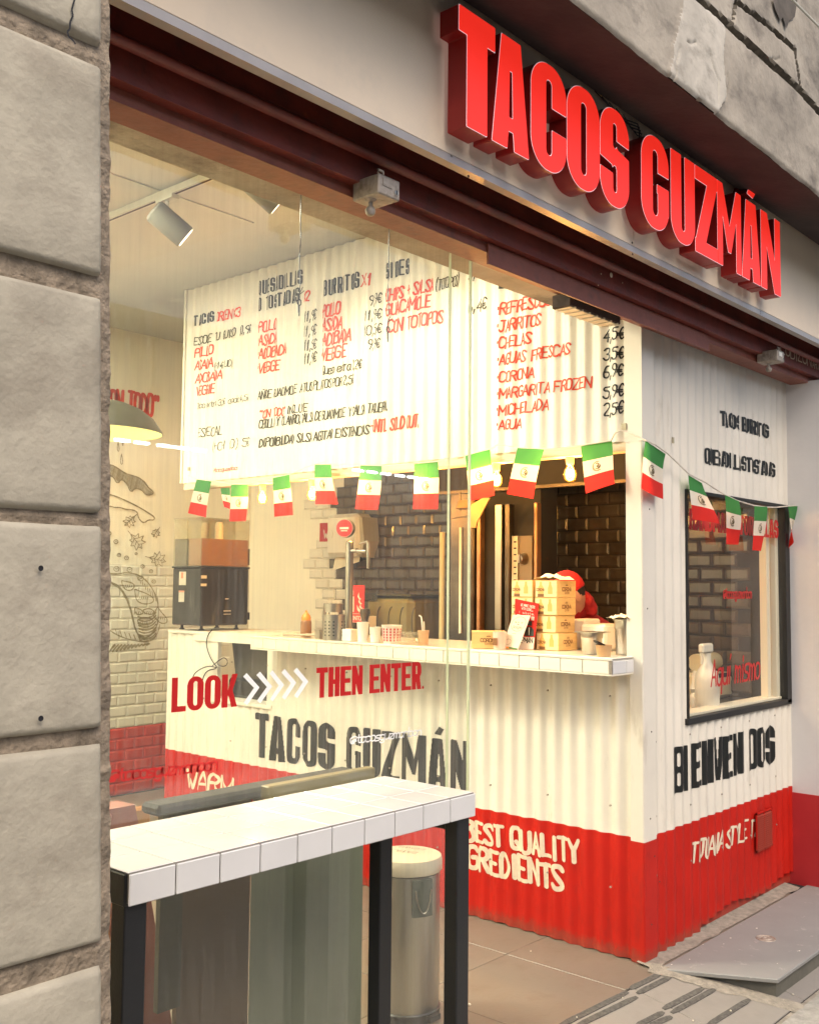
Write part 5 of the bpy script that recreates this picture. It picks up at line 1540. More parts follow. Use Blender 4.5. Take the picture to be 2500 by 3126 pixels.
m = MB(); m.box(DW, DW + .02, .02, .05, zt0 + .02, zt0 + .13); m.box(DW, DW + .03, .02, .06, .06, .11); obj('handle', m, blackpl, dd, local=True)
m = MB(); m.box(-.0012, -.0002, .16, .235, zt0 - .12, zt0 - .03); m.box(-.0012, -.0002, .175, .235, .18, .255); obj('sticker', m, paper_w, dd, local=True)
m = MB(); m.box(-.0016, -.0012, .19, .215, zt0 - .075, zt0 - .035); m.box(-.0016, -.0012, .175, .235, .245, .255); obj('sticker_print', m, mk('sticker_pink', (.7, .3, .2), .6), dd, local=True)
m = MB(); m.box(.00, .045, -.0012, -.0002, zt0 - .075, zt0 - .055); m.box(.0, .045, -.0012, -.0002, zt0 - .125, zt0 - .108); m.box(.2, .23, -.0012, -.0002, .20, .206); m.box(.19, .25, -.0012, -.0002, .12, .126); m.box(.19, .25, -.0012, -.0002, .10, .104); obj('badge', m, paper_w, dd, local=True)
# cables under it
m = MB()
def cable(pts, r=.004): m.tube([at(x * .3016 + 480, y * .3016 + 1900, X=XK - .03) for x, y in chaikin(pts, 2)], r, 6)
cable([(555, 75), (510, 130), (495, 220), (520, 320), (560, 400), (600, 450)])
cable([(600, 460), (520, 440), (420, 480), (360, 540), (345, 640)])
cable([(590, 470), (500, 490), (460, 570), (440, 680), (470, 780)])
cable([(560, 440), (620, 390), (680, 350), (720, 400), (690, 450), (620, 440), (600, 400), (650, 370)], .003)
tag(obj('power_cables', m, blackpl, smooth=60), 'loose black cables hanging from the drinks dispenser', 'cables')
# dark gear in the cavity
a, b = at(652, 1960, X=XK + .10), at(745, 2100, X=XK + .10)
gear = thing('blender_base', 'dark kitchen machine standing in the gap under the drinks dispenser', 'kitchen machine', (XK + .1, b.y, zsill))
m = rbox(XK + .10, XK + .4, cav0 + .03, cav1 - .06, zsill + .012, zsill + .14, .02); obj('body', m, blackpl, gear)
m = MB(); m.hexa([(XK + .12, cav0 + .22, zsill + .14), (XK + .36, cav0 + .22, zsill + .14), (XK + .36, cav1 - .12, zsill + .14), (XK + .12, cav1 - .12, zsill + .14), (XK + .10, cav0 + .10, 1.265), (XK + .4, cav0 + .10, 1.265), (XK + .4, cav1 - .1, 1.265), (XK + .10, cav1 - .1, 1.265)]); obj('hopper', m, mk('smoked_plastic', (.07, .065, .05), .3, .2, 6), gear)

# helper: a thing standing on the counter
def on_counter(px, x=None, z=ZT):
    return at(px, 1990, X=x if x else XC + .10)
# sauce bottle
def scale_at(p): return (Vector(p) - CO).dot(_f) / FPX
c = on_counter(933, 4.10); s = scale_at(c)
t = thing('sauce_bottle', 'squeeze bottle of brown sauce with an orange cap on the kiosk counter', 'bottle', (c.x, c.y, ZT))
r = 17 * s; h = 82 * s
m = MB(); m.lathe([(0, 0), (r, .001), (r, h * .55), (r * .94, h * .60), (r * .8, h * .64)], (0, 0, 0), 20); obj('body', m, sauce_m, t, local=True, smooth=40)
m = MB(); m.lathe([(r * .85, h * .63), (r * .88, h * .72), (r * .7, h * .82), (r * .3, h * .90), (r * .18, h), (0, h)], (0, 0, 0), 20); obj('cap', m, orange_pl, t, local=True, smooth=40)
# perforated cutlery tins
def tin(px, x, wpx, hpx, label, first=[None]):
    c = on_counter(px, x); s = scale_at(c); r = wpx * s / 2; h = hpx * s
    t = thing('cutlery_tin', label, 'tin', (c.x, c.y, ZT), 'perforated steel cutlery tins')
    m = MB(); m.lathe([(r * .97, 0), (r, .002), (r, h), (r * .96, h), (r * .95, h * .4), (0, h * .4)], (0, 0, 0), 32); obj('can', m, steel, t, local=True, smooth=40)
    m = MB()
    for k in range(16):
        a = 2 * math.pi * k / 16
        for j in range(5):
            if (k % 4) == 3: continue
            p = Vector((math.cos(a), math.sin(a), 0)) * r * 1.002 + Vector((0, 0, h * (.2 + .13 * j)))
            tx_, ty_ = Vector((-math.sin(a), math.cos(a), 0)) * r * .075, Vector((0, 0, r * .075))
            m.add([p + tx_ * math.cos(q) + ty_ * math.sin(q) + Vector((math.cos(a), math.sin(a), 0)) * .0006 for q in [i * math.pi / 4 for i in range(8)]], [tuple(range(8))])
    obj('perforation', m, black_gap, t, local=True)
    m = MB()
    for k in range(14):
        a = rnd() * 6.28; q = rnd() * r * .7
        m.tube([(q * math.cos(a), q * math.sin(a), h * .5), (q * 1.15 * math.cos(a), q * 1.15 * math.sin(a), h * (1.02 + .07 * rnd()))], .005, 5)
    obj('cutlery', m, paper_w, t, local=True)
tin(1018, 4.02, 71, 78, 'front perforated steel tin at the edge of the kiosk counter')
tin(1015, 4.20, 60, 104, 'rear perforated steel tin beside the beer tap column')
m = MB(); c = on_counter(975, 4.06)
m.tube([(c.x - .05, c.y + .25, ZT + .012), (c.x, c.y + .02, ZT + .02)], .008, 6); m.tube([(c.x + .03, c.y + .22, ZT + .015), (c.x + .01, c.y + .02, ZT + .02)], .008, 6)
m.box(c.x - .02, c.x + .04, c.y - .02, c.y + .02, ZT, ZT + .05)
tag(obj('tongs', m, steel, smooth=50), 'steel serving tongs lying left of the perforated tins', 'tongs')
# beer tap
c = on_counter(1063, 4.16); s = scale_at(c)
t = thing('beer_tap', 'tall steel beer tap column with a round red disc on top', 'beer tap', (c.x, c.y, ZT))
zt_ = at(1060, 1655, X=c.x).z - ZT; r = 12 * s
m = MB(); m.lathe([(r * 1.5, 0), (r * 1.5, .01), (r, .012), (r, zt_), (r * .8, zt_ + .005), (0, zt_ + .006)], (0, 0, 0), 24); obj('column', m, steel, t, local=True, smooth=40)
cd = at(1055, 1613, X=c.x); R2 = 29 * s
m = MB(); m.lathe([(0, -.02), (R2 * .97, -.02), (R2, -.012), (R2, .012), (R2 * .97, .02), (0, .02)], (0, 0, 0), 32, axis='X'); o = obj('disc_housing', m, steel, t, local=True, smooth=40); o.location = (0, cd.y - c.y, cd.z - ZT); o.rotation_euler = (0, 0, math.radians(25))
m = MB(); m.lathe([(0, -.022), (R2 * .9, -.0215), (R2 * .9, -.0205)], (0, 0, 0), 32, axis='X'); o = obj('disc', m, vin_r, t, local=True); o.location = (0, cd.y - c.y, cd.z - ZT); o.rotation_euler = (0, 0, math.radians(25))
m = MB(); m.box(-.0235, -.0225, -R2 * .5, R2 * .5, -.006, .006); m.box(-.0235, -.0225, -R2 * .36, R2 * .36, -.018, -.012); o = obj('disc_lettering', m, paper_w, t, local=True); o.location = (0, cd.y - c.y, cd.z - ZT); o.rotation_euler = (0, 0, math.radians(25))
zp = at(1080, 1682, X=c.x).z - ZT; e = at(1125, 1670, X=c.x)
ly = e.y - c.y
m = MB(); m.tube([(0, 0, zp), (0, ly * .9, zp - .004)], .011, 10); m.tube([(0, ly * .35, zp), (0, ly * .4, zp)], .016, 10); m.tube([(0, ly, zp + .045), (0, ly, zp - .03)], [.012, .012], 10); m.tube([(0, ly, zp - .03), (0, ly * .985, zp - .10)], [.011, .007], 10); m.tube([(0, ly, zp + .05), (0, ly * .5, zp + .038)], [.010, .005], 8); obj('spout', m, steel, t, local=True, smooth=40)
# cups, napkins, printed cups
def cup(name, px, x, rt, h, label, mat, cat='cup'):
    c = on_counter(px, x); s = scale_at(c)
    t = thing(name, label, cat, (c.x, c.y, ZT)); r = rt * s; hh = h * s
    m = MB(); m.lathe([(0, .001), (r * .78, 0), (r * .84, hh * .3), (r * .97, hh * .98), (r, hh), (r * .94, hh), (r * .8, hh * .1)], (0, 0, 0), 24); obj('wall', m, mat, t, local=True, smooth=40)
    return t, r, hh
cup('paper_cup_stack', 1107, 4.02, 19, 60, 'tall stack of plain white paper cups left on the counter', whitepl)
cup('paper_tub', 1145, 4.03, 18, 47, 'short stack of plain white tubs beside the white cups', whitepl)
t, r, hh = cup('printed_cup', 1195, 4.05, 32, 55, 'white paper cup bucket printed with red vertical lettering', whitepl)
m = MB()
for k in range(9):
    a = math.radians(150 + k * 22)
    for j in range(5):
        z0 = hh * (.12 + .15 * j); rr = r * (.86 + .12 * (z0 / hh)) + .001
        u = Vector((-math.sin(a), math.cos(a), 0)) * r * .09; b_ = Vector((math.cos(a), math.sin(a), 0)) * rr
        m.add([b_ - u + Vector((0, 0, z0)), b_ + u + Vector((0, 0, z0)), b_ * 1.01 + u + Vector((0, 0, z0 + hh * .11)), b_ * 1.01 - u + Vector((0, 0, z0 + hh * .11))], [(0, 1, 2, 3)])
obj('print', m, vin_r, t, local=True)
c = on_counter(1068, 4.03); s = scale_at(c)
m = rbox(c.x - .03, c.x + .03, c.y - .035, c.y + .035, ZT, ZT + 36 * s, .003)
tag(obj('napkin_box', m, whitepl), 'small white napkin box right of the beer tap column', 'box')
c = on_counter(1222, 4.0)
cs = thing('clear_cups', 'tumbled clear plastic cups lying before the printed cup', 'plastic cups', (c.x, c.y, ZT))
m = MB()
for k in range(5):
    p = Vector((.01 * k, .03 - .022 * k, .03 + .004 * k)); d = Vector((-.3, -.8, .25 - .1 * k)).normalized() * .06
    m.tube([p, p + d], [.020, .028], 14, cap=False)
obj('cup', m, plastic_clear, cs, local=True, smooth=40)
c = on_counter(1292, 4.06); s = scale_at(c)
t = thing('straw_cup', 'small grey paper cup with bent straws near the end of the glass', 'cup', (c.x, c.y, ZT))
m = MB(); m.lathe([(.024, 0), (.030, .075), (.027, .075), (.02, .01), (0, .01)], (0, 0, 0), 18); obj('cup_wall', m, kraft, t, local=True, smooth=40)
m = MB(); m.tube([(0, 0, .02), (.0, .012, .13), (0, .016, .145), (0, .03, .15)], .0035, 6); m.tube([(.01, 0, .02), (.01, .006, .12)], .0035, 6); obj('straw', m, whitepl, t, local=True, smooth=40)
c = on_counter(1475, 4.05)
t = thing('tip_glass', 'small pink glass with a dark print beside the lone beer carton', 'glass', (at(1525, 1960, X=4.08).x, at(1525, 1960, X=4.08).y, ZT))
m = MB(); m.lathe([(0, .002), (.03, 0), (.034, .06), (.034, .085), (.03, .085), (.028, .01)], (0, 0, 0), 20); obj('jar', m, mk('pinkish_glass', (.62, .42, .33), .2, .1, 8), t, local=True, smooth=40)
m = MB(); m.box(-.0365, -.0345, -.012, .014, .02, .055); obj('print', m, brownp, t, local=True)

# ------------------------------------------------ beer cartons
def crown(m, f, cx, cz, s):
    for k in range(-2, 3):
        m.add([f(cx + k * s * .35 - s * .1, cz), f(cx + k * s * .35 + s * .1, cz), f(cx + k * s * .30 + s * .02, cz + s * (.7 - .12 * abs(k))), f(cx + k * s * .30 - s * .02, cz + s * (.7 - .12 * abs(k)))], [(0, 1, 2, 3)])
    m.add([f(cx - s * .9, cz - s * .22), f(cx + s * .9, cz - s * .22), f(cx + s * .9, cz), f(cx - s * .9, cz)], [(0, 1, 2, 3)])
LX, LY, LZ = .165, .128, .0835
def carton(loc, label, dx=0, rot=0):
    t = thing('beer_carton', label, 'beer carton', loc, 'small beer cartons on the kiosk counter', rot)
    m = rbox(0, LX, 0, LY, 0.0005, LZ, .0015); obj('box', m, wood_y, t, local=True)
    # wooden print with bottles on the -X face
    f = lambda u, v: (-.0006, LY - u, v)
    g = lambda u, v: (-.0010, LY - u, v)
    m = MB(); m.add([f(.004, .004), f(LY - .004, .004), f(LY - .004, LZ - .004), f(.004, LZ - .004)], [(0, 1, 2, 3)]); obj('side_print', m, wood_p, t, local=True)
    m = MB()
    for cx, sc_ in ((.034, 1.), (.088, .82)):
        pr_ = [(0.016 * sc_, .018), (.016 * sc_, .048), (.007, .062), (.006, LZ - .006)]
        for (w0, z0), (w1, z1) in zip(pr_, pr_[1:]): m.add([g(cx - w0, z0), g(cx + w0, z0), g(cx + w1, z1), g(cx - w1, z1)], [(0, 1, 2, 3)])
    obj('bottle_print', m, mk('amber_print', (.60, .33, .08), .5, .1, 9), t, local=True)
    m = MB(); h2 = lambda u, v: (-.0014, LY - u, v)
    m.add([h2(.016, .004), h2(.052, .004), h2(.052, .018), h2(.016, .018)], [(0, 1, 2, 3)])
    lettering(m, 'Corona' .upper().capitalize() if False else 'CORONA', lambda u, v: h2(.008 + u, .032 + v), .0125, .048, .2)
    obj('side_lettering', m, brownp, t, local=True)
    m = MB(); f2 = lambda u, v: (u, -.0008, v)
    lettering(m, 'CORONA', lambda u, v: f2(LX * .26 + u, .033 + v), .017, LX * .50, .2)
    lettering(m, 'Extra' if False else 'EXTRA', lambda u, v: f2(LX * .40 + u, .019 + v), .009, LX * .24, .16)
    crown(m, f2, LX * .50, .060, .012)
    obj('front_lettering', m, brownp, t, local=True)
    return t
base = at(1703, 1988, Z=ZT)
def corner(px, py_b, ref=base): return at(px, py_b, X=ref.x)
bx = base.x
names = ['bottom carton of the beer carton stack, resting on the counter', 'second carton from the bottom of the beer carton stack', 'third carton up in the right column of the beer cartons, level with the ear', 'top right beer carton with a white napkin on it']
cx_ = [1705, 1696, 1701, 1701]
first = carton((bx, at(cx_[0], 1980, X=bx).y, ZT), names[0])
for k in (1, 2, 3):
    dup(first, (bx + (.0, .004, -.002, 0)[k], at(cx_[k], 1980, X=bx).y, ZT + k * (LZ + .001)), names[k])
yl_ = at(cx_[3], 1980, X=bx).y + LY + .012
nl = ['left column beer carton at the bottom, hidden behind the red leaflet', 'left column beer carton second up, mostly behind the red leaflet', 'left column beer carton third up, peeking over the red leaflet', 'top left beer carton above the red leaflet']
for k in range(4):
    dup(first, (bx + .003 * (k % 2), yl_ + (.0, .006, .002, .004)[k], ZT + k * (LZ + .001)), nl[k])
c = at(1433, 1975, X=4.02)
lone = dup(first, (c.x, at(1440, 1975, X=c.x).y - .0, ZT), 'single beer carton lying alone by the glass edge', rotz=math.radians(-52))
m = MB()
c = Vector((bx + .05, yl_ - .03, ZT + 4 * (LZ + .001)))
vs = []
NU, NV = 14, 8
for j in range(NV + 1):
    for i in range(NU + 1):
        u, v = i / NU, j / NV
        vs.append((bx + .02 + .13 * v, yl_ + .02 - .19 * u, ZT + 4 * (LZ + .001) + .003 + max(0, .03 * noise.noise((u * 5, v * 4, 1)) + .016) * math.sin(math.pi * min(1, u * 1.2)) ** .5))
m.add(vs, [(j * (NU + 1) + i, j * (NU + 1) + i + 1, (j + 1) * (NU + 1) + i + 1, (j + 1) * (NU + 1) + i) for j in range(NV) for i in range(NU)])
tag(obj('napkin', m, cloth_w, smooth=80), 'crumpled white napkin lying on top of the beer cartons', 'napkin')
# leaflets leaning on the cartons
def leaflet(label, P, mats, deco):
    TL, TR, BR, BL = P
    t = thing('leaflet', label, 'leaflet', BL)
    n = (TR - TL).cross(BL - TL).normalized()
    if n.x > 0: n = -n
    def S(u, v, off=0): return TL.lerp(TR, u).lerp(BL.lerp(BR, u), v) + n * off - BL
    m = MB(); m.hexa([S(0, 1), S(1, 1), S(1, 1, -.002), S(0, 1, -.002), S(0, 0), S(1, 0), S(1, 0, -.002), S(0, 0, -.002)]); obj('card', m, mats, t, local=True)
    deco(t, S)
    return t
def lt_(t, S, items):
    for txt, u0, v0, u1, hh_, mt, st_ in items:
        m = MB(); W_ = (S(1, 0) - S(0, 0)).length; H_ = (S(0, 1) - S(0, 0)).length
        lettering(m, txt, lambda u, v: S(u0 + u / W_, v0 - v / H_, .0012), hh_ * H_, (u1 - u0) * W_, st_)
        obj('lettering', m, mt, t, local=True)
xl = bx - .03
P = [at(1572, 1828, X=xl + .02), at(1645, 1843, X=xl + .02), at(1628, 1983, X=xl - .01), at(1585, 1984, X=xl - .01)]
P[3] = at(1572, 1984, X=xl - .01)
def d1(t, S):
    lt_(t, S, [('WE MAKE TACOS', .26, .12, .86, .05, paper_w, .18), ('WITH LOVE...', .30, .19, .8, .05, paper_w, .18), ('If you love them,', .2, .27, .86, .045, paper_w, .12), ('GUZMÁN', .12, .86, .92, .10, blackp, .2)])
    m = MB()
    q = lambda u0, u1, v0, v1, o=.0010: m.add([S(u0, v0, o), S(u1, v0, o), S(u1, v1, o), S(u0, v1, o)], [(0, 1, 2, 3)])
    q(.0, 1, .74, 1); obj('white_base', m, paper_w, t, local=True)
    m = MB(); q = lambda u0, u1, v0, v1, o=.0014: m.add([S(u0, v0, o), S(u1, v0, o), S(u1, v1, o), S(u0, v1, o)], [(0, 1, 2, 3)])
    q(.60, .80, .40, .50); m.add([S(.48, .72, .0014), S(.95, .72, .0014), S(.92, .58, .0014), S(.78, .52, .0014), S(.62, .52, .0014), S(.50, .58, .0014)], [(0, 1, 2, 3, 4, 5)]); obj('figure_print', m, blackp, t, local=True)
    m = MB(); q(.10, .24, .30, .39); q(.42, .55, .33, .37); q(.74, .88, .30, .38); m.add([S(.66, .54, .002), S(.72, .54, .002), S(.72, .70, .002), S(.70, .70, .002)], [(0, 1, 2, 3)]); obj('white_print', m, paper_w, t, local=True)
leaflet('red leaflet with white lettering leaning on the beer cartons', P, paper_r, d1)
xl2 = xl - .035
P = [at(1566, 1877, X=xl2 + .03), at(1619, 1879, X=xl2 + .03), at(1581, 1986, X=xl2 - .02), at(1534, 1978, X=xl2 - .02)]
dz_ = min(P[2].z, P[3].z) - ZT - .001
P = [p - Vector((0, 0, dz_ if i > 1 else 0)) for i, p in enumerate(P)]
def d2(t, S):
    lt_(t, S, [('Review us', .26, .24, .74, .045, mk('green_print', (.05, .25, .08), .6), .14), ('on', .44, .30, .56, .04, blackp, .14), ('Google', .22, .40, .78, .075, mk('grey_print', (.25, .2, .12), .6), .12)])
    m = MB()
    for k in range(28):
        a, b = 2 * math.pi * k / 28, 2 * math.pi * (k + 1) / 28
        e = lambda a, r: S(.5 + .42 * r * math.cos(a), .27 + .22 * r * math.sin(a), .001)
        m.add([e(a, 1), e(b, 1), e(b, .95), e(a, .95)], [(0, 1, 2, 3)])
        e2 = lambda a, r: S(.24 + .17 * r * math.cos(a), .82 + .09 * r * math.sin(a), .001)
        m.add([e2(a, 1), e2(b, 1), e2(b, .9), e2(a, .9)], [(0, 1, 2, 3)])
    m.add([S(.3, .555, .001), S(.55, .555, .001), S(.55, .565, .001), S(.3, .565, .001)], [(0, 1, 2, 3)])
    obj('ring_print', m, mk('grey_print2', (.2, .17, .1), .6), t, local=True)
    m = MB(); m.add([S(0, .965, .001), S(.4, .965, .001), S(.4, 1, .001), S(0, 1, .001)], [(0, 1, 2, 3)]); obj('orange_strip', m, orange_pl, t, local=True)
    m = MB(); m.add([S(.4, .965, .001), S(.95, .965, .001), S(.95, 1, .001), S(.4, 1, .001)], [(0, 1, 2, 3)]); obj('green_strip', m, paper_g, t, local=True)
leaflet('white review card with an oval print leaning before the red leaflet', P, paper_w, d2)
# steel tubs
def gn(name, px0, px1, pyt, pyb, x, label, cloth=False):
    a, b = at(px0, pyb, X=x), at(px1, pyb, X=x)
    s = scale_at(a); h = (pyb - pyt) * s
    wx = .13
    cx, cy = x + wx / 2, (a.y + b.y) / 2
    hy = abs(a.y - b.y) / 2 * .62
    t = thing(name, label, 'steel tub', (cx, cy, ZT), 'steel food tubs at the right end of the counter')
    m = MB(); hx = hy * 1.05
    def ring(r, z, n=32):
        out = []
        for k in range(n):
            a_ = 2 * math.pi * k / n; c_, s_ = math.cos(a_), math.sin(a_)
            q = (abs(c_) ** 4 + abs(s_) ** 4) ** -.25
            out.append((hx * r * c_ * q, hy * r * s_ * q, z))
        return out
    lv = [(.80, .002), (.84, 0.004), (.90, h * .70), (.93, h * .72), (.97, h * .75), (.97, h * .97), (1.12, h * .975), (1.12, h), (.95, h), (.9, h * .8), (.86, h * .6)]
    vs = []
    for r_, z in lv: vs += ring(r_, z)
    n = 32
    m.add(vs, [(i * n + k, i * n + (k + 1) % n, (i + 1) * n + (k + 1) % n, (i + 1) * n + k) for i in range(len(lv) - 1) for k in range(n)] + [tuple(range(n)), tuple((len(lv) - 1) * n + k for k in range(n))])
    obj('tub', m, steel, t, local=True, smooth=40)
    return t, hx, hy, h
t, hx, hy, h = gn('steel_tub', 1741, 1826, 1927, 1993, 4.06, 'low steel food tub right of the beer cartons')
m = MB(); m.box(-hx * 1.3, hx * 1.1, -hy * 1.5, hy * 1.2, h + .001, h + .004); obj('lid', m, steel, t, local=True)
t, hx, hy, h = gn('steel_tub', 1846, 1922, 1886, 1994, 4.13, 'tall steel food tub with a folded white cloth against the hatch post')
m = MB(); vs = []
NU, NV = 14, 10
for j in range(NV + 1):
    for i in range(NU + 1):
        u, v = i / NU * 2 - 1, j / NV * 2 - 1
        vs.append((u * hx * 1.5, v * hy * 1.5, h + .006 + .012 * abs(noise.noise((u * 2.4, v * 2.4, 4))) * 2 + .012 * (1 - max(abs(u), abs(v))) - .012 * max(0, max(abs(u), abs(v)) - .8)))
m.add(vs, [(j * (NU + 1) + i, j * (NU + 1) + i + 1, (j + 1) * (NU + 1) + i + 1, (j + 1) * (NU + 1) + i) for j in range(NV) for i in range(NU)])
tag(obj('folded_cloth', m, cloth_w, t, local=True, smooth=80), 'x', 'x') if False else obj('cloth_cover', m, cloth_w, t, local=True, smooth=80)
c = at(1843, 1996, X=4.03); s = scale_at(c)
t = thing('kraft_bowl', 'small kraft paper bowl holding a dark lid, on the counter between the steel tubs', 'bowl', (c.x, c.y, ZT))
r = 26 * s
m = MB(); m.lathe([(0, .001), (r * .76, 0), (r * .96, 34 * s), (r, 35 * s), (r * .93, 35 * s), (r * .7, .01), (0, .01)], (0, 0, 0), 24); obj('bowl', m, kraft, t, local=True, smooth=40)
m = MB(); m.lathe([(0, 0), (r * .75, 0), (r * .78, .006), (0, .008)], (0, .01, 0), 20); o = obj('dark_lid', m, blackpl, t, local=True, smooth=40); o.location = (-.004, .012, 36 * s); o.rotation_euler = (.25, .35, 0)
m = rbox(4.40, 4.55, at(1785, 1900, X=4.40).y, at(1742, 1900, X=4.40).y, ZT, at(1760, 1890, X=4.4).z, .008); tag(obj('white_tub', m, whitepl), 'tall white plastic tub behind the stack of beer cartons', 'plastic tub')
m = rbox(4.34, 4.55, at(1850, 1900, X=4.34).y, at(1770, 1900, X=4.34).y, ZT, at(1800, 1906, X=4.34).z, .012); tag(obj('white_tray', m, whitepl), 'wide white plastic tray behind the low steel tub', 'plastic tray')

# ------------------------------------------------ gear on the far wall
def wpt(px, py, x=XW - .02): return at(px, py, X=x)
a, b = wpt(996, 1572, XW - .16), wpt(1117, 1690, XW - .16)
t = thing('towel_dispenser', 'white wall mounted paper towel dispenser on the black tiles', 'towel dispenser', (XW, (a.y + b.y) / 2, b.z))
m = rbox(XW - .19, XW - .012, b.y + .06, a.y - .02, b.z - .02, a.z, .03); obj('cover', m, whitepl, t)
m = MB(); m.hexa([(XW - .16, b.y + .05, b.z - .03), (XW - .012, b.y + .05, b.z - .03), (XW - .012, b.y, b.z + .1), (XW - .16, b.y + .02, b.z + .1), (XW - .18, b.y + .06, a.z - .03), (XW - .012, b.y + .06, a.z - .03), (XW - .012, b.y + .02, a.z - .03), (XW - .17, b.y + .04, a.z - .03)]); obj('side_cover', m, mk('grey_plastic', (.42, .40, .33), .4), t)
m = MB(); m.tube([(XW - .194, a.y - .1 + .012 * math.cos(k / 10 * math.pi * 1.1 + 1.5), (a.z + b.z) / 2 + .03 * math.sin(k / 10 * math.pi * 1.1 + 1.5)) for k in range(11)], .002, 5); obj('window_slot', m, mk('grey_plastic', (.42, .40, .33), .4), t)
m = MB(); m.add([(XW - .1, a.y - .05, b.z - .02), (XW - .1, b.y + .12, b.z - .02), (XW - .13, b.y + .10, b.z - .06), (XW - .12, a.y - .04, b.z - .13)], [(0, 1, 2, 3)]); obj('paper_towel', m, cloth_w, t)
a, b = wpt(977, 1597), wpt(1000, 1653)
t = thing('red_sign', 'small red wall sign half hidden by the towel dispenser', 'sign', (XW, a.y, b.z))
m = MB(); m.box(XW - .022, XW - .016, b.y, a.y, b.z, a.z); obj('plate', m, vin_r, t)
m = MB(); lettering(m, 'W', lambda u, v: (XW - .023, a.y - .05 - u, b.z + .03 + v), .06, .06, .24); obj('lettering', m, paper_w, t)
# fire extinguisher sign
xs2 = XK + .55
a, b = at(1066, 1787, X=xs2), at(1111, 1902, X=xs2)
t = thing('extinguisher_sign', 'red fire extinguisher sign with a white flame behind the beer tap', 'sign', (xs2, a.y, b.z))
a = Vector((a.x, a.y + .03, a.z)); Wd, Hd = a.y - b.y, a.z - b.z
m = MB(); m.box(xs2, xs2 + .004, b.y, a.y, b.z, a.z); obj('plate', m, vin_r, t)
m = MB(); S = lambda u, v, o=.001: (xs2 - o, a.y - u * Wd, a.z - v * Hd)
for k in range(3):
    cx, s_ = .74 + .05 * k, 1 - .12 * k
    pts = [(cx - .02, .18 + .16 * k), (cx - .10, .30 + .14 * k), (cx + .02, .40 + .12 * k), (cx + .10, .36 + .12 * k), (cx + .02, .33 + .13 * k), (cx - .02, .27 + .14 * k)]
    m.add([S(u, v) for u, v in pts], [(0, 1, 5), (1, 2, 4, 5), (2, 3, 4)])
m.add([S(.62, .52), S(.70, .60), S(.86, .68), S(.96, .60), S(.94, .70), S(.78, .74), S(.64, .66)], [(0, 1, 6), (1, 2, 5, 6), (2, 3, 4, 5)])
m.add([S(.18, .30), S(.46, .30), S(.46, .72), S(.18, .72)], [(0, 1, 2, 3)]); m.add([S(.24, .18), S(.42, .14), S(.42, .26), S(.24, .26)], [(0, 1, 2, 3)])
for q in (.765, .99): m.add([S(0, q - .006), S(1, q - .006), S(1, q + .004), S(0, q + .004)], [(0, 1, 2, 3)])
lettering(m, 'EXTINTOR', lambda u, v: (xs2 - .001, a.y - .04 * Wd - u, a.z - Hd * .93 + v), Hd * .10, Wd * .94, .2)
obj('pictogram', m, paper_w, t)
# olive ice tub with its lettering, coffee grinder
c0, c1 = at(1112, 1800, X=XK + .75), at(1255, 1800, X=XK + .75)
zt_ = at(1180, 1820, X=XK + .75).z
t = thing('ice_bucket', 'olive plastic party tub lettered PASSOÁ on the back counter', 'tub', (XK + .75, (c0.y + c1.y) / 2, 1.0))
m = rbox(XK + .75, XK + 1.15, c1.y, c0.y, .966, zt_, .04); obj('body', m, mk('olive_plastic', (.17, .145, .05), .45, .2, 4), t)
m = rbox(XK + .745, XK + 1.155, c1.y - .005, c0.y + .005, zt_, zt_ + .012, .004); obj('rim', m, mk('olive_rim', (.05, .045, .02), .45), t)
m = MB()
for k in range(4): m.tube([(XK + .748, c0.y - .15 - .1 * k + .03 * math.cos(q), zt_ - .16 + .09 * math.sin(q)) for q in [i * math.pi / 8 - math.pi / 2 for i in range(9)]], .004, 5)
obj('ribs', m, mk('olive_rim', (.05, .045, .02), .45), t)
m = MB(); q0, q1 = at(1112, 1832, X=XK + .742), at(1152, 1832, X=XK + .742); lettering(m, 'PASSOÁ', lambda u, v: (XK + .742, q0.y - u, q0.z + v), .045, q0.y - q1.y, .16); obj('lettering', m, blackpl, t)
c = at(1114, 1880, X=XK + .5)
t = thing('pepper_mill', 'dark metal grinder standing behind the white paper cups', 'grinder', (XK + .5, c.y, ZT - .001))
m = MB(); m.lathe([(.03, 0), (.03, .06), (.02, .08), (.024, .10), (.034, .13), (.03, .155), (0, .16)], (0, 0, 0), 18); obj('body', m, steel_d, t, local=True, smooth=40)
m = MB(); m.box(.02, .09, -.012, .012, .0, .11); obj('handle', m, whitepl, t, local=True)
# tall steel kitchen unit seen through the hatch
X5 = 5.0
def ky(px): return at(px, 1700, X=X5).y
ku = thing('kitchen_unit', 'tall dark steel vertical grill with a scale strip and round knob', 'kitchen unit', (X5 + .3, ky(1560), .93))
m = MB(); m.box(X5 + .05, X5 + .22, ky(1636), ky(1448), .966, 2.50); obj('body', m, darkmetal, ku)
for p0, p1, mt in ((1454, 1465, mk('copper_edge', (.40, .22, .12), .35, .2, 6, metal=.7)), (1510, 1530, steel), (1629, 1638, mk('copper_edge', (.40, .22, .12), .35, .2, 6, metal=.7)), (1540, 1554, steel_d)):
    m = rbox(X5, X5 + .05, ky(p1), ky(p0), .966, at(1520, 1540, X=X5).z, .004); obj('upright', m, mt, ku)
z0_, z1_ = .966, at(1560, 1636, X=X5).z
m = MB(); m.box(X5 + .02, X5 + .05, ky(1574), ky(1556), z0_, z1_); obj('scale_strip', m, mk('pale_steel', (.5, .44, .34), .4, .1, 6, metal=.4), ku)
m = MB()
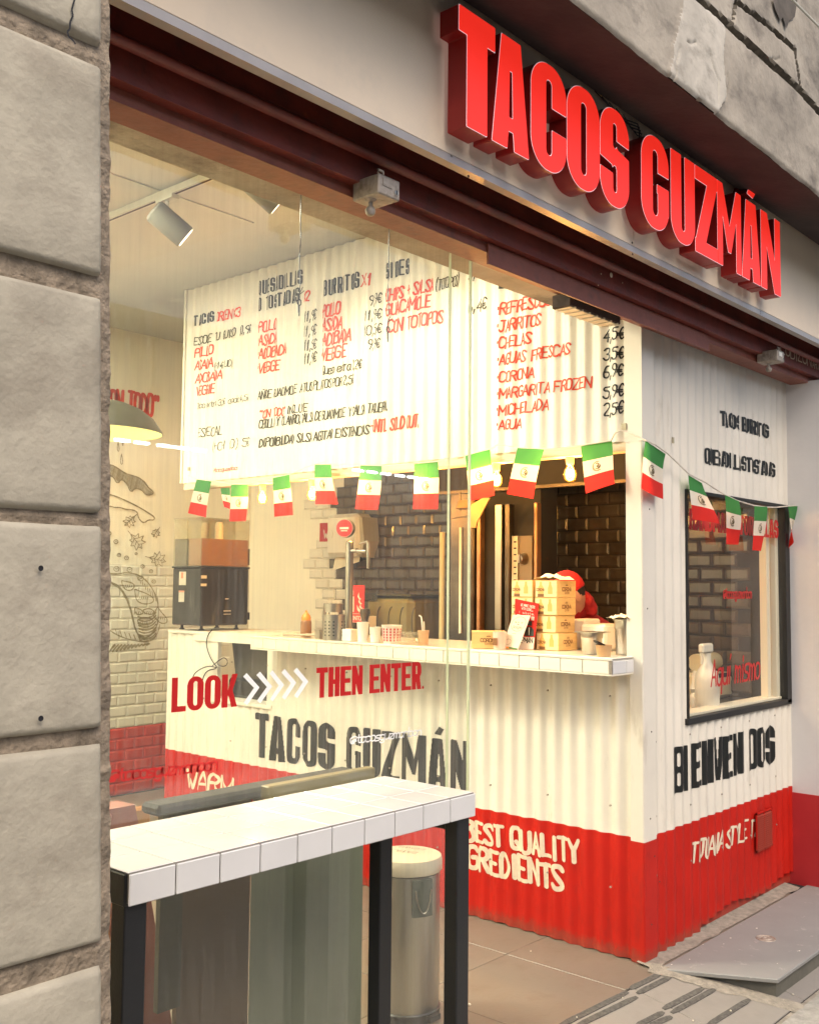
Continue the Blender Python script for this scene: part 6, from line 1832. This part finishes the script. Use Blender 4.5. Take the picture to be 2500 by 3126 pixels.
for k in range(26):
    z = z1_ - .04 - k * .038
    if z > z0_: m.box(X5 + .017, X5 + .02, ky(1570), ky(1563), z, z + .009); m.box(X5 + .017, X5 + .048, ky(1546), ky(1541), z, z + .012)
obj('scale_notches', m, black_gap, ku)
m = MB(); m.box(X5 + .03, X5 + .05, ky(1615), ky(1575), 1.35, z1_ - .0); obj('control_panel', m, mk('bronze_panel', (.17, .135, .09), .45, .1, 5), ku)
kc = at(1596, 1706, X=X5 + .02)
m = MB(); m.lathe([(0, -.035), (.02, -.034), (.026, -.02), (.034, .0), (.036, .01)], kc, 24, axis='X'); m.box(kc.x - .045, kc.x - .03, kc.y - .006, kc.y + .006, kc.z - .024, kc.z + .024); obj('knob', m, steel, ku, smooth=40)
# second dark cabinet and pole behind the glass
m = rbox(X5, X5 + .5, ky(1445), ky(1372), .966, 2.45, .01); kb = thing('fridge_cabinet', 'dark upright cabinet behind the glass edge inside the kiosk', 'cabinet', (X5 + .2, ky(1400), .96)); obj('body', m, steel_d, kb)
m = MB(); m.box(X5 - .012, X5 - .002, ky(1411), ky(1405), 1.35, at(1408, 1610, X=X5).z); obj('handle', m, whitepl, kb)
m = MB(); m.tube([(4.6, at(1350, 1700, X=4.6).y, .966), (4.6, at(1350, 1700, X=4.6).y, at(1350, 1625, X=4.6).z)], .016, 12); tag(obj('steel_pole', m, mk('olive_pole', (.30, .27, .15), .4, .1, 6), smooth=40), 'pale upright pole inside the kiosk left of the glass edge', 'pole')
# wall lamp arm / bracket at the upper middle
a = at(1440, 1540, X=4.7); 
wl = thing('arm_lamp', 'brass shaded arm lamp hanging under the extractor hood', 'lamp', a)
m = MB(); m.tube([at(1380, 1583, X=4.7), at(1425, 1576, X=4.7), at(1444, 1560, X=4.7)], .003, 6); m.tube([at(1405, 1500, X=4.72), at(1405, 1560, X=4.72)], .006, 6); obj('stem', m, steel_d, wl)
q = [at(1400, 1545, X=4.7), at(1455, 1532, X=4.7), at(1457, 1560, X=4.7), at(1402, 1572, X=4.7)]
m = MB(); m.lathe([(.02, .05), (.05, .045), (.065, 0), (.055, -.004)], at(1425, 1552, X=4.7), 20); obj('shade', m, mk('brass_shade', (.55, .36, .14), .35, .1, 6, metal=.6), wl, smooth=40)
# bracket plate
m = MB(); P = [(1455, 1595), (1495, 1520), (1472, 1520), (1432, 1545), (1432, 1610), (1452, 1612)]
P3 = [at(*p, X=4.66) for p in P]; n = len(P3)
m.add([tuple(p) for p in P3] + [(p.x + .012, p.y, p.z) for p in P3], [tuple(range(n)), tuple(range(n, 2 * n))[::-1]] + [(i, (i + 1) % n, n + (i + 1) % n, n + i) for i in range(n)])
tag(obj('metal_bracket', m, mk('brass_plate', (.30, .20, .09), .4, .2, 6, metal=.7)), 'angled brass bracket plate under the extractor hood', 'bracket')
# extractor hood with ribbed underside
hz = at(1780, 1475, X=4.95).z
hd = thing('extractor_hood', 'dark steel extractor hood with ribbed filters at the top of the hatch', 'extractor hood', (5.3, 3.0, hz))
m = MB(); m.box(4.95, 4.965, YK + .12, 4.15, hz, 2.66); m.box(4.95, XW - .02, YK + .12, YK + .135, hz, 2.66); m.box(4.95, XW - .02, 4.14, 4.15, hz, 2.66); obj('shell', m, darkmetal, hd)
m = MB(); m.box(4.94, 4.975, YK + .11, 4.16, hz - .012, hz + .006); obj('lip', m, steel_d, hd)
sm = MB(); sm.box(0, .8, 0, .03, 0, .05); slm2 = mesh_of('filter_slat', sm, darkmetal)
for i in range(22):
    o = obj('filter_slat', slm2, None, hd); o.location = Vector((5.0, 2.5 + i * .075, hz + .10)) - Vector(hd.location); o.rotation_euler = (.5, 0, 0)

# ------------------------------------------------ behind the kiosk window
def wz(px, py, y): return at(*zV(px, py), Y=y)
ysb = YK + .14
c = wz(562, 1800, ysb); top = wz(585, 1385, ysb)
t = thing('spray_bottle', 'white spray bottle standing behind the kiosk window', 'spray bottle', (c.x, ysb, 1.006))
h = top.z - 1.006; r = .36 * abs(wz(620, 1700, ysb).x - wz(497, 1700, ysb).x)
m = MB(); m.lathe([(0, 0), (r, .002), (r, h * .45), (r * .9, h * .55), (r * .35, h * .72), (r * .32, h * .86)], (0, 0, 0), 22); obj('bottle', m, whitepl, t, local=True, smooth=40)
m = rbox(-r * 1.1, r * .8, -.016, .016, h * .86, h, .008); m.box(-r * 1.0, -r * .85, -.006, .006, h * .70, h * .88); obj('trigger', m, whitepl, t, local=True)
yb = YK + .34
a, b = wz(600, 1860, yb), wz(905, 1440, yb)
t = thing('tortilla_press', 'cream tortilla press machine on the shelf behind the kiosk window', 'machine', ((a.x + b.x) / 2, yb, 1.006))
cream = mk('cream_enamel', (.66, .58, .38), .35, .06, 5)
m = rbox(a.x, b.x, yb, yb + .25, 1.006, 1.006 + (b.z - 1.006) * .55, .02); obj('body', m, cream, t)
m = MB(); zc = 1.006 + (b.z - 1.006) * .78; m.tube([(a.x + .01, yb + .10, zc), (b.x - .07, yb + .10, zc)], .05, 22); obj('roller', m, cream, t, smooth=40)
m = rbox(b.x - .07, b.x - .0, yb - .01, yb + .2, 1.03, b.z, .02); obj('gear_cover', m, blackpl, t)
m = MB(); m.box(a.x + .02, b.x - .08, yb - .004, yb, zc - .085, zc - .06); obj('slot', m, black_gap, t)
m = MB(); m.tube([(b.x - .04, yb - .03, zc - .02), (b.x - .04, yb - .03, zc + .03)], .018, 12); m.tube([(b.x - .04, yb - .02, 1.1), (b.x - .04, yb - .04, 1.1)], .02, 12); obj('crank', m, steel, t, smooth=40)
m = MB(); lettering(m, 'MASA', lambda u, v: (b.x - .16 + u, yb - .0016, 1.05 + v), .022, .07, .2) if False else m.box(b.x - .15, b.x - .09, yb - .0016, yb, 1.05, 1.066); obj('badge', m, blackp2, t)
c = wz(462, 1790, YK + .2)
t = thing('small_bottle', 'small pale bottle left of the white spray bottle', 'bottle', (c.x, YK + .2, 1.006))
m = MB(); m.lathe([(0, 0), (.028, .001), (.03, .07), (.018, .09), (.028, .11), (.016, .14), (.012, .20), (0, .205)], (0, 0, 0), 18); obj('body', m, whitepl, t, local=True, smooth=40)
a, b = wz(850, 1790, YK + .42), wz(1000, 1480, YK + .42)
t = thing('white_chair_back', 'pale rounded plastic chair back behind the tortilla press', 'chair back', ((a.x + b.x) / 2, YK + .42, 1.0))
m = rbox(a.x, b.x, YK + .52, YK + .54, 1.006, b.z, .008); obj('panel', m, mk('dull_white', (.35, .31, .26), .5), t)

# ------------------------------------------------ the cook, bent down behind the cartons
hc = at(1733, 1817, X=4.66)
pr_ = thing('person', 'cook in a red cap and red hooded top bending down behind the beer cartons', 'person', (hc.x + .12, hc.y - .05, 0))
me = bpy.data.meshes.new('body')
J = [((hc.x + .18, hc.y - .30, .86), .135), ((hc.x + .16, hc.y - .27, 1.05), .125), ((hc.x + .12, hc.y - .21, 1.26), .15), ((hc.x + .08, hc.y - .13, 1.42), .12), ((hc.x + .045, hc.y - .075, 1.50), .062), ((hc.x + .02, hc.y - .03, hc.z - .05), .058),
     ((hc.x + .26, hc.y - .50, .80), .095), ((hc.x + .27, hc.y - .46, .46), .072), ((hc.x + .27, hc.y - .53, .06), .048),
     ((hc.x + .12, hc.y + .12, .80), .095), ((hc.x + .10, hc.y + .15, .46), .072), ((hc.x + .10, hc.y + .08, .06), .048),
     ((hc.x + .24, hc.y - .10, 1.40), .062), ((hc.x + .27, hc.y + .05, 1.18), .046), ((hc.x + .15, hc.y + .26, 1.12), .032),
     ((hc.x - .06, hc.y - .20, 1.38), .062), ((hc.x - .09, hc.y - .04, 1.16), .046), ((hc.x + .02, hc.y + .20, 1.10), .032),
     ((hc.x + .13, hc.y - .53, .045), .04), ((hc.x - .04, hc.y + .08, .045), .04)]
J = [((p[0] + .08, hc.y + (p[1] - hc.y) * .35 + (.03 if i_ < 6 else .0), p[2]), r_) if i_ != 5 else (p, r_) for i_, (p, r_) in enumerate(J)]
ed = [(0, 1), (1, 2), (2, 3), (3, 4), (4, 5), (0, 6), (6, 7), (7, 8), (8, 18), (0, 9), (9, 10), (10, 11), (11, 19), (3, 12), (12, 13), (13, 14), (3, 15), (15, 16), (16, 17)]
me.from_pydata([Vector(j[0]) - Vector(pr_.location) for j in J], ed, [])
bo = bpy.data.objects.new('body', me); C.objects.link(bo); bo.parent = pr_
sk = bo.modifiers.new('skin', 'SKIN')
for i, v in enumerate(me.skin_vertices[0].data): v.radius = (J[i][1], J[i][1]); v.use_root = (i == 0)
ss = bo.modifiers.new('sub', 'SUBSURF'); ss.levels = 2; ss.render_levels = 2
me.materials.append(hood_m)
# hands with fingers
for jx in (14, 17):
    b0 = Vector(J[jx][0]) - Vector(pr_.location)
    vs, es, rr = [b0, b0 + Vector((-.01, .05, -.01)), b0 + Vector((-.015, .085, -.02))], [(0, 1), (1, 2)], [.026, .036, .030]
    for k, (o_, L_) in enumerate(((-.026, .062), (-.009, .072), (.009, .068), (.026, .052))):
        p = vs[2] + Vector((o_, .008, 0)); q = p + Vector((o_ * .2, L_ * .5, -.01)); e_ = q + Vector((0, L_ * .4, -.02))
        n_ = len(vs); vs += [p, q, e_]; es += [(2, n_), (n_, n_ + 1), (n_ + 1, n_ + 2)]; rr += [.0095, .0085, .007]
    p = vs[1] + Vector((.04, .01, -.005)); q = p + Vector((.018, .03, -.008)); n_ = len(vs); vs += [p, q]; es += [(1, n_), (n_, n_ + 1)]; rr += [.011, .008]
    hm = bpy.data.meshes.new('hand'); hm.from_pydata(vs, es, [])
    ho = bpy.data.objects.new('hand', hm); C.objects.link(ho); ho.parent = pr_
    ho.modifiers.new('skin', 'SKIN')
    for i, v in enumerate(hm.skin_vertices[0].data): v.radius = (rr[i], rr[i]); v.use_root = (i == 0)
    s2 = ho.modifiers.new('sub', 'SUBSURF'); s2.levels = 1; s2.render_levels = 1
    hm.materials.append(skin)
# head: looks towards +Y (left in the picture) and down; local frame F forward, U up, S side
Fv = Vector((-.75, .45, -.45)).normalized(); Sv = Vector((-.45, -.75, 0)).normalized(); Uv = Sv.cross(Fv).normalized()
if Uv.z < 0: Uv = -Uv
HR = .098
def hp(f, s, u): return hc - Vector(pr_.location) + Fv * f + Sv * s + Uv * u
def blob(name, fn, mat, nu=28, nv=18, sm=80):
    m = MB(); vs = []
    for j in range(nv + 1):
        for i in range(nu):
            th_, ph_ = 2 * math.pi * i / nu, math.pi * j / nv
            vs.append(fn(math.sin(ph_) * math.cos(th_), math.sin(ph_) * math.sin(th_), math.cos(ph_)))
    m.add(vs, [(j * nu + i, j * nu + (i + 1) % nu, (j + 1) * nu + (i + 1) % nu, (j + 1) * nu + i) for j in range(nv) for i in range(nu)])
    return obj(name, m, mat, pr_, local=True, smooth=sm)
def headf(x, y, z):
    f, s, u = x * .098, y * .076, z * .118
    if x > 0 and z < 0: f *= 1 - .18 * (-z); s *= 1 - .35 * (-z)
    if x > .75 and abs(y) < .28 and -.35 < z < .1: f += .020 * (1 - abs(y) / .28) * (1 - abs(z + .15) / .3 if abs(z + .15) < .3 else 0)
    return hp(f, s, u)
blob('head', headf, skin)
for sd_ in (-1, 1):
    blob('ear', lambda x, y, z: hp(-.005 + x * .018 - abs(z) * .002, sd_ * (.088 + y * .008 + .006 * (x < 0)), -.012 + z * .030), skin, 14, 10)
    blob('eye', lambda x, y, z: hp(.086 + x * .008, sd_ * .030 + y * .010, .012 + z * .007), hair_m, 10, 6)
    m = MB(); m.tube([hp(.012 * math.cos(a) * 1.0 - .004, sd_ * .099, -.010 + .020 * math.sin(a)) for a in [k * .5 - 1.2 for k in range(7)]], .003, 5); obj('ear_fold', m, skin, pr_, local=True)
blob('mouth', lambda x, y, z: hp(.083 + x * .005, y * .020, -.062 + z * .005), mk('lip', (.35, .12, .09), .5), 10, 6)
blob('hair', lambda x, y, z: hp(-.012 + x * .090, y * .075, .012 + z * .112) if x < -.05 else hp(-.012 + x * .05, y * .068, .012 + z * .1), hair_m)
blob('cap', lambda x, y, z: hp(-.004 + x * .106 + .002 * math.sin(z * 20), y * .088, .026 + max(z, -.10) * .106 + .003 * math.sin(y * 9)), cap_m)
m = MB(); vs = []
for j in range(5):
    for i in range(13):
        a = -1.15 + 2.3 * i / 12
        rr_ = 1 + j * .16
        vs.append(hp(.095 * math.cos(a) * rr_ + .012, .082 * math.sin(a) * (1 + j * .03), .030 + .004 * j - .012 * math.sin(a) ** 2))
m.add(vs, [(j * 13 + i, j * 13 + i + 1, (j + 1) * 13 + i + 1, (j + 1) * 13 + i) for j in range(4) for i in range(12)]); obj('cap_brim', m, mk('dark_brim', (.10, .02, .015), .7), pr_, local=True, smooth=80)
blob('hood', lambda x, y, z: hp(-.078 + x * .036 + .008 * noise.noise((x * 3, y * 3, z * 3)), .004 + y * .066 + .006 * math.sin(z * 8 + x * 2), -.090 + z * .085 + .008 * noise.noise((x * 4 + 3, y * 4, z * 4))), hood_m, 40, 26)

# ================================================================= INSIDE, BEHIND THE GLASS AT LOW LEVEL
# pedal bin
bc = at(1243, 2608, Z=.60)
px_m = scale_at(bc); R_ = 107 * px_m
pb = thing('pedal_bin', 'brushed steel pedal bin with a domed cream lid behind the glass', 'bin', (bc.x, bc.y, 0))
m = MB(); m.lathe([(R_ * .92, 0), (R_ * .94, .004), (R_ * .94, .54), (R_ * .9, .545)], (0, 0, 0), 48); obj('body', m, steel, pb, local=True, smooth=40)
m = MB(); m.lathe([(R_ * .96, .0), (R_ * .98, .035), (R_ * .94, .04)], (0, 0, 0), 48); obj('base_ring', m, blackpl, pb, local=True, smooth=40)
m = MB(); m.lathe([(R_ * .97, .545), (R_, .55), (R_, .585), (R_ * .97, .60), (R_ * .5, .612), (0, .615)], (0, 0, 0), 48); obj('lid', m, mk('cream_steel_lid', (.62, .56, .44), .35, .05, 5, metal=.35), pb, local=True, smooth=40)
m = MB()
lettering(m, 'LATAS', lambda u, v: (-.03 - v * .7 + u * .3, .05 - u * .9 - v * .2, .6155), .035, .12, .08); lettering(m, 'ENVASES', lambda u, v: (.03 - v * .7 + u * .3, .06 - u * .9 - v * .2, .6150), .03, .12, .08)
obj('lid_writing', m, blackp2, pb, local=True)
ang = math.atan2(-bc.y - 0, -bc.x) + .45
ca, sa_ = math.cos(ang), math.sin(ang)
def bp(t_, r_, z): a = ang + t_; return (R_ * r_ * math.cos(a), R_ * r_ * math.sin(a), z)
m = MB(); n = 8
vs = [bp(-.30 + .6 * i / n, 1.04, z) for z in (.40, .535) for i in range(n + 1)]
m.add(vs, [(i, i + 1, n + 2 + i, n + 1 + i) for i in range(n)]); vs2 = [bp(-.30 + .6 * i / n, .93, z) for z in (.40, .535) for i in range(n + 1)]
m.add([vs[0], vs[n + 1], vs2[n + 1], vs2[0]], [(0, 1, 2, 3)]); m.add([vs[n], vs[-1], vs2[-1], vs2[n]], [(0, 1, 2, 3)]); m.add(vs[n + 1:] + vs2[n + 1:], [(i, i + 1, n + 2 + i, n + 1 + i) for i in range(n)])
obj('handle_plate', m, mk('dark_green_plastic', (.05, .06, .045), .4), pb, local=True)
m = MB(); m.tube([bp(-.22 + .44 * i / 12, 1.09, .50 - .085 * math.sin(math.pi * i / 12) ** .6) for i in range(13)], .0028, 6); obj('wire_handle', m, steel, pb, local=True, smooth=60)
m = MB(); m.box(-.03, .03, -R_ * 1.1, -R_ * .85, .01, .03); obj('pedal', m, blackpl, pb, local=True)
# long bench-table behind the glass
b1 = at(1147, 2343, Y=2.40)
bz = b1.z
bt = thing('wooden_bench', 'long dark wooden bench box with an olive rail behind the glass', 'bench', (2.2, 2.6, 0))
m = rbox(at(525, 2440, Y=2.40).x + .35, b1.x, 2.40, 2.44, bz - .045, bz, .004); obj('rail', m, olive_wood, bt)
xl0 = at(470, 2500, Y=2.46).x
m = rbox(xl0, b1.x - .03, 2.44, 2.53, bz - .04, bz - .008, .01); obj('seat_board', m, slate, bt)
m = rbox(xl0 + .10, b1.x - .25, 2.425, 2.44, bz - .12, bz - .046, .003); obj('front_board', m, brown_board, bt)
m = MB(); m.box(xl0 + .62, xl0 + .65, 2.42, 2.426, bz - .11, bz - .03); obj('strap', m, blackpl, bt)
# panels hanging under it
pa, pb_, pc_ = at(470, 3000, Y=2.50).x, at(540, 3000, Y=2.50).x, at(758, 3000, Y=2.50).x
m = MB(); m.box(pa, pb_ - .002, 2.48, 2.50, at(500, 3080, Y=2.5).z, bz - .04); obj('side_panel', m, mk('dark_olive_laminate', (.05, .048, .036), .4, .15, 4), bt)
m = MB(); m.box(pb_, pc_, 2.50, 2.52, .02, bz - .04); obj('front_panel', m, brown_board, bt)
# pleated grey-green curtain panel
xs_c = [pc_ + .002, at(840, 3000, Y=2.5).x, at(855, 3000, Y=2.5).x, at(912, 3000, Y=2.5).x, at(1000, 3000, Y=2.5).x, at(1110, 3000, Y=2.5).x]
m = MB()
ys_c = [2.50, 2.505, 2.53, 2.535, 2.50, 2.51]
for i in range(5):
    m.add([(xs_c[i], ys_c[i], .01), (xs_c[i + 1], ys_c[i + 1], .01), (xs_c[i + 1], ys_c[i + 1], bz - .05), (xs_c[i], ys_c[i], bz - .05)], [(0, 1, 2, 3)])
obj('folding_panel', m, greygreen, bt)
# orange-brown stool at the left and brick red leg
m = MB(); a = at(331, 2700, Y=2.9); 
st = thing('red_stool', 'brick red wooden stool glimpsed between the pillar and the table leg', 'stool', (a.x + .05, 3.0, 0))
m.hexa([(a.x + .20, 2.9, 0), (a.x + .30, 2.9, 0), (a.x + .30, 3.0, 0), (a.x + .20, 3.0, 0), (a.x - .03, 2.9, .93), (a.x + .09, 2.9, .93), (a.x + .09, 3.0, .93), (a.x - .03, 3.0, .93)]); obj('leg', m, redstool, st)
m = rbox(a.x - .45, a.x - .02, 2.85, 3.1, .90, .93, .01); obj('seat', m, redstool, st)
c = at(345, 2430, Y=3.3)
m = rbox(c.x - .4, at(462, 2500, Y=3.3).x, 3.3, 3.34, .25, at(400, 2472, Y=3.3).z, .01)
tag(obj('ochre_board', m, mk('ochre_wood', (.30, .13, .035), .5, .1, 5)), 'ochre wooden board low behind the glass by the pillar', 'board')

# ================================================================= ACROSS THE STREET (seen only as reflections)
op = thing('opposite_building', 'grey plastered building across the street with shutters', 'building', (8, -6.2, 0))
m = MB(); m.box(-12, 34, -6.6, -6.2, -.1, 5); obj('wall', m, street_wall, op)
for i in range(12):
    x = -9 + 3.6 * i
    for z0, z1 in ((-.1, 2.6), (3.2, 4.6)):
        m = MB(); m.box(x, x + (2.4 if z0 < 0 else 1.1), -6.2, -6.17, z0, z1); f = obj('window' if z0 > 0 else 'shutter', m, darkglass if z0 > 0 else shutter_g, op)
        m = MB(); m.box(x - .06, x + (2.46 if z0 < 0 else 1.16), -6.2, -6.14, z1, z1 + .1); obj('lintel', m, street_wall, op)
tl = None
zt = at(350, 1337, Y=10.58).z
tm = MB(); tm.box(0, .19, -.03, .03, -.035, .0)
tmesh = mesh_of('tube', tm, tube_e)
hm_ = MB(); hm_.box(-.01, .20, -.045, .045, 0, .03)
hmesh = mesh_of('housing', hm_, trackwhite)
for i, x in enumerate([6.71, 6.98, 7.31, 7.56, 7.83, 10.7, 11.0, 11.3, 11.62, 11.92, 12.2]):
    t = thing('tube_light', ['first', 'second', 'third', 'fourth', 'fifth', 'sixth', 'seventh', 'eighth', 'ninth', 'tenth', 'last'][i] + ' short white light from the left in the row across the street', 'tube light', (x, -6.0, zt), 'row of short lights across the street')
    obj('tube', tmesh, None, t, local=True); obj('housing', hmesh, None, t, local=True)
